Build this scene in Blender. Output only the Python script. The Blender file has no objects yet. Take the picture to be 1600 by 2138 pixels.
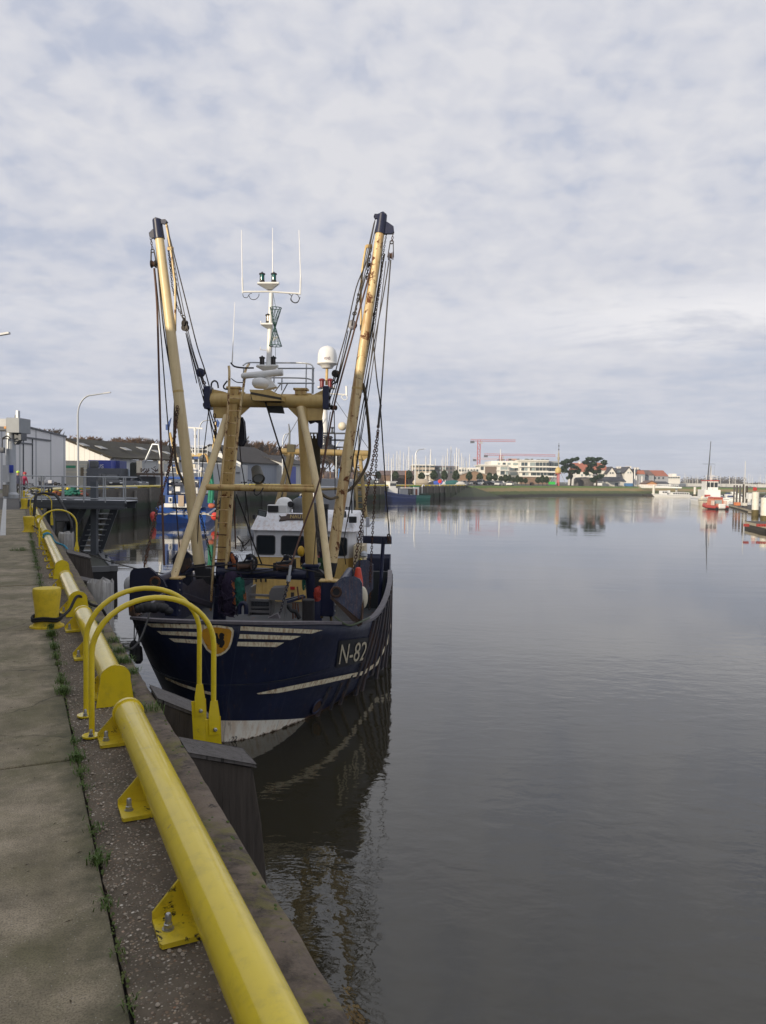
import bpy, bmesh, math, random
from mathutils import Vector, Matrix, Quaternion
from mathutils.bvhtree import BVHTree
from mathutils.geometry import tessellate_polygon
random.seed(7)
S = bpy.context.scene
COL = S.collection
V = Vector
R = math.radians
PI = math.pi

# ------------------------------------------------------------------ camera (z = 0 is the water, the eye is 5 m above it)
EYE = V((0, 0, 5.0))
FPX = 1600.0
pit = math.atan((1069 - 1000) / FPX)
rol = R(0.83)
F0 = V((0, math.cos(pit), -math.sin(pit)))
R0 = V((1, 0, 0))
U0 = V((0, math.sin(pit), math.cos(pit)))
CR = R0 * math.cos(rol) + U0 * math.sin(rol)
CU = U0 * math.cos(rol) - R0 * math.sin(rol)
cam = bpy.data.objects.new('camera', bpy.data.cameras.new('camera'))
COL.objects.link(cam)
m3 = Matrix((CR, CU, -F0)).transposed()
cam.matrix_world = Matrix.Translation(EYE) @ m3.to_4x4()
cam.data.sensor_fit = 'HORIZONTAL'
cam.data.sensor_width = 36
cam.data.lens = 36.0
cam.data.clip_start = 0.05
cam.data.clip_end = 9000
S.camera = cam

def ray(px, py):
 return F0 + CR * ((px - 800) / FPX) + CU * ((1069 - py) / FPX)

def G(px, py, z):                      # where the sight line meets the level z
 d = ray(px, py)
 return EYE + d * ((z - EYE.z) / d.z)

def D(px, py, Y):                      # the point of a sight line at distance Y
 d = ray(px, py)
 return EYE + d * (Y / d.y)

# quay frame: a = metres along the quay, l = metres to the water side
QA = math.atan(0.4764)
QD = V((-math.sin(QA), math.cos(QA), 0))
QN = V((math.cos(QA), math.sin(QA), 0))
QZ = 3.4

def Q(a, l, h=0.0):
 return QD * a + QN * l + V((0, 0, QZ + h))

# ------------------------------------------------------------------ mesh builder
OFF = {}

class M:
 def __init__(s):
  s.v = []
  s.f = []

 def add(s, vs, fs):
  o = len(s.v)
  s.v += [V(p) for p in vs]
  s.f += [tuple(i + o for i in f) for f in fs]
  return s

 def box(s, c, size, rot=None):
  hx, hy, hz = size[0] / 2, size[1] / 2, size[2] / 2
  ps = [V((x, y, z)) for x in (-hx, hx) for y in (-hy, hy) for z in (-hz, hz)]
  if rot is not None:
   ps = [rot @ p for p in ps]
  c = V(c)
  return s.add([p + c for p in ps], [(0, 1, 3, 2), (4, 6, 7, 5), (0, 4, 5, 1), (2, 3, 7, 6), (0, 2, 6, 4), (1, 5, 7, 3)])

 def bx(s, x0, x1, y0, y1, z0, z1):
  return s.box(((x0 + x1) / 2, (y0 + y1) / 2, (z0 + z1) / 2), (abs(x1 - x0), abs(y1 - y0), abs(z1 - z0)))

 def bar(s, p0, p1, w, h, up=(0, 0, 1)):       # rectangular bar between two points
  p0, p1 = V(p0), V(p1)
  d = (p1 - p0)
  L = d.length
  d.normalize()
  u = V(up)
  sd = d.cross(u)
  if sd.length < 1e-4:
   sd = d.cross(V((1, 0, 0)))
  sd.normalize()
  u = sd.cross(d)
  rot = Matrix((sd, d, u)).transposed()
  return s.box((p0 + p1) / 2, (w, L, h), rot)

 def tube(s, pts, r, n=8, cap=True):
  pts = [V(p) for p in pts]
  k = len(pts)
  rs = r if isinstance(r, (list, tuple)) else [r] * k
  o = len(s.v)
  t0 = (pts[1] - pts[0]).normalized()
  nx = t0.orthogonal().normalized()
  for i, p in enumerate(pts):
   if i == 0:
    t = t0
   elif i == k - 1:
    t = (pts[i] - pts[i - 1]).normalized()
   else:
    t = ((pts[i + 1] - p).normalized() + (p - pts[i - 1]).normalized())
    t = t.normalized() if t.length > 1e-6 else (pts[i + 1] - p).normalized()
   nx = (nx - t * nx.dot(t))
   nx = nx.normalized() if nx.length > 1e-6 else t.orthogonal().normalized()
   ny = t.cross(nx)
   for j in range(n):
    a = 2 * PI * j / n
    s.v.append(p + nx * (math.cos(a) * rs[i]) + ny * (math.sin(a) * rs[i]))
  for i in range(k - 1):
   for j in range(n):
    j2 = (j + 1) % n
    s.f.append((o + i * n + j, o + i * n + j2, o + (i + 1) * n + j2, o + (i + 1) * n + j))
  if cap:
   s.f.append(tuple(o + j for j in reversed(range(n))))
   s.f.append(tuple(o + (k - 1) * n + j for j in range(n)))
  return s

 def cyl(s, p0, p1, r0, r1=None, n=12, cap=True):
  return s.tube([p0, p1], [r0, r0 if r1 is None else r1], n, cap)

 def lathe(s, base, prof, n=16, axis=(0, 0, 1)):
  base = V(base)
  az = V(axis).normalized()
  ax = az.orthogonal().normalized()
  ay = az.cross(ax)
  o = len(s.v)
  k = len(prof)
  for r, z in prof:
   for j in range(n):
    a = 2 * PI * j / n
    s.v.append(base + az * z + ax * (r * math.cos(a)) + ay * (r * math.sin(a)))
  for i in range(k - 1):
   for j in range(n):
    j2 = (j + 1) % n
    s.f.append((o + i * n + j, o + i * n + j2, o + (i + 1) * n + j2, o + (i + 1) * n + j))
  s.f.append(tuple(o + j for j in reversed(range(n))))
  s.f.append(tuple(o + (k - 1) * n + j for j in range(n)))
  return s

 def prism(s, poly, vec):
  poly = [V(p) for p in poly]
  vec = V(vec)
  n = len(poly)
  o = len(s.v)
  s.v += poly + [p + vec for p in poly]
  tr = tessellate_polygon([poly])
  for t in tr:
   s.f.append(tuple(o + i for i in t))
   s.f.append(tuple(o + n + i for i in reversed(t)))
  for i in range(n):
   j = (i + 1) % n
   s.f.append((o + i, o + j, o + n + j, o + n + i))
  return s

 def quad(s, a, b, c, d):
  return s.add([a, b, c, d], [(0, 1, 2, 3)])

 def ball(s, c, r, nu=12, nv=8, sc=(1, 1, 1), lo=-90, hi=90):
  c = V(c)
  o = len(s.v)
  for i in range(nv + 1):
   e = R(lo + (hi - lo) * i / nv)
   for j in range(nu):
    a = 2 * PI * j / nu
    s.v.append(c + V((r * math.cos(e) * math.cos(a) * sc[0], r * math.cos(e) * math.sin(a) * sc[1], r * math.sin(e) * sc[2])))
  for i in range(nv):
   for j in range(nu):
    j2 = (j + 1) % nu
    s.f.append((o + i * nu + j, o + i * nu + j2, o + (i + 1) * nu + j2, o + (i + 1) * nu + j))
  s.f.append(tuple(o + j for j in reversed(range(nu))))
  s.f.append(tuple(o + nv * nu + j for j in range(nu)))
  return s

 def ring(s, c, ax, ay, r, tr, n=10, m=5, lx=0.0):
  """torus in the plane ax, ay; lx stretches it along ax into a chain link"""
  c, ax, ay = V(c), V(ax), V(ay)
  az = ax.cross(ay)
  o = len(s.v)
  for i in range(n):
   a = 2 * PI * i / n
   dr = ax * math.cos(a) + ay * math.sin(a)
   cc = c + dr * r + ax * (lx if math.cos(a) > 0 else -lx)
   for j in range(m):
    b = 2 * PI * j / m
    s.v.append(cc + dr * (tr * math.cos(b)) + az * (tr * math.sin(b)))
  for i in range(n):
   i2 = (i + 1) % n
   for j in range(m):
    j2 = (j + 1) % m
    s.f.append((o + i * m + j, o + i2 * m + j, o + i2 * m + j2, o + i * m + j2))
  return s

 def chain(s, pts, link=0.11, tr=0.013, n=8, m=4):
  pts = [V(p) for p in pts]
  seg = [(pts[i + 1] - pts[i]).length for i in range(len(pts) - 1)]
  tot = sum(seg)
  k = max(2, int(tot / (link * 0.78)))
  for q in range(k + 1):
   d = tot * q / k
   i = 0
   while i < len(seg) - 1 and d > seg[i]:
    d -= seg[i]
    i += 1
   p = pts[i].lerp(pts[i + 1], min(1, d / max(seg[i], 1e-6)))
   t = (pts[i + 1] - pts[i]).normalized()
   u = t.orthogonal().normalized()
   w = t.cross(u)
   a = PI / 4 + (PI / 2 if q % 2 else 0)
   ay = u * math.cos(a) + w * math.sin(a)
   s.ring(p, t, ay, link * 0.29, tr, n, m, link * 0.2)
  return s

 def build(s, name, mat, parent=None, smooth=35, bevel=0.0, label=None, cat=None, group=None, kind=None, at=None):
  me = bpy.data.meshes.new(name)
  if parent is None:
   if at is None:
    lo = V((min(p.x for p in s.v), min(p.y for p in s.v), min(p.z for p in s.v)))
    hi = V((max(p.x for p in s.v), max(p.y for p in s.v), max(p.z for p in s.v)))
    at = V(((lo.x + hi.x) / 2, (lo.y + hi.y) / 2, lo.z))
   off = V(at)
  else:
   off = OFF.get(parent.name, V((0, 0, 0)))
  me.from_pydata([tuple(p - off) for p in s.v], [], s.f)
  me.validate()
  if smooth:
   for p in me.polygons:
    p.use_smooth = True
   me.set_sharp_from_angle(angle=R(smooth))
  me.materials.append(mat)
  o = bpy.data.objects.new(name, me)
  COL.objects.link(o)
  if parent is None:
   o.location = off
   OFF[o.name] = off
  else:
   o.parent = parent
   OFF[o.name] = off
  if bevel:
   b = o.modifiers.new('bevel', 'BEVEL')
   b.width = bevel
   b.segments = 2
   b.limit_method = 'ANGLE'
   b.angle_limit = R(40)
  tag(o, label, cat, group, kind)
  return o

def tag(o, label=None, cat=None, group=None, kind=None):
 if label:
  o['label'] = label
 if cat:
  o['category'] = cat
 if group:
  o['group'] = group
 if kind:
  o['kind'] = kind
 return o

def thing(name, label, cat, loc=(0, 0, 0), group=None, rotz=None):
 """an Empty at the thing's base. rotz None: its parts are given in world coordinates; else in its own frame"""
 o = bpy.data.objects.new(name, None)
 o.empty_display_size = 0.2
 COL.objects.link(o)
 o.location = loc
 if rotz is None:
  OFF[o.name] = V(loc)
 else:
  o.rotation_euler = (0, 0, rotz)
  OFF[o.name] = V((0, 0, 0))
 return tag(o, label, cat, group)

def copy_thing(o, loc, rotz=None, label=None):
 kids = {}
 for c in bpy.data.objects:
  if c.parent:
   kids.setdefault(c.parent, []).append(c)

 def rec(x, par):
  c = x.copy()
  COL.objects.link(c)
  if par is not None:
   c.parent = par
  for k in kids.get(x, []):
   rec(k, c)
  return c
 n = rec(o, None)
 n.location = loc
 if rotz is not None:
  n.rotation_euler = (0, 0, rotz)
 if label:
  n['label'] = label
 return n

def sag(p0, p1, drop, n=10):
 p0, p1 = V(p0), V(p1)
 return [p0.lerp(p1, i / n) - V((0, 0, drop * 4 * (i / n) * (1 - i / n))) for i in range(n + 1)]

def spline(pts, n=6):
 pts = [V(p) for p in pts]
 out = []
 k = len(pts)
 for i in range(k - 1):
  a, b, c, d = pts[max(i - 1, 0)], pts[i], pts[i + 1], pts[min(i + 2, k - 1)]
  for q in range(n):
   t = q / n
   out.append(0.5 * ((2 * b) + (c - a) * t + (2 * a - 5 * b + 4 * c - d) * t * t + (3 * b - a - 3 * c + d) * t ** 3))
 out.append(pts[-1])
 return out

def text_faces(txt, ext=0.0):
 """letters as a flat mesh: verts in x, y and faces; the box is scaled to 0..1"""
 cu = bpy.data.curves.new('lettering', 'FONT')
 cu.body = txt
 cu.resolution_u = 3
 ob = bpy.data.objects.new('lettering', cu)
 COL.objects.link(ob)
 dg = bpy.context.evaluated_depsgraph_get()
 me = bpy.data.meshes.new_from_object(ob.evaluated_get(dg))
 vs = [v.co.copy() for v in me.vertices]
 fs = [tuple(p.vertices) for p in me.polygons]
 bpy.data.objects.remove(ob)
 bpy.data.curves.remove(cu)
 bpy.data.meshes.remove(me)
 x0, x1 = min(v.x for v in vs), max(v.x for v in vs)
 y0, y1 = min(v.y for v in vs), max(v.y for v in vs)
 return [((v.x - x0) / (x1 - x0), (v.y - y0) / (y1 - y0)) for v in vs], fs

def bil(q, u, v):                     # q = top-left, top-right, bottom-right, bottom-left; v runs upward
 tl, tr, br, bl = [V(p) for p in q]
 return (bl.lerp(br, u)).lerp(tl.lerp(tr, u), v)

# ------------------------------------------------------------------ materials
def mat_new(name):
 m = bpy.data.materials.new(name)
 m.use_nodes = True
 nt = m.node_tree
 nt.nodes.clear()
 out = nt.nodes.new('ShaderNodeOutputMaterial')
 b = nt.nodes.new('ShaderNodeBsdfPrincipled')
 nt.links.new(b.outputs[0], out.inputs[0])
 return m, nt, b

def N(nt, t, **kw):
 n = nt.nodes.new('ShaderNode' + t)
 ins = kw.pop('ins', {})
 for k, v in kw.items():
  setattr(n, k, v)
 for k, v in ins.items():
  if hasattr(v, 'is_output'):
   nt.links.new(v, n.inputs[k])
  else:
   n.inputs[k].default_value = v
 return n

def ramp(nt, fac, stops):
 r = nt.nodes.new('ShaderNodeValToRGB')
 nt.links.new(fac, r.inputs[0])
 el = r.color_ramp.elements
 while len(el) < len(stops):
  el.new(0.5)
 for e, (p, c) in zip(el, stops):
  e.position = p
  e.color = (c, c, c, 1) if isinstance(c, (int, float)) else (c[0], c[1], c[2], 1)
 return r.outputs[0]

def mixc(nt, fac, a, b, mode='MIX'):
 n = nt.nodes.new('ShaderNodeMix')
 n.data_type = 'RGBA'
 n.blend_type = mode
 for i, x in ((0, fac), (6, a), (7, b)):
  if hasattr(x, 'is_output'):
   nt.links.new(x, n.inputs[i])
  elif i == 0:
   n.inputs[0].default_value = x
  else:
   n.inputs[i].default_value = (x[0], x[1], x[2], 1)
 return n.outputs[2]

def noise(nt, vec, scale, detail=4, rough=0.55, dist=0.0):
 n = N(nt, 'TexNoise', ins={'Scale': scale, 'Detail': detail, 'Roughness': rough, 'Distortion': dist})
 if vec is not None:
  nt.links.new(vec, n.inputs['Vector'])
 return n.outputs['Fac']

def coords(nt, scale=(1, 1, 1), kind='Object'):
 t = N(nt, 'TexCoord')
 mp = N(nt, 'Mapping')
 mp.inputs['Scale'].default_value = scale
 nt.links.new(t.outputs[kind], mp.inputs['Vector'])
 return mp.outputs[0]

def math_n(nt, op, a, b=0.0, c=None, clamp=False):
 n = nt.nodes.new('ShaderNodeMath')
 n.operation = op
 n.use_clamp = clamp
 for i, x in enumerate((a, b) if c is None else (a, b, c)):
  if hasattr(x, 'is_output'):
   nt.links.new(x, n.inputs[i])
  else:
   n.inputs[i].default_value = x
 return n.outputs[0]

def bump(nt, b, h, strength=0.3, dist=0.02):
 n = N(nt, 'Bump', ins={'Strength': strength, 'Distance': dist, 'Height': h})
 nt.links.new(n.outputs[0], b.inputs['Normal'])

RUST = (0.20, 0.065, 0.018)

def paint(name, col, rough=0.45, rust=0.0, var=0.25, scale=1.0, streak=0.0, metal=0.0, dirt=(0.05, 0.04, 0.03), dirtk=0.25, bmp=0.1, rustcol=RUST):
 m, nt, b = mat_new(name)
 c = coords(nt)
 n1 = noise(nt, c, 2.2 * scale, 5, 0.6)
 k = ramp(nt, n1, [(0.3, 0.0), (0.75, 1.0)])
 dk = tuple(x * (1 - var) for x in col)
 out = mixc(nt, k, col, dk)
 n2 = noise(nt, c, 9 * scale, 6, 0.7)
 if dirtk:
  out = mixc(nt, math_n(nt, 'MULTIPLY', ramp(nt, n2, [(0.5, 0.0), (0.8, 1.0)]), dirtk), out, dirt)
 rg = math_n(nt, 'MULTIPLY_ADD', n2, 0.25, rough - 0.12)
 if streak:
  cs = coords(nt, (7, 7, 0.5))
  n3 = noise(nt, cs, 1.6 * scale, 4, 0.65)
  out = mixc(nt, math_n(nt, 'MULTIPLY', ramp(nt, n3, [(0.46, 0.0), (0.66, 1.0)]), streak), out, (0.36, 0.16, 0.04))
 if rust:
  n4 = noise(nt, c, 5.5 * scale, 8, 0.72, 0.4)
  a = 0.72 - 0.3 * rust
  rk = ramp(nt, n4, [(a, 0.0), (a + 0.04, 1.0)])
  rc = mixc(nt, noise(nt, c, 30, 3), rustcol, tuple(x * 0.35 for x in rustcol))
  out = mixc(nt, rk, out, rc)
  rg = math_n(nt, 'MAXIMUM', rg, math_n(nt, 'MULTIPLY', rk, 0.85))
 nt.links.new(out, b.inputs['Base Color'])
 nt.links.new(rg, b.inputs['Roughness'])
 b.inputs['Metallic'].default_value = metal
 if bmp:
  bump(nt, b, n2, bmp, 0.01)
 return m

def flat(name, col, rough=0.6, metal=0.0, var=0.15, scale=3.0):
 m, nt, b = mat_new(name)
 c = coords(nt)
 n1 = noise(nt, c, scale, 4, 0.6)
 out = mixc(nt, n1, tuple(x * (1 + var) for x in col), tuple(x * (1 - var) for x in col))
 nt.links.new(out, b.inputs['Base Color'])
 b.inputs['Roughness'].default_value = rough
 b.inputs['Metallic'].default_value = metal
 return m

def leafy(name, c1, c2, rough=0.75):
 m, nt, b = mat_new(name)
 c = coords(nt)
 n1 = noise(nt, c, 1.1, 4, 0.7)
 nt.links.new(mixc(nt, ramp(nt, n1, [(0.35, 0.0), (0.65, 1.0)]), c1, c2), b.inputs['Base Color'])
 b.inputs['Roughness'].default_value = rough
 return m

def glass(name, tint=(0.02, 0.025, 0.03)):
 m, nt, b = mat_new(name)
 b.inputs['Base Color'].default_value = (*tint, 1)
 b.inputs['Roughness'].default_value = 0.04
 b.inputs['IOR'].default_value = 1.5
 return m

# ------------------------------------------------------------------ light
SUN_EL = R(12.5)
sd = V((-0.62, -0.785, 0)).normalized()
SDIR = (sd * math.cos(SUN_EL) + V((0, 0, math.sin(SUN_EL)))).normalized()
w = bpy.data.worlds.new('World')
S.world = w
w.use_nodes = True
nt = w.node_tree
nt.nodes.clear()
wo = N(nt, 'OutputWorld')
bg = N(nt, 'Background')
nt.links.new(bg.outputs[0], wo.inputs[0])
sky = N(nt, 'TexSky')
sky.sky_type = 'NISHITA'
sky.sun_disc = False
sky.sun_elevation = SUN_EL
sky.sun_rotation = math.atan2(SDIR.x, SDIR.y)
sky.air_density = 1.2
sky.dust_density = 1.5
tc = N(nt, 'TexCoord')
sx = N(nt, 'SeparateXYZ')
nt.links.new(tc.outputs['Generated'], sx.inputs[0])
zc = math_n(nt, 'MAXIMUM', sx.outputs[2], 0.0)
zz = math_n(nt, 'ADD', zc, 0.055)
cx_ = math_n(nt, 'DIVIDE', sx.outputs[0], zz)
cy_ = math_n(nt, 'DIVIDE', sx.outputs[1], zz)
cb = N(nt, 'CombineXYZ')
nt.links.new(cx_, cb.inputs[0])
nt.links.new(cy_, cb.inputs[1])
mp = N(nt, 'Mapping')
mp.inputs['Rotation'].default_value = (0, 0, R(18))
mp.inputs['Location'].default_value = (3.1, 1.7, 0.3)
nt.links.new(cb.outputs[0], mp.inputs[0])
P0 = mp.outputs[0]
# small puffs, patches and broad banks
zp = math_n(nt, 'ADD', zc, 0.30)
cp = N(nt, 'CombineXYZ', ins={0: math_n(nt, 'DIVIDE', sx.outputs[0], zp), 1: math_n(nt, 'DIVIDE', sx.outputs[1], zp)})
puff = noise(nt, cp.outputs[0], 15.0, 4, 0.5, 0.25)
puff2 = noise(nt, cp.outputs[0], 5.0, 3, 0.5, 0.2)
patch = noise(nt, P0, 2.1, 4, 0.55, 0.2)
bank = noise(nt, P0, 0.55, 4, 0.55, 0.4)
el = ramp(nt, sx.outputs[2], [(0.05, 0.0), (0.42, 1.0)])
puffk = math_n(nt, 'MULTIPLY_ADD', ramp(nt, puff2, [(0.35, 0.0), (0.65, 1.0)]), 0.4, math_n(nt, 'MULTIPLY', ramp(nt, puff, [(0.34, 0.0), (0.64, 1.0)]), 0.6))
patchk = ramp(nt, patch, [(0.34, 0.0), (0.66, 1.0)])
bankk = ramp(nt, bank, [(0.38, 0.0), (0.64, 1.0)])
d1 = math_n(nt, 'MULTIPLY', puffk, math_n(nt, 'MULTIPLY_ADD', el, 0.58, 0.12))
d2 = math_n(nt, 'MULTIPLY', patchk, 0.22)
d3 = math_n(nt, 'MULTIPLY', bankk, 0.30)
dens = math_n(nt, 'ADD', math_n(nt, 'ADD', d1, d2), d3, clamp=True)
cloud = mixc(nt, ramp(nt, dens, [(0.18, 0.0), (0.80, 1.0)]), (5.55, 5.85, 6.85), (7.3, 7.33, 7.75))
# low in the sky the cloud sheet is a flatter blue grey
low = ramp(nt, sx.outputs[2], [(0.01, 1.0), (0.11, 0.0)])
cloud = mixc(nt, math_n(nt, 'MULTIPLY', low, 0.55), cloud, (5.4, 5.9, 7.1))
gap = math_n(nt, 'MULTIPLY', ramp(nt, dens, [(0.12, 1.0), (0.44, 0.0)]), 0.34)
blue = mixc(nt, 0.25, (4.5, 5.25, 7.2), sky.outputs[0])
fin = mixc(nt, gap, cloud, blue)
# streaks of bright cloud
st = noise(nt, P0, 0.9, 5, 0.6, 0.6)
stk = math_n(nt, 'MULTIPLY', ramp(nt, st, [(0.42, 0.0), (0.54, 1.0)]), ramp(nt, sx.outputs[2], [(0.14, 0.0), (0.185, 1.0), (0.205, 1.0), (0.25, 0.0)]))
stk = math_n(nt, 'MULTIPLY', stk, ramp(nt, sx.outputs[0], [(0.10, 0.25), (0.38, 1.0)]))
fin = mixc(nt, math_n(nt, 'MULTIPLY', stk, 0.85), fin, (9.0, 8.9, 9.1))
nt.links.new(fin, bg.inputs[0])
bg.inputs[1].default_value = 0.1

sl = bpy.data.lights.new('sun', 'SUN')
sl.energy = 4.4
sl.angle = R(0.6)
sl.color = (1.0, 0.86, 0.66)
so = bpy.data.objects.new('sun', sl)
COL.objects.link(so)
so.rotation_mode = 'QUATERNION'
so.rotation_quaternion = SDIR.to_track_quat('Z', 'Y')
so.location = (-60, -80, 60)

S.view_settings.view_transform = 'Standard'
S.view_settings.look = 'None'
S.view_settings.exposure = 0.0
S.view_settings.gamma = 1.0
# ------------------------------------------------------------------ material set
YEL = paint('yellow_paint', (0.76, 0.58, 0.018), 0.22, rust=0.2, var=0.12, scale=1.6, dirtk=0.28, bmp=0.012)
for y_ in (YEL,):
 pb = y_.node_tree.nodes['Principled BSDF']
 pb.inputs['Coat Weight'].default_value = 0.35
 pb.inputs['Coat IOR'].default_value = 1.5
 pb.inputs['Coat Roughness'].default_value = 0.10
# grime close to the ground on the yellow steel
YELD = paint('yellow_paint_grimy', (0.70, 0.53, 0.022), 0.4, rust=0.45, var=0.15, scale=2.2, dirtk=0.5, dirt=(0.02, 0.018, 0.012), bmp=0.08, rustcol=(0.02, 0.017, 0.012))
STEEL = flat('bright_steel', (0.45, 0.45, 0.44), 0.35, 0.9)
GALV = flat('galvanised_steel', (0.42, 0.44, 0.46), 0.45, 0.5)
DGREY = flat('dark_grey_steel', (0.09, 0.10, 0.115), 0.5, 0.2)
BLACK = flat('black_rubber', (0.015, 0.015, 0.017), 0.65)
WHITE = paint('white_paint', (0.78, 0.78, 0.76), 0.4, var=0.06, dirtk=0.12)
CREAM = paint('cream_paint', (0.72, 0.66, 0.52), 0.5, var=0.1)
NAVY = paint('navy_paint', (0.012, 0.017, 0.055), 0.38, rust=0.10, var=0.35, dirtk=0.3)
TAN = paint('tan_paint', (0.60, 0.43, 0.16), 0.42, rust=0.12, var=0.14, scale=0.9, streak=0.25, dirtk=0.2)
TANR = paint('tan_paint_rusty', (0.64, 0.46, 0.18), 0.45, rust=0.46, var=0.18, scale=0.9, streak=0.6, dirtk=0.2)
TANW = paint('wheelhouse_tan_paint', (0.78, 0.54, 0.18), 0.45, rust=0.08, var=0.12, streak=0.22)
TANS = paint('boom_tan_paint', (0.76, 0.61, 0.34), 0.38, rust=0.2, var=0.08, scale=0.8, streak=0.18, dirtk=0.12)
RUSTY = paint('rusty_iron', (0.075, 0.04, 0.026), 0.8, rust=0.6, var=0.4, bmp=0.3)
BOOMR = paint('boom_cream_rusty', (0.75, 0.58, 0.30), 0.42, rust=0.58, var=0.12, scale=0.8, streak=0.75, dirtk=0.2)
TAN2 = paint('old_tan_paint', (0.36, 0.27, 0.115), 0.6, rust=0.3, var=0.3, streak=0.3)
WIRE = flat('steel_wire_rope', (0.032, 0.027, 0.024), 0.55, 0.3)
WIREB = flat('rusty_wire_rope', (0.085, 0.04, 0.025), 0.7, 0.1)
GLS = glass('window_glass')
WOOD = None

def timber(name, c1, c2, moss=0.0):
 m, nt, b = mat_new(name)
 c = coords(nt, (9, 9, 0.7))
 n1 = noise(nt, c, 2.2, 7, 0.65, 0.3)
 o = mixc(nt, ramp(nt, n1, [(0.32, 0.0), (0.68, 1.0)]), c1, c2)
 cg = coords(nt)
 n2 = noise(nt, cg, 3.0, 6, 0.7)
 if moss:
  o = mixc(nt, math_n(nt, 'MULTIPLY', ramp(nt, n2, [(0.45, 0.0), (0.62, 1.0)]), moss), o, (0.035, 0.06, 0.015))
 n3 = noise(nt, coords(nt, (22, 22, 0.8)), 2.0, 4, 0.6)
 crk = ramp(nt, n3, [(0.30, 0.0), (0.38, 1.0)])
 o = mixc(nt, crk, (0.012, 0.01, 0.009), o)
 nt.links.new(o, b.inputs['Base Color'])
 b.inputs['Roughness'].default_value = 0.85
 bump(nt, b, math_n(nt, 'ADD', n1, crk), 0.55, 0.02)
 return m

TIMD = timber('dark_timber', (0.045, 0.037, 0.030), (0.080, 0.066, 0.055))
TIMG = timber('grey_timber_top', (0.072, 0.065, 0.060), (0.125, 0.115, 0.110))
TIMW = timber('weathered_white_timber', (0.22, 0.21, 0.20), (0.50, 0.49, 0.47), 0.25)
TIMF = timber('wet_timber', (0.028, 0.024, 0.020), (0.055, 0.045, 0.035), 0.4)

def slab_mat():
 m, nt, b = mat_new('worn_concrete_slab')
 c = coords(nt)
 big = noise(nt, c, 1.4, 6, 0.65, 0.4)
 mid = noise(nt, c, 5.0, 6, 0.7)
 fine = noise(nt, c, 140, 3, 0.7)
 v = N(nt, 'TexVoronoi', ins={'Scale': 70.0, 'Randomness': 1.0})
 nt.links.new(c, v.inputs['Vector'])
 peb = ramp(nt, v.outputs['Distance'], [(0.0, 1.0), (0.22, 0.0)])
 rare = ramp(nt, N(nt, 'SeparateColor', ins={0: v.outputs['Color']}).outputs[0], [(0.70, 0.0), (0.76, 1.0)])
 o = mixc(nt, ramp(nt, big, [(0.40, 0.0), (0.60, 1.0)]), (0.40, 0.335, 0.235), (0.22, 0.19, 0.115))
 o = mixc(nt, math_n(nt, 'MULTIPLY', ramp(nt, mid, [(0.42, 0.0), (0.70, 1.0)]), 0.65), o, (0.105, 0.09, 0.06))
 g = noise(nt, c, 1.7, 6, 0.7, 0.5)
 o = mixc(nt, math_n(nt, 'MULTIPLY', ramp(nt, g, [(0.48, 0.0), (0.66, 1.0)]), 0.55), o, (0.095, 0.098, 0.03))
 sxx = N(nt, 'SeparateXYZ')
 nt.links.new(c, sxx.inputs[0])
 eg = math_n(nt, 'ADD', sxx.outputs[0], math_n(nt, 'MULTIPLY_ADD', mid, 0.30, -0.15))
 o = mixc(nt, math_n(nt, 'MULTIPLY', ramp(nt, eg, [(0.16, 0.0), (0.30, 1.0)]), 0.75), o, (0.055, 0.060, 0.028))
 o = mixc(nt, math_n(nt, 'MULTIPLY', ramp(nt, fine, [(0.38, 1.0), (0.55, 0.0)]), 0.6), o, (0.075, 0.062, 0.045))
 o = mixc(nt, math_n(nt, 'MULTIPLY', math_n(nt, 'MULTIPLY', peb, rare), 0.8), o, (0.50, 0.46, 0.40))
 # thin random litter scratches
 ln = noise(nt, coords(nt, (60, 9, 60)), 1.4, 3, 0.6)
 o = mixc(nt, math_n(nt, 'MULTIPLY', ramp(nt, ln, [(0.70, 0.0), (0.74, 1.0)]), 0.7), o, (0.055, 0.045, 0.03))
 vc = N(nt, 'TexVoronoi', feature='DISTANCE_TO_EDGE', ins={'Scale': 0.55})
 nc = N(nt, 'TexNoise', ins={'Scale': 2.5, 'Detail': 5.0})
 nt.links.new(c, nc.inputs['Vector'])
 vm = N(nt, 'VectorMath', operation='MULTIPLY_ADD', ins={0: nc.outputs['Color'], 1: (.45, .45, 0), 2: c})
 nt.links.new(vm.outputs[0], vc.inputs['Vector'])
 crk = ramp(nt, vc.outputs['Distance'], [(0.0, 1.0), (0.006, 0.0)])
 o = mixc(nt, math_n(nt, 'MULTIPLY', crk, ramp(nt, big, [(0.45, 0.0), (0.6, 0.8)])), o, (0.03, 0.026, 0.018))
 nt.links.new(o, b.inputs['Base Color'])
 b.inputs['Roughness'].default_value = 0.92
 bump(nt, b, math_n(nt, 'ADD', math_n(nt, 'MULTIPLY', mid, 0.6), math_n(nt, 'MULTIPLY', fine, 0.5)), 0.45, 0.006)
 return m

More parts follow.
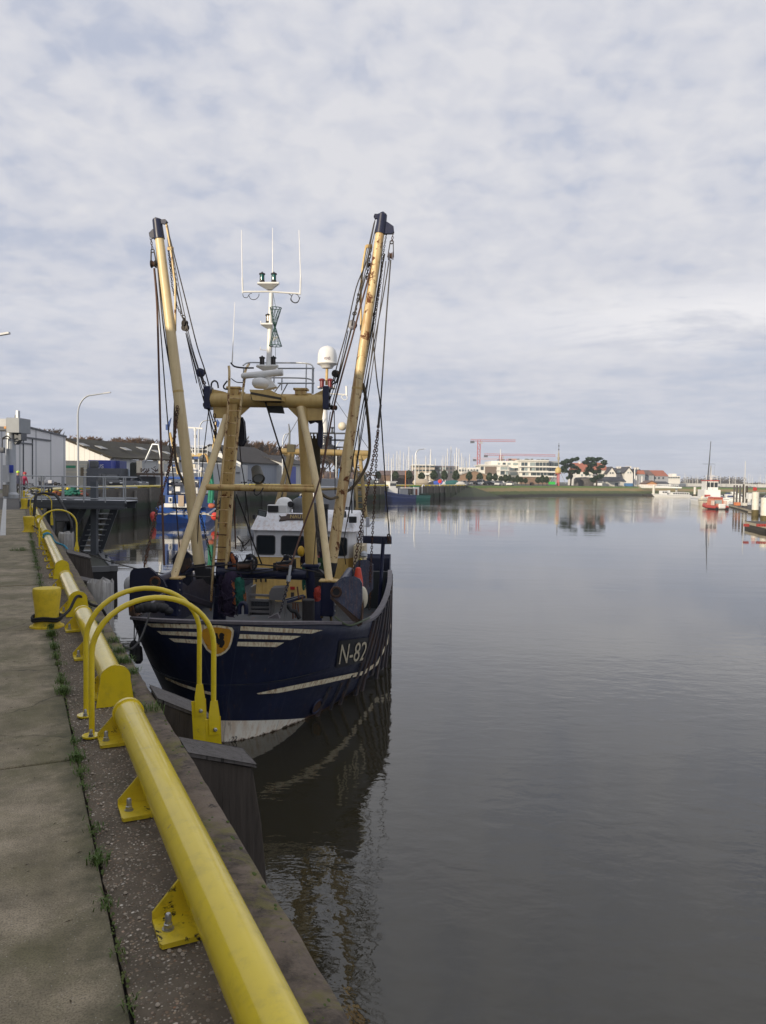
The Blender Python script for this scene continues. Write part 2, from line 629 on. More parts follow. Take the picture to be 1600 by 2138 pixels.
def agg_mat():
 m, nt, b = mat_new('exposed_pebble_concrete')
 c = coords(nt)
 cd = N(nt, 'VectorMath', operation='MULTIPLY_ADD')
 nv = N(nt, 'TexNoise', ins={'Scale': 14.0, 'Detail': 2.0})
 nt.links.new(c, nv.inputs['Vector'])
 nt.links.new(nv.outputs['Color'], cd.inputs[0])
 cd.inputs[1].default_value = (0.03, 0.03, 0.03)
 nt.links.new(c, cd.inputs[2])
 v = N(nt, 'TexVoronoi', ins={'Scale': 58.0})
 nt.links.new(cd.outputs[0], v.inputs['Vector'])
 v2 = N(nt, 'TexVoronoi', ins={'Scale': 92.0})
 nt.links.new(cd.outputs[0], v2.inputs['Vector'])
 s1 = N(nt, 'SeparateColor', ins={0: v.outputs['Color']})
 s2 = N(nt, 'SeparateColor', ins={0: v2.outputs['Color']})
 p1 = math_n(nt, 'MULTIPLY', ramp(nt, v.outputs['Distance'], [(0.26, 1.0), (0.42, 0.0)]), ramp(nt, s1.outputs[0], [(0.30, 0.0), (0.34, 1.0)]))
 p2 = math_n(nt, 'MULTIPLY', ramp(nt, v2.outputs['Distance'], [(0.28, 1.0), (0.42, 0.0)]), ramp(nt, s2.outputs[0], [(0.35, 0.0), (0.40, 1.0)]))
 pc1 = ramp(nt, s1.outputs[1], [(0.0, (0.13, 0.09, 0.06)), (0.30, (0.24, 0.17, 0.11)), (0.6, (0.38, 0.29, 0.20)), (0.78, (0.20, 0.15, 0.12)), (0.88, (0.78, 0.73, 0.63)), (1.0, (0.30, 0.15, 0.08))])
 pc2 = ramp(nt, s2.outputs[1], [(0.0, (0.10, 0.08, 0.06)), (0.5, (0.24, 0.19, 0.14)), (1.0, (0.52, 0.46, 0.37))])
 big = noise(nt, c, 3.2, 6, 0.7)
 base = mixc(nt, ramp(nt, big, [(0.3, 0.0), (0.7, 1.0)]), (0.175, 0.142, 0.102), (0.090, 0.072, 0.050))
 o = mixc(nt, p2, base, pc2)
 o = mixc(nt, p1, o, pc1)
 g = noise(nt, c, 2.3, 7, 0.75, 0.5)
 o = mixc(nt, math_n(nt, 'MULTIPLY', ramp(nt, g, [(0.48, 0.0), (0.68, 1.0)]), 0.60), o, (0.045, 0.039, 0.026))
 g2 = noise(nt, c, 1.4, 7, 0.75, 0.2)
 o = mixc(nt, math_n(nt, 'MULTIPLY', ramp(nt, g2, [(0.55, 0.0), (0.70, 1.0)]), 0.45), o, (0.05, 0.062, 0.02))
 nt.links.new(o, b.inputs['Base Color'])
 b.inputs['Roughness'].default_value = 0.9
 bump(nt, b, math_n(nt, 'ADD', math_n(nt, 'ADD', p1, p2), math_n(nt, 'MULTIPLY', big, 0.6)), 0.7, 0.005)
 return m

def coping_mat():
 m, nt, b = mat_new('stained_coping')
 c = coords(nt)
 n1 = noise(nt, c, 4.0, 8, 0.75, 0.4)
 n2 = noise(nt, c, 15.0, 6, 0.7)
 o = mixc(nt, ramp(nt, n1, [(0.40, 0.0), (0.58, 1.0)]), (0.17, 0.13, 0.098), (0.058, 0.045, 0.034))
 o = mixc(nt, math_n(nt, 'MULTIPLY', ramp(nt, n2, [(0.45, 0.0), (0.7, 1.0)]), 0.7), o, (0.19, 0.15, 0.115))
 g = noise(nt, c, 2.6, 7, 0.75, 0.7)
 o = mixc(nt, math_n(nt, 'MULTIPLY', ramp(nt, g, [(0.50, 0.0), (0.60, 1.0)]), 0.75), o, (0.15, 0.135, 0.04))
 h = noise(nt, c, 7.5, 6, 0.7, 0.5)
 o = mixc(nt, ramp(nt, h, [(0.60, 0.0), (0.67, 1.0)]), o, (0.018, 0.015, 0.013))
 nt.links.new(o, b.inputs['Base Color'])
 b.inputs['Roughness'].default_value = 0.85
 bump(nt, b, math_n(nt, 'ADD', n1, math_n(nt, 'MULTIPLY', n2, 0.5)), 0.8, 0.015)
 return m

def wall_mat(name='tidal_quay_wall', top=(0.115, 0.10, 0.08), algae=(0.018, 0.034, 0.012), wet=(0.020, 0.018, 0.014), zl=1.7):
 m, nt, b = mat_new(name)
 g = N(nt, 'NewGeometry')
 sp = N(nt, 'SeparateXYZ')
 nt.links.new(g.outputs['Position'], sp.inputs[0])
 n1 = noise(nt, g.outputs['Position'], 0.55, 6, 0.7)
 n2 = noise(nt, g.outputs['Position'], 3.0, 6, 0.7)
 z = math_n(nt, 'ADD', sp.outputs[2], math_n(nt, 'MULTIPLY_ADD', n1, 1.1, -0.55))
 o = mixc(nt, ramp(nt, n2, [(0.3, 0.0), (0.7, 1.0)]), top, tuple(x * 0.55 for x in top))
 f = math_n(nt, 'DIVIDE', z, zl * 2)
 o = mixc(nt, ramp(nt, f, [(0.42, 1.0), (0.58, 0.0)]), o, algae)
 o = mixc(nt, ramp(nt, f, [(0.12, 1.0), (0.26, 0.0)]), o, wet)
 nt.links.new(o, b.inputs['Base Color'])
 b.inputs['Roughness'].default_value = 0.8
 bump(nt, b, n2, 0.6, 0.05)
 return m

# ------------------------------------------------------------------ water
def water():
 m, nt, b = mat_new('harbour_water')
 g = N(nt, 'NewGeometry')
 p = g.outputs['Position']
 b.inputs['Base Color'].default_value = (0.030, 0.026, 0.014, 1)
 b.inputs['Roughness'].default_value = 0.035
 b.inputs['IOR'].default_value = 1.62

 def sc(x, y, rz=0):
  mp = N(nt, 'Mapping')
  mp.inputs['Scale'].default_value = (x, y, 1)
  mp.inputs['Rotation'].default_value = (0, 0, rz)
  nt.links.new(p, mp.inputs[0])
  return mp.outputs[0]
 n1 = noise(nt, sc(1.0, 1.6, 0.35), 1.5, 3, 0.5, 0.3)          # wind ripples
 n2 = noise(nt, sc(1.0, 1.4, -0.25), 5.5, 3, 0.5)              # fine ripples
 n3 = noise(nt, sc(0.12, 0.35, 0.1), 1.0, 3, 0.5)              # slow undulation
 pat = noise(nt, sc(0.014, 0.065, 0.05), 1.0, 5, 0.6, 0.6)     # calm and ruffled patches
 sp = N(nt, 'SeparateXYZ')
 nt.links.new(p, sp.inputs[0])
 near = ramp(nt, math_n(nt, 'DIVIDE', sp.outputs[1], 300.0), [(0.015, 1.5), (0.05, 0.7), (0.11, 0.25), (0.26, 0.10), (0.38, 0.6), (0.5, 2.2), (1.0, 2.2)])
 pk = math_n(nt, 'MULTIPLY', near, ramp(nt, pat, [(0.42, 0.35), (0.58, 1.5)]))
 h = math_n(nt, 'ADD', math_n(nt, 'MULTIPLY', n1, 0.030), math_n(nt, 'MULTIPLY', n2, 0.006))
 h = math_n(nt, 'MULTIPLY', h, pk)
 h = math_n(nt, 'ADD', h, math_n(nt, 'MULTIPLY', n3, 0.035))
 bp = N(nt, 'Bump', ins={'Strength': 0.36, 'Distance': 1.0, 'Height': h})
 nt.links.new(bp.outputs[0], b.inputs['Normal'])
 mm = M()
 # one sheet of water to the horizon, finer near the quay
 mm.quad((-1500, -60, 0), (2400, -60, 0), (2400, 2500, 0), (-1500, 2500, 0))
 return mm.build('water', m, smooth=0, kind='structure', at=(0, 0, 0))

water()

# ------------------------------------------------------------------ quay and ground
EL = 0.88                                              # lateral place of the quay edge

def eq(a):
 p = Q(a, EL)
 return (p.x, p.y)

EDGE = [eq(-8), eq(20), eq(45), eq(66), (-31.2, 76), (-31.0, 92), (-28.8, 115), (-24, 138), (-14, 152), (-2, 163), (11.5, 188), (24, 221)]
BANKT = [(24, 221), (31, 236), (62, 281), (90, 302), (130, 326), (190, 350), (300, 395), (800, 560), (2300, 1040)]      # top of the grass bank (z 3.6)
BANKW = [(33, 226), (36, 232), (66, 268), (94, 289), (134, 312), (196, 336), (306, 380), (806, 545), (2300, 1020)]      # foot at the water

def ground():
 m, nt, b = mat_new('harbour_ground')
 g = N(nt, 'NewGeometry')
 n1 = noise(nt, g.outputs['Position'], 0.05, 5, 0.6)
 n2 = noise(nt, g.outputs['Position'], 0.9, 6, 0.7)
 o = mixc(nt, ramp(nt, n1, [(0.40, 0.0), (0.60, 1.0)]), (0.085, 0.080, 0.070), (0.060, 0.075, 0.030))
 o = mixc(nt, math_n(nt, 'MULTIPLY', n2, 0.6), o, (0.05, 0.045, 0.04))
 nt.links.new(o, b.inputs['Base Color'])
 b.inputs['Roughness'].default_value = 0.9
 poly = [V((x, y, QZ - 0.06)) for x, y in EDGE] + [V((x, y, QZ - 0.06)) for x, y in BANKT[1:]]
 poly += [V((2300, 2450, QZ - 0.06)), V((-1450, 2450, QZ - 0.06)), V((-1450, -200, QZ - 0.06)), V((eq(-8)[0], -200, QZ - 0.06))]
 mm = M()
 mm.v = poly
 mm.f = [tuple(t) for t in tessellate_polygon([poly])]
 bm_ = mm.build('ground', m, smooth=0, kind='structure', at=(0, 0, 0))
 for p in bm_.data.polygons:
  if p.normal.z < 0:
   p.flip()

ground()

def quay_frame(mm, name, mat, smooth=0, bevel=0.0, **kw):
 o = mm.build(name, mat, smooth=smooth, bevel=bevel, at=(0, 0, 0), **kw)
 o.location = (0, 0, QZ)
 o.rotation_euler = (0, 0, QA)
 return o

# pavement of cast slabs (local x = l, y = a)
mm = M()
rw = [-8, -2.6, -0.4, 2.2, 4.57, 6.93, 9.4, 12.1, 14.6, 17.57, 20.2, 23, 26, 29, 32, 35, 38]
rr = random.Random(3)
cols = [0.297, -3.6, -7.6, -11.6]
for ci in range(3):
 off = 0 if ci == 0 else rr.uniform(-1, 1)
 for i in range(len(rw) - 1):
  dz = rr.uniform(-0.006, 0.004)
  g_ = 0.008
  mm.bx(cols[ci + 1] + g_, cols[ci] - g_, rw[i] + g_ + off, rw[i + 1] - g_ + off, -0.2, dz)
quay_frame(mm, 'quay_pavement', slab_mat(), smooth=0, bevel=0.012, kind='structure')

mm = M()
mm.bx(-12, 0.297, 38.01, 70, -0.2, -0.012)
quay_frame(mm, 'quay_road', paint('worn_asphalt', (0.095, 0.09, 0.082), 0.9, var=0.35, scale=1.5, dirtk=0.4, bmp=0.3), kind='structure')
mm = M()
mm.prism([(-0.30, 22.0, -0.005), (-0.44, 22.0, -0.005), (-0.85, 54.0, -0.005), (-0.68, 54.0, -0.005)], (0, 0, 0.012))
quay_frame(mm, 'painted_line', paint('worn_road_paint', (0.55, 0.55, 0.53), 0.8, rust=0.3, var=0.2, scale=3, dirtk=0.6, rustcol=(0.10, 0.09, 0.08)), kind='structure')

def strip(l0, l1, z0, z1, a0, a1, wob, seed, step=0.09, nl=5):
 """a long kerb with an uneven top and broken edges"""
 rr = random.Random(seed)
 mm = M()
 n = int((a1 - a0) / step)
 prof = []
 for i in range(n + 1):
  a = a0 + (a1 - a0) * i / n
  e0 = rr.uniform(-wob, wob)
  e1 = rr.uniform(-wob, wob)
  row = [V((l0 + e0, a, z0))]
  for j in range(nl):
   t = j / (nl - 1)
   zz_ = z1 + rr.uniform(-wob, wob) * 0.35 - (0.012 if j in (0, nl - 1) else 0)
   row.append(V((l0 + e0 + (l1 + e1 - l0 - e0) * t, a, zz_)))
  row.append(V((l1 + e1, a, z0)))
  prof.append(row)
 k = nl + 2
 for row in prof:
  mm.v += row
 for i in range(n):
  for j in range(k - 1):
   mm.f.append((i * k + j, i * k + j + 1, (i + 1) * k + j + 1, (i + 1) * k + j))
 return mm

quay_frame(strip(0.30, 0.715, -0.2, -0.006, -8, 40, 0.006, 5), 'quay_edge_strip', agg_mat(), smooth=50, kind='structure')
quay_frame(strip(0.722, 0.88, -0.5, 0.004, -8, 40, 0.005, 9, step=0.10, nl=5), 'quay_kerb', coping_mat(), smooth=60, kind='structure')
mm = M()
mm.bx(0.30, 0.88, 40.01, 66.5, -0.3, -0.004)
quay_frame(mm, 'far_quay_kerb', coping_mat(), kind='structure')

# quay walls
WALLM = wall_mat()
mm = M()
for i in range(3, len(EDGE) - 1):
 a, b_ = V((*EDGE[i], 0)), V((*EDGE[i + 1], 0))
 d = (b_ - a).normalized()
 nn = V((d.y, -d.x, 0))
 mm.prism([a + nn * 0.02 + V((0, 0, -1)), b_ + nn * 0.02 + V((0, 0, -1)), b_ + nn * 0.02 + V((0, 0, QZ - 0.02)), a + nn * 0.02 + V((0, 0, QZ - 0.02))], -nn * 0.9)
tag(mm.build('quay_wall', WALLM, smooth=0), 'long dark tidal quay wall with green algae, curving round the basin behind the trawlers', 'quay wall')
mm = M()
for a0, a1 in ((-8, 66.5),):
 mm.prism([Q(a0, 0.86, -4.4), Q(a1, 0.86, -4.4), Q(a1, 0.86, -0.25), Q(a0, 0.86, -0.25)], -QN * 0.8)
tag(mm.build('quay_wall', WALLM, smooth=0), 'dark quay wall dropping to the water below the yellow tube rail', 'quay wall')

# grass bank on the far side
def bank():
 m, nt, b = mat_new('grass_bank_turf')
 g = N(nt, 'NewGeometry')
 sp = N(nt, 'SeparateXYZ')
 nt.links.new(g.outputs['Position'], sp.inputs[0])
 n1 = noise(nt, g.outputs['Position'], 0.22, 6, 0.7)
 n2 = noise(nt, g.outputs['Position'], 1.6, 5, 0.7)
 z = math_n(nt, 'ADD', sp.outputs[2], math_n(nt, 'MULTIPLY_ADD', n1, 0.9, -0.45))
 f = math_n(nt, 'DIVIDE', z, 4.0)
 o = ramp(nt, f, [(0.0, (0.022, 0.020, 0.016)), (0.16, (0.024, 0.022, 0.015)), (0.22, (0.075, 0.10, 0.026)), (0.38, (0.10, 0.135, 0.034)), (0.46, (0.36, 0.26, 0.12)), (0.64, (0.33, 0.245, 0.11)), (0.72, (0.13, 0.21, 0.035)), (1.0, (0.15, 0.25, 0.04))])
 o = mixc(nt, math_n(nt, 'MULTIPLY', n2, 0.35), o, (0.04, 0.045, 0.015))
 nt.links.new(o, b.inputs['Base Color'])
 b.inputs['Roughness'].default_value = 0.95
 bump(nt, b, n2, 0.8, 0.3)
 mm = M()
 rows = 9
 rr = random.Random(2)
 P = []

 def dens(L, n):
  out = []
  for i in range(len(L) - 1):
   k = n if i < 6 else 3
   for q in range(k):
    t = q / k
    out.append((L[i][0] + (L[i + 1][0] - L[i][0]) * t, L[i][1] + (L[i + 1][1] - L[i][1]) * t))
  out.append(L[-1])
  return out
 T, W_ = dens(BANKT, 12), dens(BANKW, 12)
 for i in range(len(T)):
  for j in range(rows):
   t = j / (rows - 1)
   prof = [(0, -0.5), (0.1, 0.2), (0.25, 0.75), (0.42, 1.25), (0.55, 1.7), (0.68, 2.3), (0.8, 2.85), (0.92, 3.25), (1.0, QZ - 0.05)][j]
   x = W_[i][0] + (T[i][0] - W_[i][0]) * prof[0]
   y = W_[i][1] + (T[i][1] - W_[i][1]) * prof[0]
   mm.v.append(V((x + rr.uniform(-.3, .3), y + rr.uniform(-.3, .3), prof[1] + (rr.uniform(-.12, .12) if 0 < j < rows - 1 else 0))))
 for i in range(len(T) - 1):
  for j in range(rows - 1):
   mm.f.append((i * rows + j, (i + 1) * rows + j, (i + 1) * rows + j + 1, i * rows + j + 1))
 mm.build('grass_bank', m, smooth=60, kind='structure', at=(0, 0, 0))

bank()
# the sloping stone end of the quay
mm = M()
A_, B_ = V((11.5, 188, 0)), V((24, 221, 0))
dd = (B_ - A_).normalized()
nn = V((dd.y, -dd.x, 0))
p0 = A_ + dd * 12 + nn * 0.3
mm.add([p0 + V((0, 0, -0.6)), B_ + nn * 12.5 + dd * 3 + V((0, 0, -0.6)), B_ + dd * 9 + nn * 6 + V((0, 0, -0.5)), B_ + dd * 3 + V((0, 0, QZ)), p0 + V((0, 0, QZ))], [(0, 1, 3, 4), (1, 2, 3)])
mm.build('stone_slope', wall_mat('mossy_stone_slope', top=(0.06, 0.07, 0.028), algae=(0.035, 0.05, 0.016), zl=1.3), smooth=0, kind='structure', at=(0, 0, 0))

# ------------------------------------------------------------------ weeds in the joints
GRS = leafy('weed_blades', (0.055, 0.115, 0.018), (0.10, 0.15, 0.03), 0.7)
mm = M()
rr = random.Random(11)

def tuft(l, a, n, h, sp, z=0.0):
 for _ in range(n):
  p = V((l + rr.gauss(0, sp), a + rr.gauss(0, sp * 1.6), z))
  d = V((rr.gauss(0, 1), rr.gauss(0, 1), 0))
  d = d.normalized() if d.length > 0.01 else V((1, 0, 0))
  hh = h * rr.uniform(0.4, 1.2)
  wd = rr.uniform(0.0014, 0.0034)
  sdv = V((-d.y, d.x, 0)) * wd
  t = p + V((0, 0, hh * 0.7)) + d * hh * 0.35
  e = p + V((0, 0, hh * 0.8)) + d * hh * 0.95
  mm.add([p - sdv, p + sdv, t + sdv * 0.8, t - sdv * 0.8, e], [(0, 1, 2, 3), (3, 2, 4)])

for a, n, h in ((3.62, 30, .03), (3.3, 70, .05), (4.55, 110, .05), (4.35, 30, .03), (6.0, 150, .06), (6.35, 40, .05), (7.2, 60, .05), (7.6, 110, .06), (8.2, 160, .07), (8.6, 120, .06), (2.95, 30, .035), (2.6, 14, .03)):
 tuft(0.292, a, n, h, 0.02)
for k in range(64):
 a = rr.uniform(9, 26)
 tuft(0.285, a, int(26), rr.uniform(.03, .07), 0.03)
for k in range(70):                                     # moss and grass along the coping
 a = rr.uniform(5.2, 12)
 tuft(0.74 + rr.gauss(0, 0.025), a, 26, rr.uniform(.015, .04), 0.022)
for k in range(26):
 tuft(0.72, rr.uniform(1.2, 5.2), 9, rr.uniform(.012, .03), 0.012)
for a, n in ((6.4, 120), (6.8, 160), (7.2, 120), (7.7, 100), (5.35, 70)):
 tuft(0.82, a, n, 0.06, 0.03)
tuft(0.06, 17.6, 90, .09, 0.05)
tuft(-0.08, 17.6, 60, .07, 0.06)
for k in range(16):
 tuft(0.295 + rr.gauss(0, .008), rr.uniform(1.4, 8.6), rr.randint(8, 40), rr.uniform(.015, .045), 0.02)
quay_frame(mm, 'weeds', GRS, kind='stuff')
mm = M()
for k in range(340):
 p_ = V((rr.uniform(-.9, .66), rr.uniform(.9, 9), 0.004))
 an_ = rr.uniform(0, PI)
 l_, w2_ = rr.uniform(.003, .022), rr.uniform(.001, .004)
 u_, v_ = V((math.cos(an_), math.sin(an_), 0)), V((-math.sin(an_), math.cos(an_), 0))
 mm.add([p_ - u_ * l_, p_ + v_ * w2_ + V((0, 0, .002)), p_ + u_ * l_, p_ - v_ * w2_], [(0, 1, 2, 3)])
quay_frame(mm, 'litter', flat('dead_twigs', (.05, .036, .02), .9, var=.6, scale=9), kind='stuff')
mm = M()
rr = random.Random(5)
MOSS = leafy('moss_cushions', (0.05, 0.09, 0.015), (0.085, 0.10, 0.025), 0.95)
for k in range(1300):
 a = rr.choice([rr.uniform(1.2, 5), rr.uniform(5, 12)])
 l = rr.choice([0.718, 0.718, rr.uniform(0.72, 0.86)]) + rr.gauss(0, 0.008)
 r_ = rr.uniform(0.003, 0.010)
 mm.ball((l, a, 0.0), r_, 6, 4, (1, 1.6, 0.45), 0, 90)
for k in range(700):
 mm.ball((0.297 + rr.gauss(0, 0.005), rr.uniform(1.0, 12), -0.006), rr.uniform(0.002, 0.007), 6, 3, (1, 1.8, 0.5), 0, 90)
quay_frame(mm, 'moss', MOSS, smooth=60, kind='stuff')
# loose pebbles lying on the strip
mm = M()
for k in range(620):
 l, a = rr.uniform(0.31, 0.70), rr.uniform(1.1, 7) ** 1.0
 r_ = rr.uniform(0.003, 0.0085)
 mm.ball((l, a, -0.004), r_, 6, 4, (1, rr.uniform(0.7, 1.5), 0.6))
quay_frame(mm, 'gravel', flat('pebble_stone', (0.34, 0.29, 0.23), 0.8, var=0.5, scale=20), smooth=60, kind='stuff')

# ------------------------------------------------------------------ yellow tube rail
TZ, TR, TL = 0.145, 0.084, 0.60

def bracket_mesh(a):
 g = M()
 t = 0.012
 g.prism([Q(a, 0.425, 0.0), Q(a, 0.425, 0.035), Q(a, 0.515, 0.135), Q(a, 0.53, 0.15), Q(a, 0.57, 0.06), Q(a, 0.57, 0.0)], QD * t)
 g.prism([Q(a - 0.17, 0.432, 0.0), Q(a - 0.155, 0.425, 0.0), Q(a, 0.425, 0.0), Q(a, 0.58, 0.0), Q(a - 0.17, 0.58, 0.0)], V((0, 0, 0.016)))
 g.prism([Q(a, 0.70, 0.0), Q(a, 0.70, 0.035), Q(a, 0.67, 0.10), Q(a, 0.62, 0.06), Q(a, 0.62, 0.0)], QD * t)
 return g

def bolt_mesh(a, l, h=0.016, s=1.0):
 g = M()
 b_ = Q(a, l, h)
 g.lathe(b_, [(0.021 * s, 0), (0.021 * s, 0.004)], 14)
 g.lathe(b_ + V((0, 0, 0.004)), [(0.0165 * s, 0), (0.0165 * s, 0.016 * s), (0.013 * s, 0.018 * s)], 6)
 g.lathe(b_ + V((0, 0, 0.02 * s)), [(0.0115 * s, 0), (0.0115 * s, 0.03 * s), (0.008 * s, 0.036 * s)], 10)
 return g

def plate_mesh(a, w=0.125, top=0.285, rt=0.1):
 pl = [Q(a, TL - w, 0.0), Q(a, TL - w, 0.015)]
 for k in range(0, 13):
  an = PI - PI * k / 12
  pl.append(Q(a, TL + math.cos(an) * (rt + 0.012 * math.sin(an)), top - rt + math.sin(an) * rt))
 pl += [Q(a, TL + w, 0.015), Q(a, TL + w, 0.0)]
 g = M()
 g.prism(pl, QD * 0.02)
 return g

def rail_segment(a0, a1, label, plate=True, full=True):
 t = thing('tube_rail', label, 'guard rail', Q((a0 + a1) / 2, TL), 'yellow tube rails along the quay edge')
 g = M()
 n = 96 if full else 32
 g.tube([Q(a0, TL, TZ), Q(a1, TL, TZ)], TR, n)
 # end lips
 g.tube([Q(a1 - 0.03, TL, TZ), Q(a1 + 0.004, TL, TZ)], TR + 0.009, n)
 g.build('tube', YEL, t, smooth=30)
 if plate:
  plate_mesh(a0 - 0.022).build('end_plate', YEL, t, smooth=30, bevel=0.003)
 k = int((a1 - a0) / 1.05 + 0.5)
 for i in range(k):
  a = a1 - 0.0 - i * 1.05 if plate is False else a1 - 0.02 - i * (a1 - a0 - 0.35) / max(1, k - 1)
  if a < a0 + 0.1:
   continue
  br = bracket_mesh(a).build('bracket', YELD, t, smooth=0, bevel=0.003 if full else 0)
  bolt_mesh(a - 0.085, 0.465).build('bolt', STEEL, br, smooth=30)
 return t

rail_segment(-1.2, 4.86, 'long thick yellow tube rail ending at the twin hoops, largest of all', plate=False)
rail_segment(5.55, 8.5, 'short yellow tube rail just beyond the twin hoops, ending beside the big yellow bollard')
rail_segment(9.25, 11.7, 'yellow tube rail section just beyond the big roped bollard')
rail_segment(12.7, 19.1, 'long yellow tube rail section with blue rope tied over its far end')
rail_segment(19.8, 26.3, 'yellow tube rail section beyond the second hoop and the second bollard', full=False)
rail_segment(27.0, 33.6, 'yellow tube rail section running up to the third hoop', full=False)
rail_segment(34.3, 41.0, 'yellow tube rail section passing under the gangway platform', full=False)
rail_segment(41.7, 54.0, 'yellow tube rail section beyond the gangway platform', full=False)

def far_rail(p, q_, label, sp=2.0):
 p, q_ = V((*p, QZ)), V((*q_, QZ))
 d = (q_ - p)
 L = d.length
 d.normalize()
 n = V((d.y, -d.x, 0))
 t = thing('tube_rail', label, 'guard rail', (p + q_) / 2 - n * 0.5, 'yellow tube rails along the far quay')
 g = M()
 g.tube([p + V((0, 0, 0.22)) - n * 0.3 + d * 0.2, q_ + V((0, 0, 0.22)) - n * 0.3 - d * 0.3], 0.15, 8)
 g.build('tube', YEL, t)
 k = int(L / sp)
 for i in range(k):
  c = p + d * (i + 0.5) * L / k - n * 0.45
  M().box(c + V((0, 0, 0.14)), (0.5, 0.25, 0.28), Matrix.Rotation(math.atan2(d.y, d.x), 3, 'Z')).build('bracket', YEL, t, smooth=0)
 return t

for i, lab in enumerate(['yellow rail on the far quay just past the gangway platform', 'yellow rail on the far quay in front of the parked cars', 'yellow rail on the far quay beside the bow of the blue trawler',
       'yellow rail on the far quay behind the blue trawler', 'yellow rail on the far quay in front of the blue-grey shed', 'yellow rail on the far quay before the shed with the blue door', 'yellow rail on the far quay above the dark blue and green boats',
       'yellow rail on the far quay running out to the stone slope']):
 far_rail(EDGE[i + 3], EDGE[i + 4], lab, 3.0)

# ------------------------------------------------------------------ hoops of the ladders
def hoop(a, label, lw=1.15, low=-0.15, r=0.0175, base=0.40):
 t = thing('hoop_handrail', label, 'ladder handrail', Q(a, base), 'yellow hoop handrails of the quay ladders')
 g = M()
 pts = [Q(a, base, 0.012), Q(a, base, 0.25), Q(a, base, 0.46)]
 c = (base + lw) / 2
 rx = (lw - base) / 2
 for k in range(0, 21):
  an = PI - PI * k / 20
  pts.append(Q(a, c + rx * math.cos(an), 0.50 + 0.33 * math.sin(an)))
 pts += [Q(a, lw, 0.40), Q(a, lw, 0.13 + low + 0.15 - 0.1)]
 g.tube(pts, r, 12)
 g.build('hoop', YEL, t, smooth=60)
 f = M()
 f.lathe(Q(a - 0.03, base - 0.005, 0), [(0.055, 0), (0.055, 0.012)], 18)
 fo = f.build('foot_plate', YEL, t, bevel=0.002)
 bolt_mesh(a - 0.065, base - 0.01, 0.012, 0.8).build('bolt', STEEL, fo)
 p = M()
 y = -0.022
 p.prism([Q(a + y, lw - 0.032, 0.12 + low), Q(a + y, lw - 0.036, 0.19 + low), Q(a + y, lw - 0.022, 0.28 + low), Q(a + y, lw + 0.022, 0.28 + low), Q(a + y, lw + 0.036, 0.19 + low), Q(a + y, lw + 0.040, 0.06 + low), Q(a + y, lw - 0.030, 0.06 + low)], QD * 0.008)
 p.build('clamp_plate', YEL, t, smooth=0, bevel=0.002)
 s = M()
 s.prism([Q(a - 0.012, lw - 0.055, 0.16 + low), Q(a - 0.012, lw + 0.045, 0.17 + low), Q(a - 0.012, lw + 0.058, -0.21 + low), Q(a - 0.012, lw - 0.035, -0.205 + low)], QD * 0.010)
 so_ = s.build('support_plate', YEL, t, smooth=0, bevel=0.002)
 M().lathe(Q(a - 0.022, lw + 0.005, 0.095 + low), [(0.013, 0), (0.013, 0.016), (0.008, 0.02)], 8, axis=-QD).build('bolt', STEEL, so_)
 return t

hoop(4.96, 'front yellow hoop handrail of the twin pair, its foot beside the long tube rail')
hoop(5.40, 'rear yellow hoop handrail of the twin pair, just behind the front hoop')
hoop(18.0, 'yellow hoop handrail beside the second bollard, before the gangway stairs')
hoop(32.0, 'smaller-looking yellow hoop handrail next to the black ladder frame by the gangway platform')
hoop(46.0, 'yellow hoop handrail seen through the gangway railing')
mm = M()
for s_ in (-1, 1):
 mm.tube([Q(5.18 + s_ * .2, 1.0, -0.55), Q(5.18 + s_ * .2, 1.0, -3.9)], 0.025, 8)
for k in range(11):
 mm.tube([Q(4.98, 1.0, -0.6 - k * .3), Q(5.38, 1.0, -0.6 - k * .3)], 0.016, 8)
tag(mm.build('quay_ladder', DGREY), 'steel ladder down the quay wall under the twin yellow hoops', 'ladder')

# ------------------------------------------------------------------ bollards
BOL = paint('bollard_yellow', (0.72, 0.53, 0.022), 0.55, rust=0.12, var=0.2, scale=2.5, dirtk=0.35, bmp=0.5)

def bollard(a, l, label, s=1.0):
 t = thing('mooring_bollard', label, 'bollard', Q(a, l), 'yellow mooring bollards along the quay')
 g = M()
 g.lathe(Q(a, l, 0), [(0.175 * s, 0.0), (0.175 * s, 0.012), (0.145 * s, 0.02), (0.13 * s, 0.06 * s), (0.122 * s, 0.12 * s), (0.128 * s, 0.2 * s), (0.146 * s, 0.36 * s), (0.148 * s, 0.40 * s), (0.14 * s, 0.425 * s), (0.06 * s, 0.435 * s), (0.0, 0.437 * s)], 32)
 g.build('post', BOL, t, smooth=50)
 M().lathe(Q(a, l, 0.0), [(0.18 * s, -0.01), (0.18 * s, 0.006)], 24).build('base_flange', BOL, t)
 return t

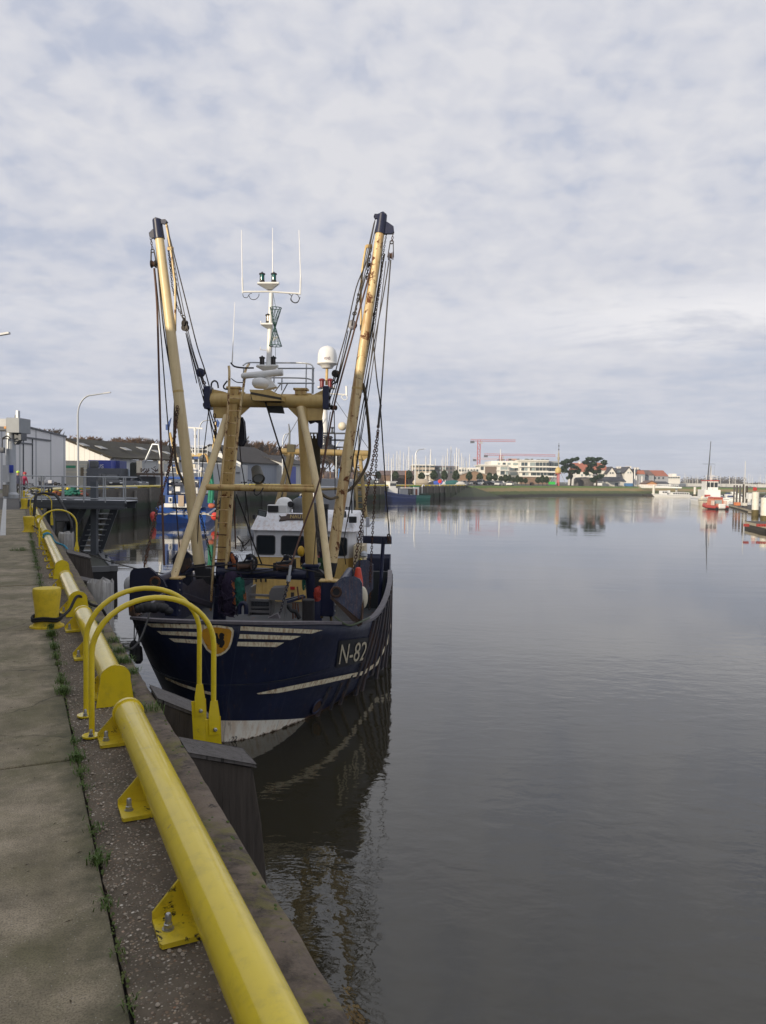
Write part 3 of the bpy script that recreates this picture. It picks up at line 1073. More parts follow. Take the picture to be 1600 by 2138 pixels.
bollard(8.75, 0.265, 'big yellow bollard with a black mooring rope around its foot', 0.95)
bollard(23.3, 0.255, 'plain yellow bollard standing beside the second hoop')
bollard(38.9, 0.24, 'yellow bollard in front of the gangway platform', 1.05)
bollard(54.6, 0.24, 'small distant yellow bollard with white sacks behind it', 1.2)
BROPE = flat('black_rope', (0.012, 0.012, 0.012), 0.8)
mm = M()
for k in range(2):
 mm.tube([Q(8.75 + 0.145 * math.sin(2 * PI * i / 20), 0.265 + 0.145 * math.cos(2 * PI * i / 20), 0.075 + k * 0.025 + 0.01 * math.sin(i)) for i in range(21)], 0.013, 8)
mm.tube(spline([Q(8.80, 0.41, 0.08), Q(9.0, 0.50, 0.12), Q(9.2, 0.60, 0.235), Q(9.3, 0.74, 0.12), Q(9.3, 0.88, 0.03), D(236, 1330, 9.2), D(262, 1352, 10.0), D(277, 1353, 10.8), D(295, 1330, 11.8), D(313, 1281, 13.0)], 8), 0.016, 8)
tag(mm.build('mooring_rope', BROPE), 'black mooring rope from the big bollard sagging to the bow of the navy trawler', 'rope')
mm = M()
mm.tube(sag(Q(23.3, 0.3, 0.2), D(440, 1205, 17.2), 0.35, 16), 0.016, 6)
tag(mm.build('mooring_rope', WIRE), 'thin dark mooring line stretched past the gangway stairs to the trawler deck', 'rope')
mm = M()
mm.tube(spline([Q(19.0, 0.5, 0.22), Q(19.05, 0.62, 0.25), Q(18.9, 0.75, 0.06), Q(18.4, 0.95, -0.02), Q(17.6, 1.05, -0.3)], 6), 0.022, 6)
mm.tube([Q(19.0, 0.6 + 0.1 * math.cos(PI * i / 8), 0.145 + 0.1 * math.sin(PI * i / 8)) for i in range(9)], 0.02, 6)
tag(mm.build('blue_rope', flat('blue_rope', (0.03, 0.22, 0.35), 0.8)), 'bright blue rope tied over the tube rail near the second hoop', 'rope')

# ------------------------------------------------------------------ timber piles of the quay
def square_pile(a0, a1, l0, l1, top, slope, label, rake=0.11):
 t = thing('timber_pile', label, 'timber pile', Q((a0 + a1) / 2, (l0 + l1) / 2, -QZ), 'square timber fender piles at the quay edge')
 g = M()
 zb = -3.9
 n = 8
 rr = random.Random(int(a0 * 10))
 for i in range(n + 1):
  z = top - 0.012 + (zb - top) * i / n
  o = rake * (top - z)
  j = lambda: rr.uniform(-0.006, 0.006)
  for l, a in ((l0, a0), (l1, a0), (l1, a1), (l0, a1)):
   zz_ = z - (slope * (l - l0) if i == 0 else 0)
   g.v.append(Q(a + j(), l + (o if l == l1 else 0) + j(), zz_))
 for i in range(n):
  for k in range(4):
   k2 = (k + 1) % 4
   g.f.append((i * 4 + k, i * 4 + k2, (i + 1) * 4 + k2, (i + 1) * 4 + k))
 g.f.append((3, 2, 1, 0))
 g.build('pile_shaft', TIMD, t, smooth=0, bevel=0.006)
 c = M()
 c.prism([Q(a0 - .012, l0 - .01, top), Q(a0 - .012, l1 + .012, top - slope * (l1 - l0)), Q(a1 + .012, l1 + .012, top - slope * (l1 - l0)), Q(a1 + .012, l0 - .01, top)], V((0, 0, 0.02)))
 c.build('weathered_top', TIMG, t, smooth=0, bevel=0.006)
 return t

square_pile(4.47, 4.73, 0.90, 1.28, -0.03, 0.34, 'big square dark timber pile right below the clamp plates of the twin hoops')
square_pile(5.55, 5.92, 0.90, 1.27, 0.0, 0.55, 'square dark timber pile behind the twin hoops, close to the bow waterline')
square_pile(16.9, 17.7, 0.92, 1.35, -0.02, 0.3, 'square dark timber pile below the second hoop')
square_pile(13.6, 14.1, 0.9, 1.2, -0.15, 0.3, 'low square timber stub between the white pile and the second hoop', 0.05)

def round_pile(a, l, top, r, label, mat, world=None, zb=-1.0, group='round timber piles'):
 b_ = Q(a, l, 0) if world is None else V(world)
 rr = random.Random(int(abs(b_.x * 13) + b_.y * 7))
 g = M()
 n = 18
 ring_r = [r * rr.uniform(0.86, 1.05) for _ in range(n)]
 zs = [zb, (zb + top) / 2, top - 0.25, top - 0.04, top]
 for i, z in enumerate(zs):
  for j in range(n):
   q_ = ring_r[j] * (1.0 if i < 4 else 0.88)
   dz = rr.uniform(-0.07, 0.03) if i == 4 else 0
   g.v.append(V((b_.x + q_ * math.cos(2 * PI * j / n), b_.y + q_ * math.sin(2 * PI * j / n), z + dz)))
 for i in range(4):
  for j in range(n):
   j2 = (j + 1) % n
   g.f.append((i * n + j, i * n + j2, (i + 1) * n + j2, (i + 1) * n + j))
 g.f.append(tuple(4 * n + j for j in range(n)))
 return tag(g.build('timber_pile', mat, smooth=50), label, 'timber pile', group)

round_pile(12.0, 1.10, QZ + 0.05, 0.19, 'cracked white-grey round timber pile between the tube rail and the trawler bow', TIMW)
round_pile(21.5, 1.12, QZ + 0.1, 0.2, 'cracked white-grey round timber pile behind the second hoop, beside the blue rope', TIMW)
# ================================================================== the navy trawler (own frame: x port side, y aft from the stem, z up)
BO = V((-2.96, 14.23, 0))
BTH = math.atan(0.045)
BA = V((math.sin(BTH), math.cos(BTH), 0))
BB = V((math.cos(BTH), -math.sin(BTH), 0))
TW = thing('fishing_trawler', 'navy blue beam trawler with tan booms and a lion shield on its bow', 'fishing boat', BO, None, -BTH)
EYEB = V(((EYE - BO).dot(BB), (EYE - BO).dot(BA), EYE.z))

def b_(px, py, s):                     # boat point seen at a pixel, at station s metres aft of the stem
 d = ray(px, py)
 dl = V((d.dot(BB), d.dot(BA), d.z))
 return EYEB + dl * ((s - EYEB.y) / dl.y)

def bl(pts):
 return [b_(*p) for p in pts]

def lerp_tab(tab, x):
 for (x0, y0), (x1, y1) in zip(tab, tab[1:]):
  if x <= x1:
   return y0 + (y1 - y0) * max(0, (x - x0)) / (x1 - x0)
 return tab[-1][1]

RIM = [(-0.4, 2.36), (0.3, 2.26), (1, 2.13), (2, 1.96), (3, 1.885), (4, 1.94), (5, 2.05), (6, 2.13), (8, 2.19), (9.3, 2.2), (9.6, 1.7), (20, 1.75)]

def hb(s, t):
 s0 = -0.4 * t
 S_ = 8 - 2 * t
 q = 1.5 + 1.5 * max(t, 0) ** 1.5
 u = min(1, max(0, (S_ - s) / (S_ - s0)))
 bb_ = 2.9 * (1 - u * u) ** (1 / q)
 if s > 7:
  bb_ *= 1 - 0.012 * (s - 7)
 return bb_

def hull_mat():
 m, nt, b = mat_new('navy_hull_paint')
 t = N(nt, 'TexCoord')
 c = t.outputs['Object']
 sp = N(nt, 'SeparateXYZ')
 nt.links.new(c, sp.inputs[0])
 n1 = noise(nt, c, 1.3, 6, 0.65)
 n2 = noise(nt, c, 7, 7, 0.72, 0.3)
 sc_ = noise(nt, coords(nt, (5, 5, 0.35)), 1.8, 5, 0.7)
 o = mixc(nt, ramp(nt, n1, [(0.3, 0.0), (0.7, 1.0)]), (0.007, 0.014, 0.052), (0.005, 0.008, 0.026))
 o = mixc(nt, math_n(nt, 'MULTIPLY', ramp(nt, sc_, [(0.52, 0.0), (0.75, 1.0)]), 0.38), o, (0.05, 0.055, 0.085))
 # thin scratches
 s2 = noise(nt, coords(nt, (1.0, 14, 1.6)), 3.0, 3, 0.6)
 o = mixc(nt, math_n(nt, 'MULTIPLY', ramp(nt, s2, [(0.70, 0.0), (0.74, 1.0)]), 0.35), o, (0.14, 0.15, 0.19))
 # white boot top rising at the bow: z < 0.41 - 0.27 s
 lv = math_n(nt, 'MULTIPLY_ADD', sp.outputs[1], 0.26, sp.outputs[2])
 wt = math_n(nt, 'LESS_THAN', lv, 0.42)
 ws = ramp(nt, noise(nt, coords(nt, (5, 5, 0.6)), 1.6, 5, 0.7), [(0.44, 0.0), (0.62, 1.0)])
 wcol = mixc(nt, math_n(nt, 'MULTIPLY', ws, 0.42), (0.86, 0.82, 0.71), (0.50, 0.27, 0.09))
 o = mixc(nt, wt, o, wcol)
 # rust and weed near the water
 zl = math_n(nt, 'MULTIPLY_ADD', n2, -0.35, math_n(nt, 'ADD', sp.outputs[2], 0.19))
 o = mixc(nt, ramp(nt, zl, [(0.02, 1.0), (0.06, 0.0)]), o, (0.16, 0.075, 0.03))
 o = mixc(nt, ramp(nt, zl, [(-0.01, 1.0), (0.02, 0.0)]), o, (0.022, 0.024, 0.012))
 rk = ramp(nt, noise(nt, c, 4.2, 8, 0.74, 0.4), [(0.66, 0.0), (0.70, 1.0)])
 o = mixc(nt, math_n(nt, 'MULTIPLY', rk, 0.5), o, (0.10, 0.045, 0.02))
 run = ramp(nt, noise(nt, coords(nt, (4.5, 4.5, 0.28)), 2.3, 5, 0.7), [(0.60, 0.0), (0.70, 1.0)])
 o = mixc(nt, math_n(nt, 'MULTIPLY', run, 0.45), o, (0.11, 0.05, 0.022))
 sy = math_n(nt, 'LESS_THAN', math_n(nt, 'FRACT', math_n(nt, 'MULTIPLY', math_n(nt, 'ADD', sp.outputs[1], math_n(nt, 'ABSOLUTE', sp.outputs[0])), 0.62)), 0.012)
 sz = math_n(nt, 'LESS_THAN', math_n(nt, 'FRACT', math_n(nt, 'MULTIPLY_ADD', sp.outputs[1], 0.06, math_n(nt, 'MULTIPLY', sp.outputs[2], 0.9))), 0.014)
 seam = math_n(nt, 'MAXIMUM', sy, sz)
 o = mixc(nt, math_n(nt, 'MULTIPLY', seam, 0.35), o, (0.05, 0.055, 0.09))
 nt.links.new(o, b.inputs['Base Color'])
 nt.links.new(math_n(nt, 'MULTIPLY_ADD', n2, 0.35, 0.28), b.inputs['Roughness'])
 dent = noise(nt, c, 2.0, 2, 0.5)
 bump(nt, b, math_n(nt, 'ADD', math_n(nt, 'MULTIPLY', dent, 1.4), math_n(nt, 'MULTIPLY_ADD', seam, 0.35, math_n(nt, 'MULTIPLY', n2, 0.2))), 0.35, 0.02)
 return m

HULLM = hull_mat()
LEN = 19.0
NT = 9

def hull_grid():
 us = []
 for i in range(26):
  us.append((i / 25) ** 2.2 * 9.3)
 us += [9.31, 9.6, 10.5, 12, 14, 16.5, LEN]
 P = {}
 for side in (-1, 1):
  for i, u in enumerate(us):
   for j in range(NT + 1):
    t = j / NT * 1.15 - 0.15
    s0 = -0.4 * max(t, 0)
    s = s0 + u * (LEN - s0) / LEN if u < 9.3 else u
    tt = max(t, 0)
    zr = lerp_tab(RIM, s)
    z = zr * t if t >= 0 else 3.0 * t
    x = hb(s, tt) * (1 if t >= 0 else 0.9)
    if i == 0:
     x = 0.0
    P[(side, i, j)] = V((side * x, s, z))
 return us, P

us, HP_ = hull_grid()
g = M()
idx = {}
for side in (-1, 1):
 for i in range(len(us)):
  for j in range(NT + 1):
   if i == 0 and side == 1:
    idx[(1, 0, j)] = idx[(-1, 0, j)]
    continue
   idx[(side, i, j)] = len(g.v)
   g.v.append(HP_[(side, i, j)])
for side in (-1, 1):
 for i in range(len(us) - 1):
  for j in range(NT):
   f = (idx[(side, i, j)], idx[(side, i + 1, j)], idx[(side, i + 1, j + 1)], idx[(side, i, j + 1)])
   g.f.append(f if side == 1 else tuple(reversed(f)))
L_ = len(us) - 1
for j in range(NT):
 g.f.append((idx[(1, L_, j)], idx[(-1, L_, j)], idx[(-1, L_, j + 1)], idx[(1, L_, j + 1)]))
HB = BVHTree.FromPolygons([tuple(p) for p in g.v], g.f)
hull = g.build('hull', HULLM, TW, smooth=40)
sol = hull.modifiers.new('shell', 'SOLIDIFY')
sol.thickness = 0.05
sol.offset = -1
# deck, bulkhead and rail
g = M()
ss = [-0.2, 0.2, 0.6, 1, 1.6, 2.4, 3.5, 5, 7, 9, 12, 16, LEN - 0.05]
for s in ss:
 x = hb(s, 0.62) - 0.06
 z = 1.15 - 0.03 * min(s, 8) * 0.5
 g.v += [V((-x, s, z)), V((x, s, z))]
for i in range(len(ss) - 1):
 g.f.append((i * 2, i * 2 + 1, i * 2 + 3, i * 2 + 2))
g.build('deck', paint('worn_deck_paint', (0.045, 0.05, 0.055), 0.7, rust=0.35, var=0.4), TW, smooth=0)
g = M()
RAILM = paint('worn_rail_cap', (0.16, 0.145, 0.16), 0.55, rust=0.28, var=0.45, scale=2.5, dirtk=0.6, bmp=0.4)
for side in (-1, 1):
 pts = []
 for i in range(len(us)):
  p = HP_[(side, i, NT)]
  if us[i] <= 9.3:
   pts.append(p)
 n = len(pts)
 prev = None
 for i, p in enumerate(pts):
  a = pts[max(0, i - 1)]
  c = pts[min(n - 1, i + 1)]
  d = (c - a)
  d.z = 0
  d.normalize()
  nx = V((d.y, -d.x, 0)) * side
  if i == 0:
   nx = V((0, -1, 0))
  o_ = p + nx * 0.03
  i_ = p - nx * 0.10
  row = [o_ + V((0, 0, -0.035)), o_ + V((0, 0, 0.018)), i_ + V((0, 0, 0.018)), i_ + V((0, 0, -0.035))]
  k = len(g.v)
  g.v += row
  if prev is not None:
   for q in range(4):
    q2 = (q + 1) % 4
    f = (prev + q, prev + q2, k + q2, k + q)
    g.f.append(f if side == -1 else tuple(reversed(f)))
  prev = k
g.build('bulwark_rail', RAILM, TW, smooth=40)
g = M()
g.bx(1.55, 2.78, 9.25, 9.33, 0.8, 2.16)
g.build('bulkhead', flat('dark_green_grey_paint', (0.022, 0.028, 0.03), 0.6), TW, smooth=0)
# dark bulwark posts inside the port side
for s in (4.6, 5.8, 7.0, 8.2):
 x = hb(s, 0.95) - 0.08
 M().prism([(x - 0.22, s, 1.05), (x, s, 1.05), (x, s, lerp_tab(RIM, s) - 0.05), (x - 0.05, s, lerp_tab(RIM, s) - 0.05)], (0, 0.03, 0)).build('bulwark_stay', NAVY, TW, smooth=0)

def hproj(px, py, off=0.012):
 d = ray(px, py)
 dl = V((d.dot(BB), d.dot(BA), d.z)).normalized()
 loc, nor, _, _ = HB.ray_cast(EYEB, dl)
 if loc is None:
  return None
 if nor.dot(dl) > 0:
  nor = -nor
 return loc + nor * off

def strip_hull(top, bot, n, off=0.012):
 """ribbon on the hull between two pixel polylines"""
 g = M()

 def pl(L, t):
  k = t * (len(L) - 1)
  i = min(int(k), len(L) - 2)
  f = k - i
  return (L[i][0] + (L[i + 1][0] - L[i][0]) * f, L[i][1] + (L[i + 1][1] - L[i][1]) * f)
 rows = []
 for i in range(n + 1):
  a, c = pl(top, i / n), pl(bot, i / n)
  p, q_ = hproj(*a, off), hproj(*c, off)
  if p is None or q_ is None:
   continue
  rows.append((p, q_))
 for p, q_ in rows:
  g.v += [p, q_]
 for i in range(len(rows) - 1):
  g.f.append((2 * i, 2 * i + 1, 2 * i + 3, 2 * i + 2))
 return g

STRP = paint('stripe_cream_paint', (0.90, 0.82, 0.60), 0.55, rust=0.28, var=0.08, scale=1.8, streak=0.75, dirtk=0.05, rustcol=(0.30, 0.12, 0.03))
for top, bot in (([(503, 1307), (674, 1315)], [(502, 1316), (650, 1322.5)]), ([(501, 1323.5), (628, 1327.5)], [(499, 1333), (608, 1335.5)]), ([(497, 1339.5), (593, 1341)], [(495, 1348.5), (577, 1350.5)]),
     ([(302, 1301), (428, 1303.5)], [(318, 1309), (430, 1313)]), ([(328, 1317), (431, 1320)], [(338, 1324.5), (433, 1329.5)]), ([(353, 1332), (435, 1336.5)], [(365, 1340), (437, 1345.5)])):
 strip_hull(top, bot, 16).build('bow_stripe', STRP, TW, smooth=60)
strip_hull([(535, 1446), (581, 1435.5), (667, 1418), (757, 1400), (786, 1380.5), (807, 1337), (815.5, 1290)], [(539, 1448), (581, 1445), (667, 1428), (757, 1408), (786, 1388), (808.5, 1342), (816.5, 1294)], 50, 0.03).build('sheer_stripe', STRP, TW, smooth=60)
strip_hull([(346, 1412), (380, 1426), (420, 1439), (452, 1447)], [(347, 1417), (380, 1432), (420, 1445), (452, 1453)], 20, 0.02).build('sheer_stripe', STRP, TW, smooth=60)

# shield with a lion
SH = [(415, 1322), (419, 1311), (432, 1305), (455, 1305), (476, 1308), (485, 1310), (489, 1316), (488, 1326), (485, 1340), (480, 1353), (472, 1362), (462, 1368), (454, 1370), (443, 1366), (432, 1357), (423, 1342)]

def hull_poly(poly, off, grow=1.0):
 """filled outline on the hull, fan of rings around its middle"""
 cxm = sum(p[0] for p in poly) / len(poly)
 cym = sum(p[1] for p in poly) / len(poly)
 g = M()
 n = len(poly)
 rings = [0.0, 0.35, 0.7, 1.0]
 c = hproj(cxm, cym, off)
 g.v.append(c)
 for r_ in rings[1:]:
  for p in poly:
   g.v.append(hproj(cxm + (p[0] - cxm) * r_ * grow, cym + (p[1] - cym) * r_ * grow, off))
 for j in range(n):
  g.f.append((0, 1 + j, 1 + (j + 1) % n))
 for k in range(2):
  for j in range(n):
   j2 = (j + 1) % n
   g.f.append((1 + k * n + j, 1 + k * n + n + j, 1 + k * n + n + j2, 1 + k * n + j2))
 return g

shd = hull_poly(SH, 0.012, 1.0).build('bow_shield', STRP, TW, smooth=60)
hull_poly(SH, 0.019, 0.86).build('shield_field', paint('shield_yellow', (0.74, 0.35, 0.02), 0.55, rust=0.3, var=0.25, streak=0.25, rustcol=(0.22, 0.07, 0.015)), shd, smooth=60)
LION = [(446, 1323), (449, 1321), (455, 1321), (456, 1327), (457, 1331), (459, 1333), (458, 1326), (460, 1321), (464, 1320), (468, 1322), (470, 1325), (468, 1328), (469, 1332), (467, 1334), (470, 1338), (470, 1343), (468, 1346), (466, 1349), (465, 1352), (461, 1351), (458, 1349), (460, 1345), (456, 1345), (455, 1342), (453, 1341), (452, 1345), (449, 1342), (449, 1339), (446, 1338), (448, 1335), (446, 1329)]
g = M()
pts = [hproj(x, y, 0.026) for x, y in LION]
g.v = pts
g.f = [tuple(t) for t in tessellate_polygon([[V((x, y, 0)) for x, y in LION]])]
g.build('lion_emblem', BLACK, shd, smooth=60)

# number panel
npan = strip_hull([(707, 1337), (770, 1330)], [(700, 1394), (762, 1381)], 10, 0.02).build('number_panel', flat('panel_black', (0.012, 0.013, 0.018), 0.45), TW, smooth=60)
tf, ff = text_faces('N-82')
g = M()
LET = paint('letter_cream_paint', (0.68, 0.63, 0.47), 0.55, rust=0.2, var=0.1, scale=3, streak=0.5, rustcol=(0.3, 0.14, 0.03))
for u, v in tf:
 x = bil(((711, 1344, 0), (766, 1338, 0), (760, 1377, 0), (705, 1386, 0)), u, v)
 g.v.append(hproj(x.x, x.y, 0.034))
g.f = ff
g.build('number_lettering', LET, npan, smooth=60)
tf, ff = text_faces('22')
g = M()
for u, v in tf:
 x = bil(((484, 1537, 0), (496, 1536, 0), (493, 1547, 0), (481, 1549, 0)), u, v)
 g.v.append(hproj(x.x, x.y, 0.02))
g.f = ff
g.build('draught_mark', BLACK, TW, smooth=0)

# scupper hole
c = hproj(661, 1475, 0.0)
n_ = (hproj(661, 1475, 0.1) - c).normalized()
g = M()
ax = V((0, 0, 1)).cross(n_).normalized()
ay = n_.cross(ax)
g.ring(c + n_ * 0.01, ax, ay, 0.16, 0.026, 20, 6)
sc_ = g.build('hawse_ring', NAVY, TW, smooth=60)
M().lathe(c + n_ * 0.004, [(0.15, 0), (0.15, 0.004)], 20, axis=n_).build('hawse_recess', RUSTY, sc_)

# rubbing timbers on the port side
FEND = paint('worn_fender_plank', (0.030, 0.030, 0.042), 0.6, rust=0.3, var=0.5, scale=2, streak=0.2, rustcol=(0.12, 0.10, 0.10))
for s, w_, zt, zb_ in ((1.75, .06, .62, 0.0), (2.2, .05, .6, -.1), (2.6, .08, .66, -.1), (3.0, .14, 1.85, .5), (3.4, .14, 1.88, .0), (3.75, .13, 1.9, -.1), (4.3, .16, 1.92, .25), (4.9, .16, 2.0, -.1), (5.5, .2, 2.05, .1), (6.1, .18, 2.1, -.1), (6.8, .2, 2.1, .2), (7.5, .2, 2.15, -.1), (8.2, .2, 2.15, .1), (8.9, .2, 2.15, -.1)):
 g = M()
 k = 6
 for i in range(k + 1):
  z = zb_ + (min(zt, lerp_tab(RIM, s) - 0.06) - zb_) * i / k
  t = max(0, z / lerp_tab(RIM, s))
  for ds, dx in ((-w_ / 2, 0.0), (-w_ / 2, 0.06), (w_ / 2, 0.06), (w_ / 2, 0.0)):
   g.v.append(V((hb(s + ds, t) + dx - 0.01, s + ds, z)))
 for i in range(k):
  for q in range(4):
   q2 = (q + 1) % 4
   g.f.append((i * 4 + q, i * 4 + q2, (i + 1) * 4 + q2, (i + 1) * 4 + q))
 g.f.append((0, 1, 2, 3))
 g.f.append((k * 4 + 3, k * 4 + 2, k * 4 + 1, k * 4))
 g.build('rubbing_timber', FEND, TW, smooth=0, bevel=0.01)

# ------------------------------------------------------------------ gantry
GS = 4.1
cb = M()
pL, pR = b_(441, 835, GS), b_(676, 838, GS)
cb.tube([pL, pR], 0.165, 24)
cbo = cb.build('gantry_crossbeam', TAN, TW)
# side plates below and above the beam
for poly in ([(443, 812), (466, 817), (481, 822), (481, 851), (526, 846), (503, 867), (496, 873), (446, 873), (445, 850), (441, 850)],
    [(674, 814), (652, 825), (640, 826), (640, 848), (596, 846), (628, 878), (672, 877), (676, 850)]):
 ps = [b_(x, y, GS - 0.02) for x, y in poly]
 M().prism(ps, (0, 0.05, 0)).build('gusset_plate', TAN, cbo, smooth=0)
for px, sg in ((436, -1), (682, 1)):
 p = b_(px, 831, GS)
 sb = M().box(p, (0.15, 0.34, 0.54)).build('sheave_box', NAVY, cbo, smooth=0, bevel=0.02)
 for dz in (-0.17, 0.0, 0.17):
  M().lathe(p + V((0.075 * sg, -0.08, dz)), [(0.05, 0), (0.05, 0.03)], 12, axis=(sg, 0, 0)).build('sheave_pin', WIRE, sb)
for nm, x0, y0, x1, y1, w_ in (('gantry_leg', 490, 812, 466, 1176, 0.25), ('gantry_leg', 629, 815, 651, 1180, 0.27)):
 left = x0 < 560
 top, bot = b_(x0, y0, GS), b_(x1, y1, GS + 0.05)
 foot = bot + (bot - top).normalized() * 1.75
 g = M()
 if left:
  g.bar(top, bot, w_, 0.26, up=(0, -1, 0))
 else:
  g.tube([top, bot], [0.12, 0.15], 20)
 lo = g.build(nm, TANR if left else TAN, TW, smooth=30, bevel=0.02 if left else 0)
 M().tube([bot + V((0, 0, 0.02)), foot], 0.17 if not left else 0.16, 20).build('leg_socket', NAVY, lo)
 cp = M()
 cp.box(top + V((0, 0, 0.02)), (0.34, 0.3, 0.05))
 cp.box(top + V((0, 0, -0.06)), (0.26, 0.24, 0.1))
 cp.box(top + V((0.2, 0, -0.1)), (0.1, 0.16, 0.06))
 cp.build('leg_cap', TANR, lo, smooth=0, bevel=0.01)
 M().bar(bot + V((0, 0, 0.04)), bot + V((0, 0, -0.04)), 0.4, 0.4, up=(0, 1, 0)).build('leg_flange', NAVY, lo, smooth=0, bevel=0.02)

# ladder on the starboard leg
ld = M()
rl = [b_(478, 764, GS - 0.25), b_(479, 785, GS - 0.28), b_(476, 855, GS - 0.32), b_(464, 986, GS - 0.34), b_(456, 1052, GS - 0.32), b_(446, 1174, GS - 0.2), b_(440, 1275, GS - 0.1)]
rr_ = [b_(520, 760, GS + 0.4), b_(513, 773, GS + 0.05), b_(510, 797, GS - 0.28), b_(501, 864, GS - 0.32), b_(487, 1005, GS - 0.34), b_(479, 1072, GS - 0.32), b_(473, 1170, GS - 0.2), b_(467, 1275, GS - 0.1)]
ld.tube(spline(rl, 4), 0.03, 8)
ld.tube(spline(rr_, 4), 0.03, 8)
ladder = ld.build('ladder', BOOMR, TW, smooth=60)
for y in (831, 857, 883, 909, 935, 961, 987, 1012, 1037, 1064, 1091, 1116, 1142, 1168, 1195, 1221, 1246):
 def xat(L, y):
  for a, c in zip(L, L[1:]):
   pass
  return None
 xl = lerp_tab([(764, 478), (785, 479), (855, 476), (986, 464), (1052, 456), (1174, 446), (1275, 440)], y)
 xr = lerp_tab([(797, 510), (864, 501), (1005, 487), (1072, 479), (1170, 473), (1275, 467)], y)
 s_ = lerp_tab([(764, GS - .27), (860, GS - .32), (986, GS - .34), (1060, GS - .32), (1174, GS - .2), (1275, GS - .1)], y)
 M().tube([b_(xl, y, s_), b_(xr, y + 1, s_)], 0.014, 6).build('rung', BOOMR if y < 1100 else RUSTY if y < 1170 else NAVY, ladder)

# slanting struts on their posts, and the bar between them
for pts, post in (([(474, 868, GS - .1), (426, 1017, 3.35), (361, 1210, 2.4)], [(364, 1206), (362, 1285)]), ([(626, 850, GS - .12), (640, 905, 3.85), (667, 1040, 3.2), (688, 1217, 2.4)], [(687, 1212), (684, 1285)])):
 st_ = M().tube(bl(pts), [0.085] * len(pts), 14).build('strut', TANS, TW)
 a, c = b_(*post[0], 2.4), b_(*post[1], 2.4)
 g = M()
 g.bar(c, a, 0.30, 0.30, up=(0, 1, 0))
 po = g.build('strut_post', NAVY, st_, smooth=0, bevel=0.03)
 sg = 1 if post[0][0] > 500 else -1
 for k in range(5):
  M().lathe(a + (c - a) * (0.12 + 0.18 * k) + V((0.16 * 1, -0.12, 0)), [(0.018, 0), (0.018, 0.02)], 8, axis=(1, 0, 0)).build('bolt', STEEL, po)
 M().box(a + V((0, 0, 0.0)), (0.4, 0.34, 0.04)).build('post_cap', TANR, po, smooth=0, bevel=0.01)
br_ = M().tube([b_(428, 1017, 3.36), b_(667, 1022, 3.3)], 0.075, 14).build('cross_bar', TANR, TW)
M().tube([b_(548, 1014, 3.3), b_(660, 1014.5, 3.28)], 0.03, 8).build('cable_pipe', TANR, br_)
sl_ = M().lathe(b_(546, 1009, 3.2), [(0.01, -0.2), (0.14, -0.16), (0.15, 0.12), (0.13, 0.14)], 18, axis=(0.16, -0.8, -0.45))
slo = M()
c0 = b_(538, 991, 3.3)
slo.lathe(c0, [(0.06, -0.22), (0.12, -0.2), (0.135, 0.1), (0.145, 0.12), (0.145, 0.17), (0.13, 0.17), (0.12, 0.13), (0.0, 0.12)], 20, axis=V((0.30, -0.72, -0.62)))
deckl = slo.build('deck_lamp', flat('lamp_dark_olive', (0.05, 0.048, 0.035), 0.5), br_)
M().lathe(c0, [(0.11, 0.135), (0.11, 0.14)], 18, axis=V((0.30, -0.72, -0.62))).build('lamp_glass', flat('lamp_reflector', (0.6, 0.62, 0.6), 0.15, 0.6), deckl)
M().prism(bl([(531, 1016, 3.28), (552, 1016, 3.28), (544, 1003, 3.28), (538, 1003, 3.28)]), (0, 0.05, 0)).build('lamp_bracket', TANR, br_, smooth=0)
M().tube(spline(bl([(533, 1020, 3.25), (531, 1030, 3.25), (537, 1034, 3.25), (545, 1027, 3.25), (550, 1018, 3.25)]), 5), 0.012, 6).build('lamp_cable', BLACK, br_)

# platform with radar under the mast
pf = M()
pf.prism(bl([(522, 814, GS - .65), (565, 815, GS - .65), (588, 826, GS - .65), (588, 836, GS - .65), (528, 835, GS - .65)]), (0, 1.0, 0.02))
pfo = pf.build('gantry_platform', TAN, TW, smooth=0, bevel=0.008)
M().prism(bl([(523, 818, GS - .66), (588, 830, GS - .66), (588, 840, GS + .1), (527, 838, GS + .1)]), (0, 0, -0.05)).build('platform_floor', flat('platform_underside', (0.05, 0.042, 0.028), 0.7), pfo, smooth=0)
M().prism(bl([(556, 844, GS - .1), (588, 844, GS - .1), (592, 862, GS - .1), (562, 861, GS - .1)]), (0, 0.1, 0)).build('hanging_floodlight', flat('floodlight_black', (0.02, 0.022, 0.018), 0.5), pfo, smooth=0, bevel=0.01)

# mast
mast = M()
mx = lambda y: 562 + (760 - y) * 0.031
mpts = [b_(mx(y), y, GS + .1) for y in (812, 760, 735, 690, 640, 612)]
mast.tube(mpts, [0.075, 0.068, 0.066, 0.06, 0.055, 0.05], 14)
mo = mast.build('signal_mast', WHITE, TW, smooth=60)

def lamp_on(px, py, glass_mat, name='signal_lamp', s=GS + .1, k=1.0):
 p = b_(px, py, s)
 g = M()
 g.lathe(p, [(0.062 * k, 0), (0.062 * k, 0.03 * k), (0.05 * k, 0.035 * k)], 14)
 g.lathe(p, [(0.06 * k, 0.165 * k), (0.075 * k, 0.17 * k), (0.07 * k, 0.195 * k), (0.02 * k, 0.215 * k), (0.012 * k, 0.235 * k)], 14)
 for q in range(4):
  a = PI / 4 + q * PI / 2
  g.cyl(p + V((math.cos(a) * .06 * k, math.sin(a) * .06 * k, 0.02)), p + V((math.cos(a) * .06 * k, math.sin(a) * .06 * k, 0.17 * k)), 0.006, n=5)
 lo = g.build(name, BLACK, mo)
 M().lathe(p, [(0.052 * k, 0.035 * k), (0.054 * k, 0.1 * k), (0.052 * k, 0.165 * k)], 14).build('lens', glass_mat, lo)
 return lo

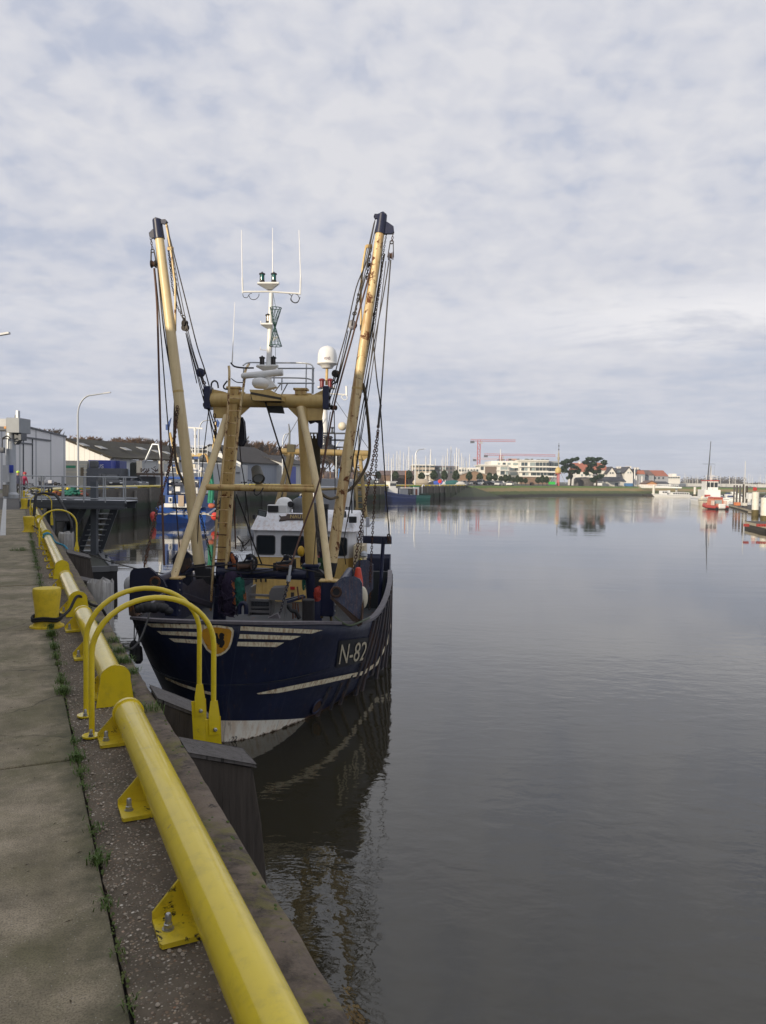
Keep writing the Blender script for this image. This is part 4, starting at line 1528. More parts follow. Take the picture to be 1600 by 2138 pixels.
GREENL = flat('green_lens', (0.01, 0.11, 0.10), 0.12)
DARKL = flat('dark_lens', (0.035, 0.03, 0.028), 0.15)
CLEARL = flat('clear_lens', (0.45, 0.40, 0.33), 0.15)
REDL = flat('red_lens', (0.16, 0.02, 0.02), 0.2)
# lamp shelves
for (x0, x1, y, ybot, xb) in ((538, 582, 591.5, 602, 563), (546, 569, 677, 685, 565), (536, 580, 764, 775, 561)):
 g = M()
 tp = [b_(x0, y, GS - .12), b_(x1, y, GS - .12), b_(x1 + 2, y + 2, GS + .3), b_(x0 - 1, y + 2, GS + .3)]
 g.prism(tp, (0, 0, 0.035))
 c = b_(xb, ybot + 3, GS + .1)
 o = len(g.v)
 g.v += [p.copy() for p in tp] + [c + V((-.05, -.04, 0)), c + V((.05, -.04, 0)), c + V((.05, .05, 0)), c + V((-.05, .05, 0))]
 for q in range(4):
  q2 = (q + 1) % 4
  g.f.append((o + q, o + q2, o + 4 + q2, o + 4 + q))
 g.build('lamp_shelf', WHITE, mo, smooth=0)
lamp_on(547.5, 588, GREENL)
lamp_on(572, 588, GREENL)
lamp_on(560.5, 674, CLEARL)
lamp_on(547.5, 763, DARKL)
lamp_on(571, 763, DARKL)
g = M()
g.tube([b_(506, 609, GS + .1), b_(562, 608.5, GS + .1), b_(627, 613, GS + .1)], 0.021, 8)
g.build('yard_bar', WHITE, mo)
for xb, yb, xm, ym, xt, yt in ((507, 612, 506, 580, 504.5, 480), (627, 615, 628, 580, 624.5, 480), (570, 588, 569.5, 570, 569.5, 476)):
 a = M()
 a.tube([b_(xb, yb, GS + .1), b_(xm, ym, GS + .1)], 0.02, 8)
 a.tube([b_(xm, ym, GS + .1), b_(xt, yt, GS + .1)], [0.013, 0.007], 6)
 a.build('whip_antenna', WHITE, mo)
a = M()
a.tube([b_(485, 758, GS + .1), b_(486, 735, GS + .1)], 0.016, 8)
a.tube([b_(486, 735, GS + .1), b_(490.5, 631, GS + .1)], [0.011, 0.006], 6)
a.build('whip_antenna', WHITE, mo)
for pts in ([(507, 614), (509, 620), (516, 621), (521, 614), (526, 612)], [(520, 617), (524, 624), (533, 625), (540, 619), (541, 613)], [(603, 613), (609, 618), (607, 626), (614, 632), (622, 631), (627, 620)], [(612, 614), (608, 622), (612, 630), (620, 631), (625, 624), (622, 616), (615, 613)]):
 M().tube(spline([b_(x, y, GS + .1) for x, y in pts], 5), 0.008, 5).build('antenna_cable', BLACK, mo)
for x0, y0, x1 in ((545, 673, 566), (544, 727, 560)):
 g = M()
 g.tube([b_(x0, y0 - 3, GS + .1), b_(x0, y0 + 3, GS + .1), b_(x1, y0 + 4, GS + .1)], 0.012, 6)
 g.build('mast_bracket', WHITE, mo)
g = M()
g.prism(bl([(570, 706, GS), (582, 702, GS), (576, 708, GS), (570, 712, GS)]), (0, .02, 0))
g.tube([b_(569, 704, GS), b_(581, 703, GS), b_(581, 699, GS)], 0.012, 6)
g.build('mast_bracket', WHITE, mo)
# wicker day signal: two net cones point to point
ng = M()
NETG = flat('dark_green_cord', (0.02, 0.07, 0.06), 0.7)
ctop, cmid, cbot = b_(576, 643, GS - .02), b_(574, 683, GS - .02), b_(575.5, 722, GS - .02)
for c0, r0, c1, r1 in ((ctop, 0.135, cmid, 0.02), (cmid, 0.02, cbot, 0.15)):
 n = 10
 for j in range(n):
  for dr in (1, -1):
   pts = []
   for i in range(6):
    t = i / 5
    a = 2 * PI * (j + dr * t * 1.5) / n
    r_ = r0 + (r1 - r0) * t
    p = c0.lerp(c1, t)
    pts.append(p + V((r_ * math.cos(a), r_ * math.sin(a), 0)))
   ng.tube(pts, 0.0055, 4)
ng.ring(ctop, V((1, 0, 0)), V((0, 1, 0)), 0.135, 0.01, 16, 5)
ng.ring(cbot, V((1, 0, 0)), V((0, 1, 0)), 0.15, 0.01, 16, 5)
ng.tube([b_(570, 610, GS - .02), ctop], 0.006, 4)
ng.tube([cbot, b_(575, 748, GS - .02)], 0.006, 4)
ng.build('day_signal', NETG, mo)

# railing round the platform and the radars
g = M()
for y0, y1, y2 in ((757, 758.5, 768), (788, 790, 799)):
 g.tube(spline(bl([(508, y0 + 6, GS - .3), (520, y0, GS + .2), (560, y0 + .5, GS + .7), (640, y1, GS + .7), (655, y2, GS + .2), (654, y2 + 1, GS - .1), (648, y2 + 1, GS - .5), (580, y2 + 1, GS - .6)]), 4), 0.018, 6)
for x, y0, y1, s_ in ((653, 766, 822, GS), (640, 760, 818, GS + .5), (573, 770, 815, GS + .6), (509, 768, 810, GS), (589, 790, 815, GS - .5), (655, 768, 822, GS - .1), (573, 765, 800, GS + .6)):
 g.tube([b_(x, y0, s_), b_(x - 1, y1, s_)], 0.016, 6)
g.tube([b_(601, 800, GS - .5), b_(588, 824, GS - .4)], 0.015, 6)
g.tube([b_(590, 796, GS - .5), b_(574, 818, GS - .4)], 0.015, 6)
g.build('platform_railing', GALV, TW, smooth=60)
g = M()
g.tube(spline(bl([(482, 757, GS), (490, 765, GS), (510, 768, GS), (530, 768, GS)]), 4), 0.02, 6)
g.tube(spline(bl([(483, 790, GS), (495, 798, GS), (512, 798, GS)]), 4), 0.012, 6)
g.tube(spline(bl([(475, 795, GS), (467, 806, GS), (470, 812, GS), (478, 812, GS)]), 4), 0.02, 6)
g.tube(spline(bl([(441, 812, GS), (442, 800, GS), (448, 795, GS), (454, 799, GS), (456, 810, GS)]), 5), 0.02, 8)
g.build('hydraulic_hose', BLACK, TW, smooth=60)
ra = M()
p0, p1 = b_(504, 785, GS - .35), b_(591, 777, GS - .35)
dv = (p1 - p0).normalized()
ra.tube([p0, p0 + dv * .03, p1 - dv * .03, p1], [0.04, 0.068, 0.085, 0.075], 14)
ra.build('radar_scanner', WHITE, TW, smooth=60)
g = M()
g.lathe(b_(544, 811, GS - .35), [(0.1, 0), (0.15, 0.02), (0.195, 0.09), (0.2, 0.13), (0.18, 0.2), (0.13, 0.235), (0.06, 0.25)], 22)
rd = g.build('radar_housing', WHITE, TW, smooth=60)
g = M()
g.tube([b_(566, 812, GS), b_(562, 796, GS)], [0.22, 0.1], 4)
g.build('mast_foot', WHITE, mo, smooth=0)

# ------------------------------------------------------------------ booms
for side, foot, knee, top, head in ((-1, (417, 1182, 4.2), (374, 840, 4.3), (333, 497, 4.4), (328, 459, 4.4)), (1, (692, 1178, 4.2), (744, 830, 4.3), (794, 486, 4.4), (799, 448, 4.4))):
 f_, t_, h_ = b_(*foot), b_(*top), b_(*head)
 k_ = f_.lerp(t_, 0.55)
 bm = M().tube([f_, f_.lerp(t_, .3), k_, t_], [0.135, 0.132, 0.125, 0.105], 24).build('boom', BOOMR if side == 1 else TANS, TW, smooth=60)
 g = M()
 g.tube([t_ + (f_ - t_).normalized() * 0.02, h_], [0.128, 0.112], 18)
 hd = g.build('boom_head', NAVY, bm, smooth=40)
 if side < 0:
  fin = [(327, 472), (318, 479), (311, 486), (312, 493), (316, 496), (326, 494)]
  ear = [(335, 459), (345, 458), (348, 462), (345, 466), (336, 465)]
  knob = [(320, 457), (325, 454), (333, 456), (334, 463), (321, 462)]
 else:
  fin = [(806, 461), (815, 467), (822, 472), (823, 483), (818, 487), (800, 487)]
  ear = [(793, 447), (783, 447), (781, 451), (783, 455), (792, 453)]
  knob = [(795, 444), (800, 442), (806, 446), (806, 452), (795, 451)]
 for pl, nm in ((fin, 'head_fin'), (ear, 'head_eye'), (knob, 'head_pin')):
  M().prism([b_(x, y, 4.4 - .05) for x, y in pl], (0, 0.09, 0)).build(nm, NAVY, hd, smooth=0, bevel=0.012)
 # hinge at the foot
 d_ = (f_ - t_).normalized()
 M().tube([f_ - d_ * 0.05, f_ + d_ * 0.30], [0.145, 0.12], 16).build('boom_hinge', flat('greasy_black_steel', (0.02, 0.02, 0.022), 0.5), bm)
 M().box(b_(351 if side < 0 else 777, 519 if side < 0 else 514, 4.4) + V((-.06 * side, 0, 0)), (0.14, 0.05, 0.08)).build('boom_lug', TANR, bm, smooth=0)
 rg_ = M()
 pr = f_.lerp(t_, 0.53)
 rg_.tube([pr, pr + (t_ - f_).normalized() * 0.05], 0.132, 24)
 rg_.build('weld_band', TANR, bm)

# ------------------------------------------------------------------ rigging

def wire(name, pts, r=0.011, mat=WIRE, n=5, smooth=True):
 P = bl(pts)
 if smooth and len(P) > 2:
  P = spline(P, 5)
 return M().tube(P, r * 1.5, n).build(name, mat, TW, smooth=60)

def ch(pts, link=0.13, tr=0.015, mat=None):
 return M().chain(bl(pts), link * .56, tr * .56).build('chain', mat or RUSTY, TW, smooth=60)

def block(px, py, s, r=0.085, w_=0.09, ang=0.0, mat=None, yoke=None):
 """pulley block: cheeks, sheave and the strap above it"""
 p = b_(px, py, s)
 g = M()
 ax = V((math.cos(ang), math.sin(ang), 0))
 for k in (-1, 1):
  g.lathe(p + ax * (k * w_ / 2), [(r * .6, -0.012), (r, -0.008), (r, 0.008), (r * .6, 0.012)], 16, axis=ax)
 bo = g.build('pulley_block', mat or WIRE, TW, smooth=40)
 M().lathe(p - ax * (w_ * .3), [(r * .85, 0), (r * .6, w_ * .3), (r * .85, w_ * .6)], 16, axis=ax).build('sheave', RUSTY, bo)
 if yoke:
  q_ = b_(*yoke, s)
  u = (q_ - p).normalized()
  y = M()
  for k in (-1, 1):
   y.bar(p + ax * (k * (w_ / 2 + .015)) - u * .03, q_ + ax * (k * w_ * .35), 0.02, 0.045, up=(0, -1, 0))
  y.ring(q_ + u * .03, u, V((1, 0, 0)) if abs(u.x) < .5 else V((0, 0, 1)), 0.04, 0.014, 10, 5)
  y.build('block_strap', WIRE, bo, smooth=40)
 return bo

# starboard (quay) boom
ch([(315, 497, 4.4), (318, 518, 4.4)])
block(321, 551, 4.4, 0.095, 0.11, 0.0, yoke=(319, 526))
wire('wire_rope', [(322, 560, 4.4), (328, 640, 4.3), (332, 780, 4.0), (336, 930, 3.4), (339, 1060, 2.9), (343, 1180, 2.3)], 0.017, WIREB)
wire('wire_rope', [(323, 560, 4.4), (333, 660, 4.4), (343, 790, 4.4), (352, 900, 4.35), (362, 996, 4.3), (370, 1085, 4.25), (376, 1160, 4.2)], 0.010)
wire('wire_rope', [(326, 470, 4.38), (328, 540, 4.38), (341, 680, 4.36), (357, 780, 4.34), (365, 830, 4.33)], 0.012)
ch([(365, 815, 4.3), (369, 850, 4.2)])
wire('hose', [(366, 826, 4.3), (364, 900, 4.3), (365, 945, 4.3), (371, 978, 4.28), (380, 1000, 4.26), (390, 1019, 4.24)], 0.022, flat('brown_hose', (0.07, 0.05, 0.03), 0.6))
ch([(370, 850, 4.1), (362, 930, 3.6), (349, 996, 3.0), (334, 1042, 2.5), (317, 1110, 2.0), (302, 1180, 1.65)], 0.16, 0.021)
ch([(372, 855, 4.1), (364, 925, 3.7), (353, 985, 3.1)], 0.14, 0.017)
ch([(413, 1050, 4.2), (428, 1112, 4.2), (444, 1178, 4.2)], 0.14, 0.017, WIRE)
wire('wire_rope', [(346, 466, 4.4), (352, 486, 4.4), (386, 620, 4.3), (411, 720, 4.2), (427, 770, 4.15), (437, 806, 4.1)], 0.010)
wire('wire_rope', [(347, 466, 4.4), (351, 490, 4.4), (358, 530, 4.4), (363, 570, 4.4), (366, 600, 4.38), (366, 680, 4.36), (366, 690, 4.36)], 0.019, TANR)
ch([(352, 522, 4.4), (356, 560, 4.4), (360, 600, 4.4), (370, 640, 4.38), (383, 665, 4.36)], 0.12, 0.014, WIRE)
wire('wire_rope', [(357, 545, 4.42), (366, 590, 4.42), (380, 655, 4.4)], 0.012)
ch([(359, 540, 4.41), (364, 570, 4.41), (369, 600, 4.41)], 0.14, 0.02, WIRE)
block(387, 684, 4.36, 0.085, 0.08, 1.2, yoke=(384, 664))
block(386, 675, 4.33, 0.075, 0.08, 0.9)
for e in ((411, 800), (426, 838), (431, 842)):
 wire('wire_rope', [(388, 695, 4.36), (*e, 4.12)], 0.008, smooth=False)
block(419, 778, 4.2, 0.105, 0.07, 1.45, mat=NAVY, yoke=(425, 796))
ch([(425, 797, 4.15), (431, 812, 4.1)])
wire('wire_rope', [(432, 840, 4.1), (440, 880, 4.15), (455, 930, 4.2)], 0.010)
wire('wire_rope', [(430, 832, 4.1), (445, 880, 4.1), (470, 965, 4.3)], 0.010)
ch([(448, 868, 4.0), (450, 885, 4.0), (450, 900, 4.0)], 0.18, 0.02)
wire('wire_rope', [(449, 900, 4.0), (451, 915, 4.05), (455, 940, 4.1)], 0.012)

# port boom
ch([(821, 486, 4.4), (819, 502, 4.4)])
block(816, 534, 4.4, 0.095, 0.11, 0.0, yoke=(818, 508), mat=RUSTY)
wire('wire_rope', [(813, 541, 4.4), (800, 620, 4.4), (785, 697, 4.4), (770, 780, 4.35), (749, 892, 4.3), (737, 958, 4.3), (715, 1080, 4.2)], 0.010)
wire('wire_rope', [(816, 542, 4.4), (806, 673, 4.35), (799, 780, 4.2), (795, 845, 4.1)], 0.012)
wire('wire_rope', [(778, 679, 4.4), (782, 740, 4.3), (788, 800, 4.2), (794, 846, 4.1), (803, 980, 5.5), (813, 1117, 7.0)], 0.011)
ch([(807, 488, 4.4), (802, 520, 4.4), (795, 590, 4.4), (787, 640, 4.4), (780, 676, 4.4)], 0.11, 0.013, WIRE)
wire('wire_rope', [(803, 530, 4.42), (790, 600, 4.42), (778, 678, 4.42), (758, 790, 4.4), (730, 949, 4.35), (706, 1117, 4.25)], 0.014)
wire('wire_rope', [(777, 640, 4.4), (780, 678, 4.4), (768, 760, 4.4), (757, 820, 4.38)], 0.009)
wire('wire_rope', [(795, 845, 4.1), (792, 870, 4.0), (790, 893, 3.9)], 0.02, WIRE)
ch([(790, 890, 3.9), (789, 905, 3.8), (782, 943, 3.5), (769, 1016, 2.8), (754, 1099, 2.2), (738, 1195, 1.65)], 0.16, 0.021)
ch([(789, 905, 3.9), (787, 940, 4.0), (782, 1042, 4.4), (777, 1136, 4.8), (773, 1215, 5.0), (772, 1270, 5.1)], 0.15, 0.018)
ch([(757, 1110, 4.8), (752, 1160, 4.9), (750, 1190, 5.0)], 0.12, 0.014)
wire('wire_rope', [(783, 460, 4.4), (776, 495, 4.38), (766, 545, 4.36), (744, 600, 4.3), (724, 690, 4.2), (708, 748, 4.15), (697, 790, 4.1)], 0.010)
wire('boom_stay_rod', [(765, 512, 4.4), (757, 560, 4.38), (753, 620, 4.36), (754, 660, 4.36), (754, 690, 4.36)], 0.02, TANR)
wire('wire_rope', [(795, 470, 4.36), (785, 510, 4.34), (772, 570, 4.3), (750, 650, 4.2), (737, 700, 4.1), (715, 780, 3.9), (696, 855, 3.7), (668, 1000, 3.2), (630, 1110, 2.6), (607, 1182, 2.1)], 0.015, WIREB)
ch([(774, 522, 4.4), (771, 545, 4.4), (766, 580, 4.38)], 0.16, 0.022, WIRE)
block(772, 553, 4.4, 0.06, 0.08, 0.4)
wire('wire_rope', [(764, 575, 4.38), (757, 600, 4.36), (748, 630, 4.3)], 0.012)
ch([(748, 615, 4.3), (743, 650, 4.28)], 0.12, 0.014, WIRE)
block(736, 678, 4.25, 0.11, 0.07, 1.4, mat=NAVY, yoke=(740, 657))
for e in ((703, 800), (692, 850)):
 wire('wire_rope', [(734, 688, 4.25), (*e, 4.1)], 0.009, smooth=False)
wire('wire_rope', [(727, 690, 4.25), (706, 785, 4.12)], 0.008, smooth=False)
block(701, 780, 4.12, 0.085, 0.08, 1.2, yoke=(697, 796))
ch([(697, 797, 4.1), (691, 814, 4.1)])
block(697, 851, 4.1, 0.06, 0.12, 0.8)
wire('wire_rope', [(698, 858, 4.1), (699, 930, 4.6), (700, 1031, 5.2)], 0.008)
wire('hose', [(758, 800, 4.3), (764, 836, 4.4), (772, 926, 4.7), (767, 967, 4.7), (752, 996, 4.6), (735, 1018, 4.5), (722, 1027, 4.4)], 0.026, flat('olive_hose', (0.085, 0.062, 0.03), 0.6))
wire('hose', [(659, 1012, 3.4), (663, 1022, 3.5), (670, 1029, 3.6), (680, 1037, 3.8), (692, 1041, 4.0), (706, 1037, 4.1)], 0.024, flat('olive_hose_thin', (0.12, 0.09, 0.045), 0.6))
wire('wire_rope', [(554, 838, 3.9), (570, 890, 3.9), (587, 945, 4.2), (598, 980, 4.4), (608, 1016, 4.6)], 0.014)
wire('wire_rope', [(499, 900, 4.2), (503, 960, 4.8), (511, 1012, 5.4), (520, 1090, 6.4), (529, 1174, 7.4)], 0.009)
wire('wire_rope', [(494, 1033, 4.6), (512, 1080, 5.4), (528, 1130, 6.2), (547, 1178, 7.0)], 0.014)
wire('wire_rope', [(482, 1042, 4.5), (481, 1155, 4.7)], 0.010, TANR, smooth=False)
wire('wire_rope', [(489, 1045, 4.5), (492, 1146, 4.7)], 0.013, WIREB, smooth=False)
wire('wire_rope', [(484, 860, 4.35), (482, 930, 4.4), (480, 1010, 4.45)], 0.012, smooth=False)
wire('wire_rope', [(495, 1120, 5), (505, 1132, 5), (510, 1139, 5), (522, 1126, 5)], 0.012)
gr = M()
for pts in ([(507, 1138), (505, 1146), (506, 1151), (502, 1150)], [(508, 1138), (510, 1146), (511, 1148), (515, 1143)], [(507, 1138), (508, 1130)]):
 gr.tube(bl([(x, y, 5) for x, y in pts]), 0.015, 6)
gr.build('grapnel_hook', WIRE, TW)
wire('wire_rope', [(700, 1100, 4.3), (716, 1140, 6), (722, 1178, 8)], 0.009)
for pts in ([(350, 470, 4.4), (372, 590, 4.35), (400, 720, 4.25), (433, 822, 4.12)], [(348, 468, 4.4), (358, 560, 4.4), (392, 700, 4.3), (434, 835, 4.1)], [(330, 560, 4.4), (347, 700, 4.4), (372, 900, 4.3), (398, 1070, 4.2), (412, 1170, 4.1)],
   [(781, 465, 4.4), (760, 560, 4.35), (722, 730, 4.2), (688, 838, 4.1)], [(786, 470, 4.38), (745, 640, 4.25), (704, 800, 4.12)], [(800, 500, 4.45), (788, 640, 4.4), (764, 830, 4.35), (738, 1010, 4.3), (716, 1140, 4.25)], [(806, 545, 4.4), (779, 760, 4.38), (752, 930, 4.3), (726, 1090, 4.2)],
   [(434, 850, 4.1), (452, 960, 4.3), (468, 1060, 4.4), (478, 1150, 4.4)], [(690, 860, 4.1), (676, 960, 4.1), (664, 1060, 4.0), (655, 1180, 3.9)], [(437, 846, 4.05), (424, 960, 4.1), (415, 1080, 4.1), (411, 1180, 4.1)]):
 wire('wire_rope', pts, .0075)
# canvas covered light behind the gantry leg and the trawl block on the port side
g = M()
g.prism(bl([(492, 876, 4.3), (503, 872, 4.3), (509, 880, 4.3), (511, 905, 4.3), (510, 920, 4.3), (505, 929, 4.3), (499, 929, 4.3), (497, 915, 4.3), (498, 890, 4.3)]), (0, 0.16, 0))
g.build('canvas_hood', flat('navy_canvas', (0.012, 0.014, 0.024), 0.75), TW, smooth=0, bevel=0.03)
g = M()
g.prism(bl([(665, 878, 4.3), (671, 876, 4.3), (673, 895, 4.3), (674, 925, 4.3), (670, 934, 4.3), (665, 928, 4.3)]), (0, 0.1, 0))
g.build('trawl_block', NAVY, TW, smooth=0, bevel=0.02)
g = M()
g.prism(bl([(644, 877, 4.3), (666, 877, 4.3), (668, 884, 4.3), (658, 881, 4.3), (648, 883, 4.3)]), (0, 0.1, 0))
g.build('block_hanger', NAVY, TW, smooth=0, bevel=0.02)
g = M()
for i in range(9):
 x = 648 + i * 2.4
 g.tube(spline(bl([(x, 905 + (i % 3) * 5, 4.5), (x - 3 + i * .4, 960, 4.5), (x - 6 + i * .8, 1020, 4.6)]), 4), 0.02, 5)
g.build('hanging_ropes', flat('old_rope_strands', (0.07, 0.06, 0.035), 0.9), TW)
# ------------------------------------------------------------------ wheelhouse (front wall at s = 10.2)
WS = 10.2
zb0 = 0.9
zt = b_(640, 1108, WS).z
zm = b_(640, 1164, WS).z
xl, xr = b_(527, 1120, WS).x, b_(742, 1120, WS).x
WHW = paint('wheelhouse_white_paint', (0.74, 0.75, 0.78), 0.4, rust=0.06, var=0.08, streak=0.10, dirtk=0.15)
g = M()
ch_ = 0.22
foot = [(xl, WS + ch_), (xl + ch_ * .6, WS), (xr - ch_, WS), (xr, WS + ch_ * 1.6), (xr, WS + 3.6), (xl, WS + 3.6)]
g.prism([(x, y, zm) for x, y in foot], (0, 0, zt - zm))
wh = g.build('wheelhouse', WHW, TW, smooth=0, bevel=0.03)
g = M()
g.prism([(x * 1.006, y - 0.008, zb0) for x, y in foot], (0, 0, zm - zb0 - 0.002))
g.build('lower_casing', TANW, wh, smooth=0, bevel=0.02)
# visor roof
zr = b_(640, 1072, WS + .4).z
lo = [(xl - .10, WS + .15), (xl + .05, WS - .12), (xr - .05, WS - .12), (xr + .12, WS + .15), (xr + .12, WS + 3.7), (xl - .10, WS + 3.7)]
hi = [(xl + .10, WS + .55), (xl + .2, WS + .42), (xr - .2, WS + .42), (xr - .10, WS + .55), (xr - .10, WS + 3.6), (xl + .10, WS + 3.6)]
g = M()
n = 6
zl_ = zt - 0.01
g.v = [V((x, y, zl_)) for x, y in lo] + [V((x, y, zr)) for x, y in hi]
for i in range(n):
 j = (i + 1) % n
 g.f.append((i, j, n + j, n + i))
g.f.append(tuple(range(n, 2 * n)))
g.f.append(tuple(reversed(range(n))))
roof = g.build('wheelhouse_roof', paint('roof_white_paint', (0.82, 0.83, 0.86), 0.45, rust=0.08, var=0.05, streak=0.35, dirtk=0.04, scale=0.8, rustcol=(0.36, 0.18, 0.06)), wh, smooth=0, bevel=0.03)

def rrect(x0, x1, z0, z1, y, r=0.09, n=5):
 pts = []
 for cx2, cz2, a0 in ((x1 - r, z1 - r, 0), (x0 + r, z1 - r, 90), (x0 + r, z0 + r, 180), (x1 - r, z0 + r, 270)):
  for k in range(n + 1):
   a = R(a0 + 90 * k / n)
   pts.append(V((cx2 + r * math.cos(a), y, cz2 + r * math.sin(a))))
 return pts

FRM = flat('window_frame_rubber', (0.05, 0.05, 0.052), 0.5)
for x0, y0, x1, y1 in ((535, 1117.5, 575.5, 1158), (586.5, 1118.5, 636, 1159.5), (646, 1119.5, 690, 1160.5), (700, 1122, 725.5, 1161)):
 a, c = b_(x0, y1, WS), b_(x1, y0, WS)
 ou = rrect(a.x, c.x, a.z, c.z, WS - 0.012)
 inn = rrect(a.x + .03, c.x - .03, a.z + .03, c.z - .03, WS - 0.012, 0.07)
 g = M()
 k = len(ou)
 g.v = ou + inn + [p + V((0, 0.03, 0)) for p in ou] + [p + V((0, 0.03, 0)) for p in inn]
 for i in range(k):
  j = (i + 1) % k
  g.f += [(i, j, k + j, k + i), (i, 2 * k + i, 2 * k + j, j), (k + i, k + j, 3 * k + j, 3 * k + i)]
 wn = g.build('window', FRM, wh, smooth=30)
 p = M()
 p.v = [q_ + V((0, 0.005, 0)) for q_ in rrect(a.x + .028, c.x - .028, a.z + .028, c.z - .028, WS - 0.012, 0.07)]
 p.f = [tuple(range(len(p.v)))]
 p.build('pane', GLS, wn, smooth=0)
# side window
g = M()
g.bx(xr + .002, xr + .02, WS + .6, WS + 1.3, zt - .72, zt - .12)
g.build('window', GLS, wh, smooth=0)
# name board on the visor
tlx, trx = 588, 674
def onvisor(px, py, off=0.02):
 # visor front plane from (y=WS-.12, z=zl_) to (y=WS+.42, z=zr)
 p0 = V((0, WS - .12, zl_))
 u = V((0, .54, zr - zl_)).normalized()
 nn = V((0, -u.z, u.y))
 d = ray(px, py)
 dl = V((d.dot(BB), d.dot(BA), d.z))
 k = (p0 - EYEB).dot(nn) / dl.dot(nn)
 return EYEB + dl * k + nn * off

BRD = flat('dark_brown_board', (0.05, 0.028, 0.018), 0.6)
pts = [(583, 1077), (588, 1080), (598, 1079), (600, 1075), (660, 1075), (662, 1078), (674, 1081), (671, 1084), (675, 1089), (662, 1086), (660, 1086.5), (600, 1086.5), (597, 1087), (583, 1089), (587, 1083)]
g = M()
g.v = [onvisor(x, y, 0.045) for x, y in pts]
g.f = [tuple(t) for t in tessellate_polygon([[V((x, y, 0)) for x, y in pts]])]
k = len(g.v)
g.v += [onvisor(x, y, 0.0) for x, y in pts]
for i in range(k):
 g.f.append((i, (i + 1) % k, k + (i + 1) % k, k + i))
nb = g.build('name_board', BRD, wh, smooth=0)
tf, ff = text_faces('NAUTILUS')
g = M()
for u, v in tf:
 x = bil(((607, 1076.8, 0), (656, 1076.8, 0), (656, 1084.5, 0), (606.5, 1084.5, 0)), u, v)
 g.v.append(onvisor(x.x, x.y, 0.055))
g.f = ff
g.build('name_lettering', flat('gold_letter', (0.42, 0.30, 0.09), 0.5), nb, smooth=0)
# things on the roof
for cx3, r_, mt in ((594, 0.30, WHITE), (625, 0.26, flat('dark_grey_cover', (0.10, 0.105, 0.11), 0.5))):
 g = M()
 p = b_(cx3, 1061, WS + .9)
 g.lathe(V((p.x, p.y, zr)), [(r_ * .8, 0), (r_ * .85, .16), (r_, .22), (r_ * .97, .30), (r_ * .75, .42), (r_ * .4, .49), (0, .51)], 20)
 g.build('antenna_dome', mt, roof)
p = b_(607, 1052, WS + .7)
M().lathe(V((p.x, p.y, zr + .28)), [(0.0, -.02), (.10, -.01), (.10, .05), (.0, .07)], 16, axis=(0, -1, 0)).build('horn', BLACK, roof)
g = M()
p = b_(580, 1067, WS + .6)
g.box(V((p.x, p.y, zr + .13)), (.62, .3, .26))
g.build('roof_locker', CREAM if False else WHITE, roof, smooth=0, bevel=.02)
M().box(V((p.x - .12, p.y - .17, zr + .13)), (.34, .05, .2)).build('locker_grille', BLACK, roof, smooth=0)
for px, py, w_, ang in ((548, 1071, .28, .25), (716, 1074, .22, -.1)):
 p = b_(px, py, WS - .05)
 fl = M().box(p, (w_, .10, .20), Matrix.Rotation(R(25), 3, 'X') @ Matrix.Rotation(ang, 3, 'Y')).build('floodlight', BLACK, roof, smooth=0, bevel=.015)
 M().box(p + V((0, -.062, -.02)), (w_ * .8, .01, .15), Matrix.Rotation(R(25), 3, 'X') @ Matrix.Rotation(ang, 3, 'Y')).build('lamp_glass', flat('grey_lamp_glass', (.22, .25, .26), .2), fl, smooth=0)
p = b_(737, 1085, WS)
M().box(p, (.24, .2, .2)).build('speaker_box', BLACK, roof, smooth=0, bevel=.02)
p = b_(531, 1079, WS)
M().box(p, (.09, .12, .14)).build('navigation_lamp', BLACK, roof, smooth=0, bevel=.02)
g = M()
p0 = b_(676, 1172, 9.6)
g.bar(b_(677, 1180, 9.7), b_(677.5, 1062, 9.7), .21, .2, up=(0, 1, 0))
ex = g.build('exhaust_duct', flat('sooty_black_steel', (.022, .022, .024), .6), TW, smooth=0, bevel=.02)
M().box(b_(677, 1057, 9.7), (.30, .3, .16)).build('duct_cap', flat('sooty_black_steel_cap', (.03, .03, .032), .6), ex, smooth=0, bevel=.03)
M().lathe(b_(668, 1074, WS + .7), [(0.13, -.05), (.16, 0), (.13, .05)], 18, axis=(0, -1, 0)).build('lifebuoy', flat('red_lifebuoy', (.45, .03, .025), .5), roof)
g = M()
for x, y0, y1 in ((724, 1062, 1036), (730, 1062, 1030), (735, 1075, 1045), (742, 1060, 1045)):
 g.tube([b_(x, y0, WS + 1), b_(x, y1, WS + 1)], 0.022, 6)
 g.tube([b_(x, y1, WS + 1), b_(x, y1 - 16, WS + 1)], 0.008, 5)
g.build('roof_antenna', BLACK, roof)
g = M()
g.lathe(b_(725, 1058, WS + 1), [(.1, 0), (.14, .25), (.10, .5), (.05, .7)], 12)
g.build('life_raft_canister', WHITE, roof)
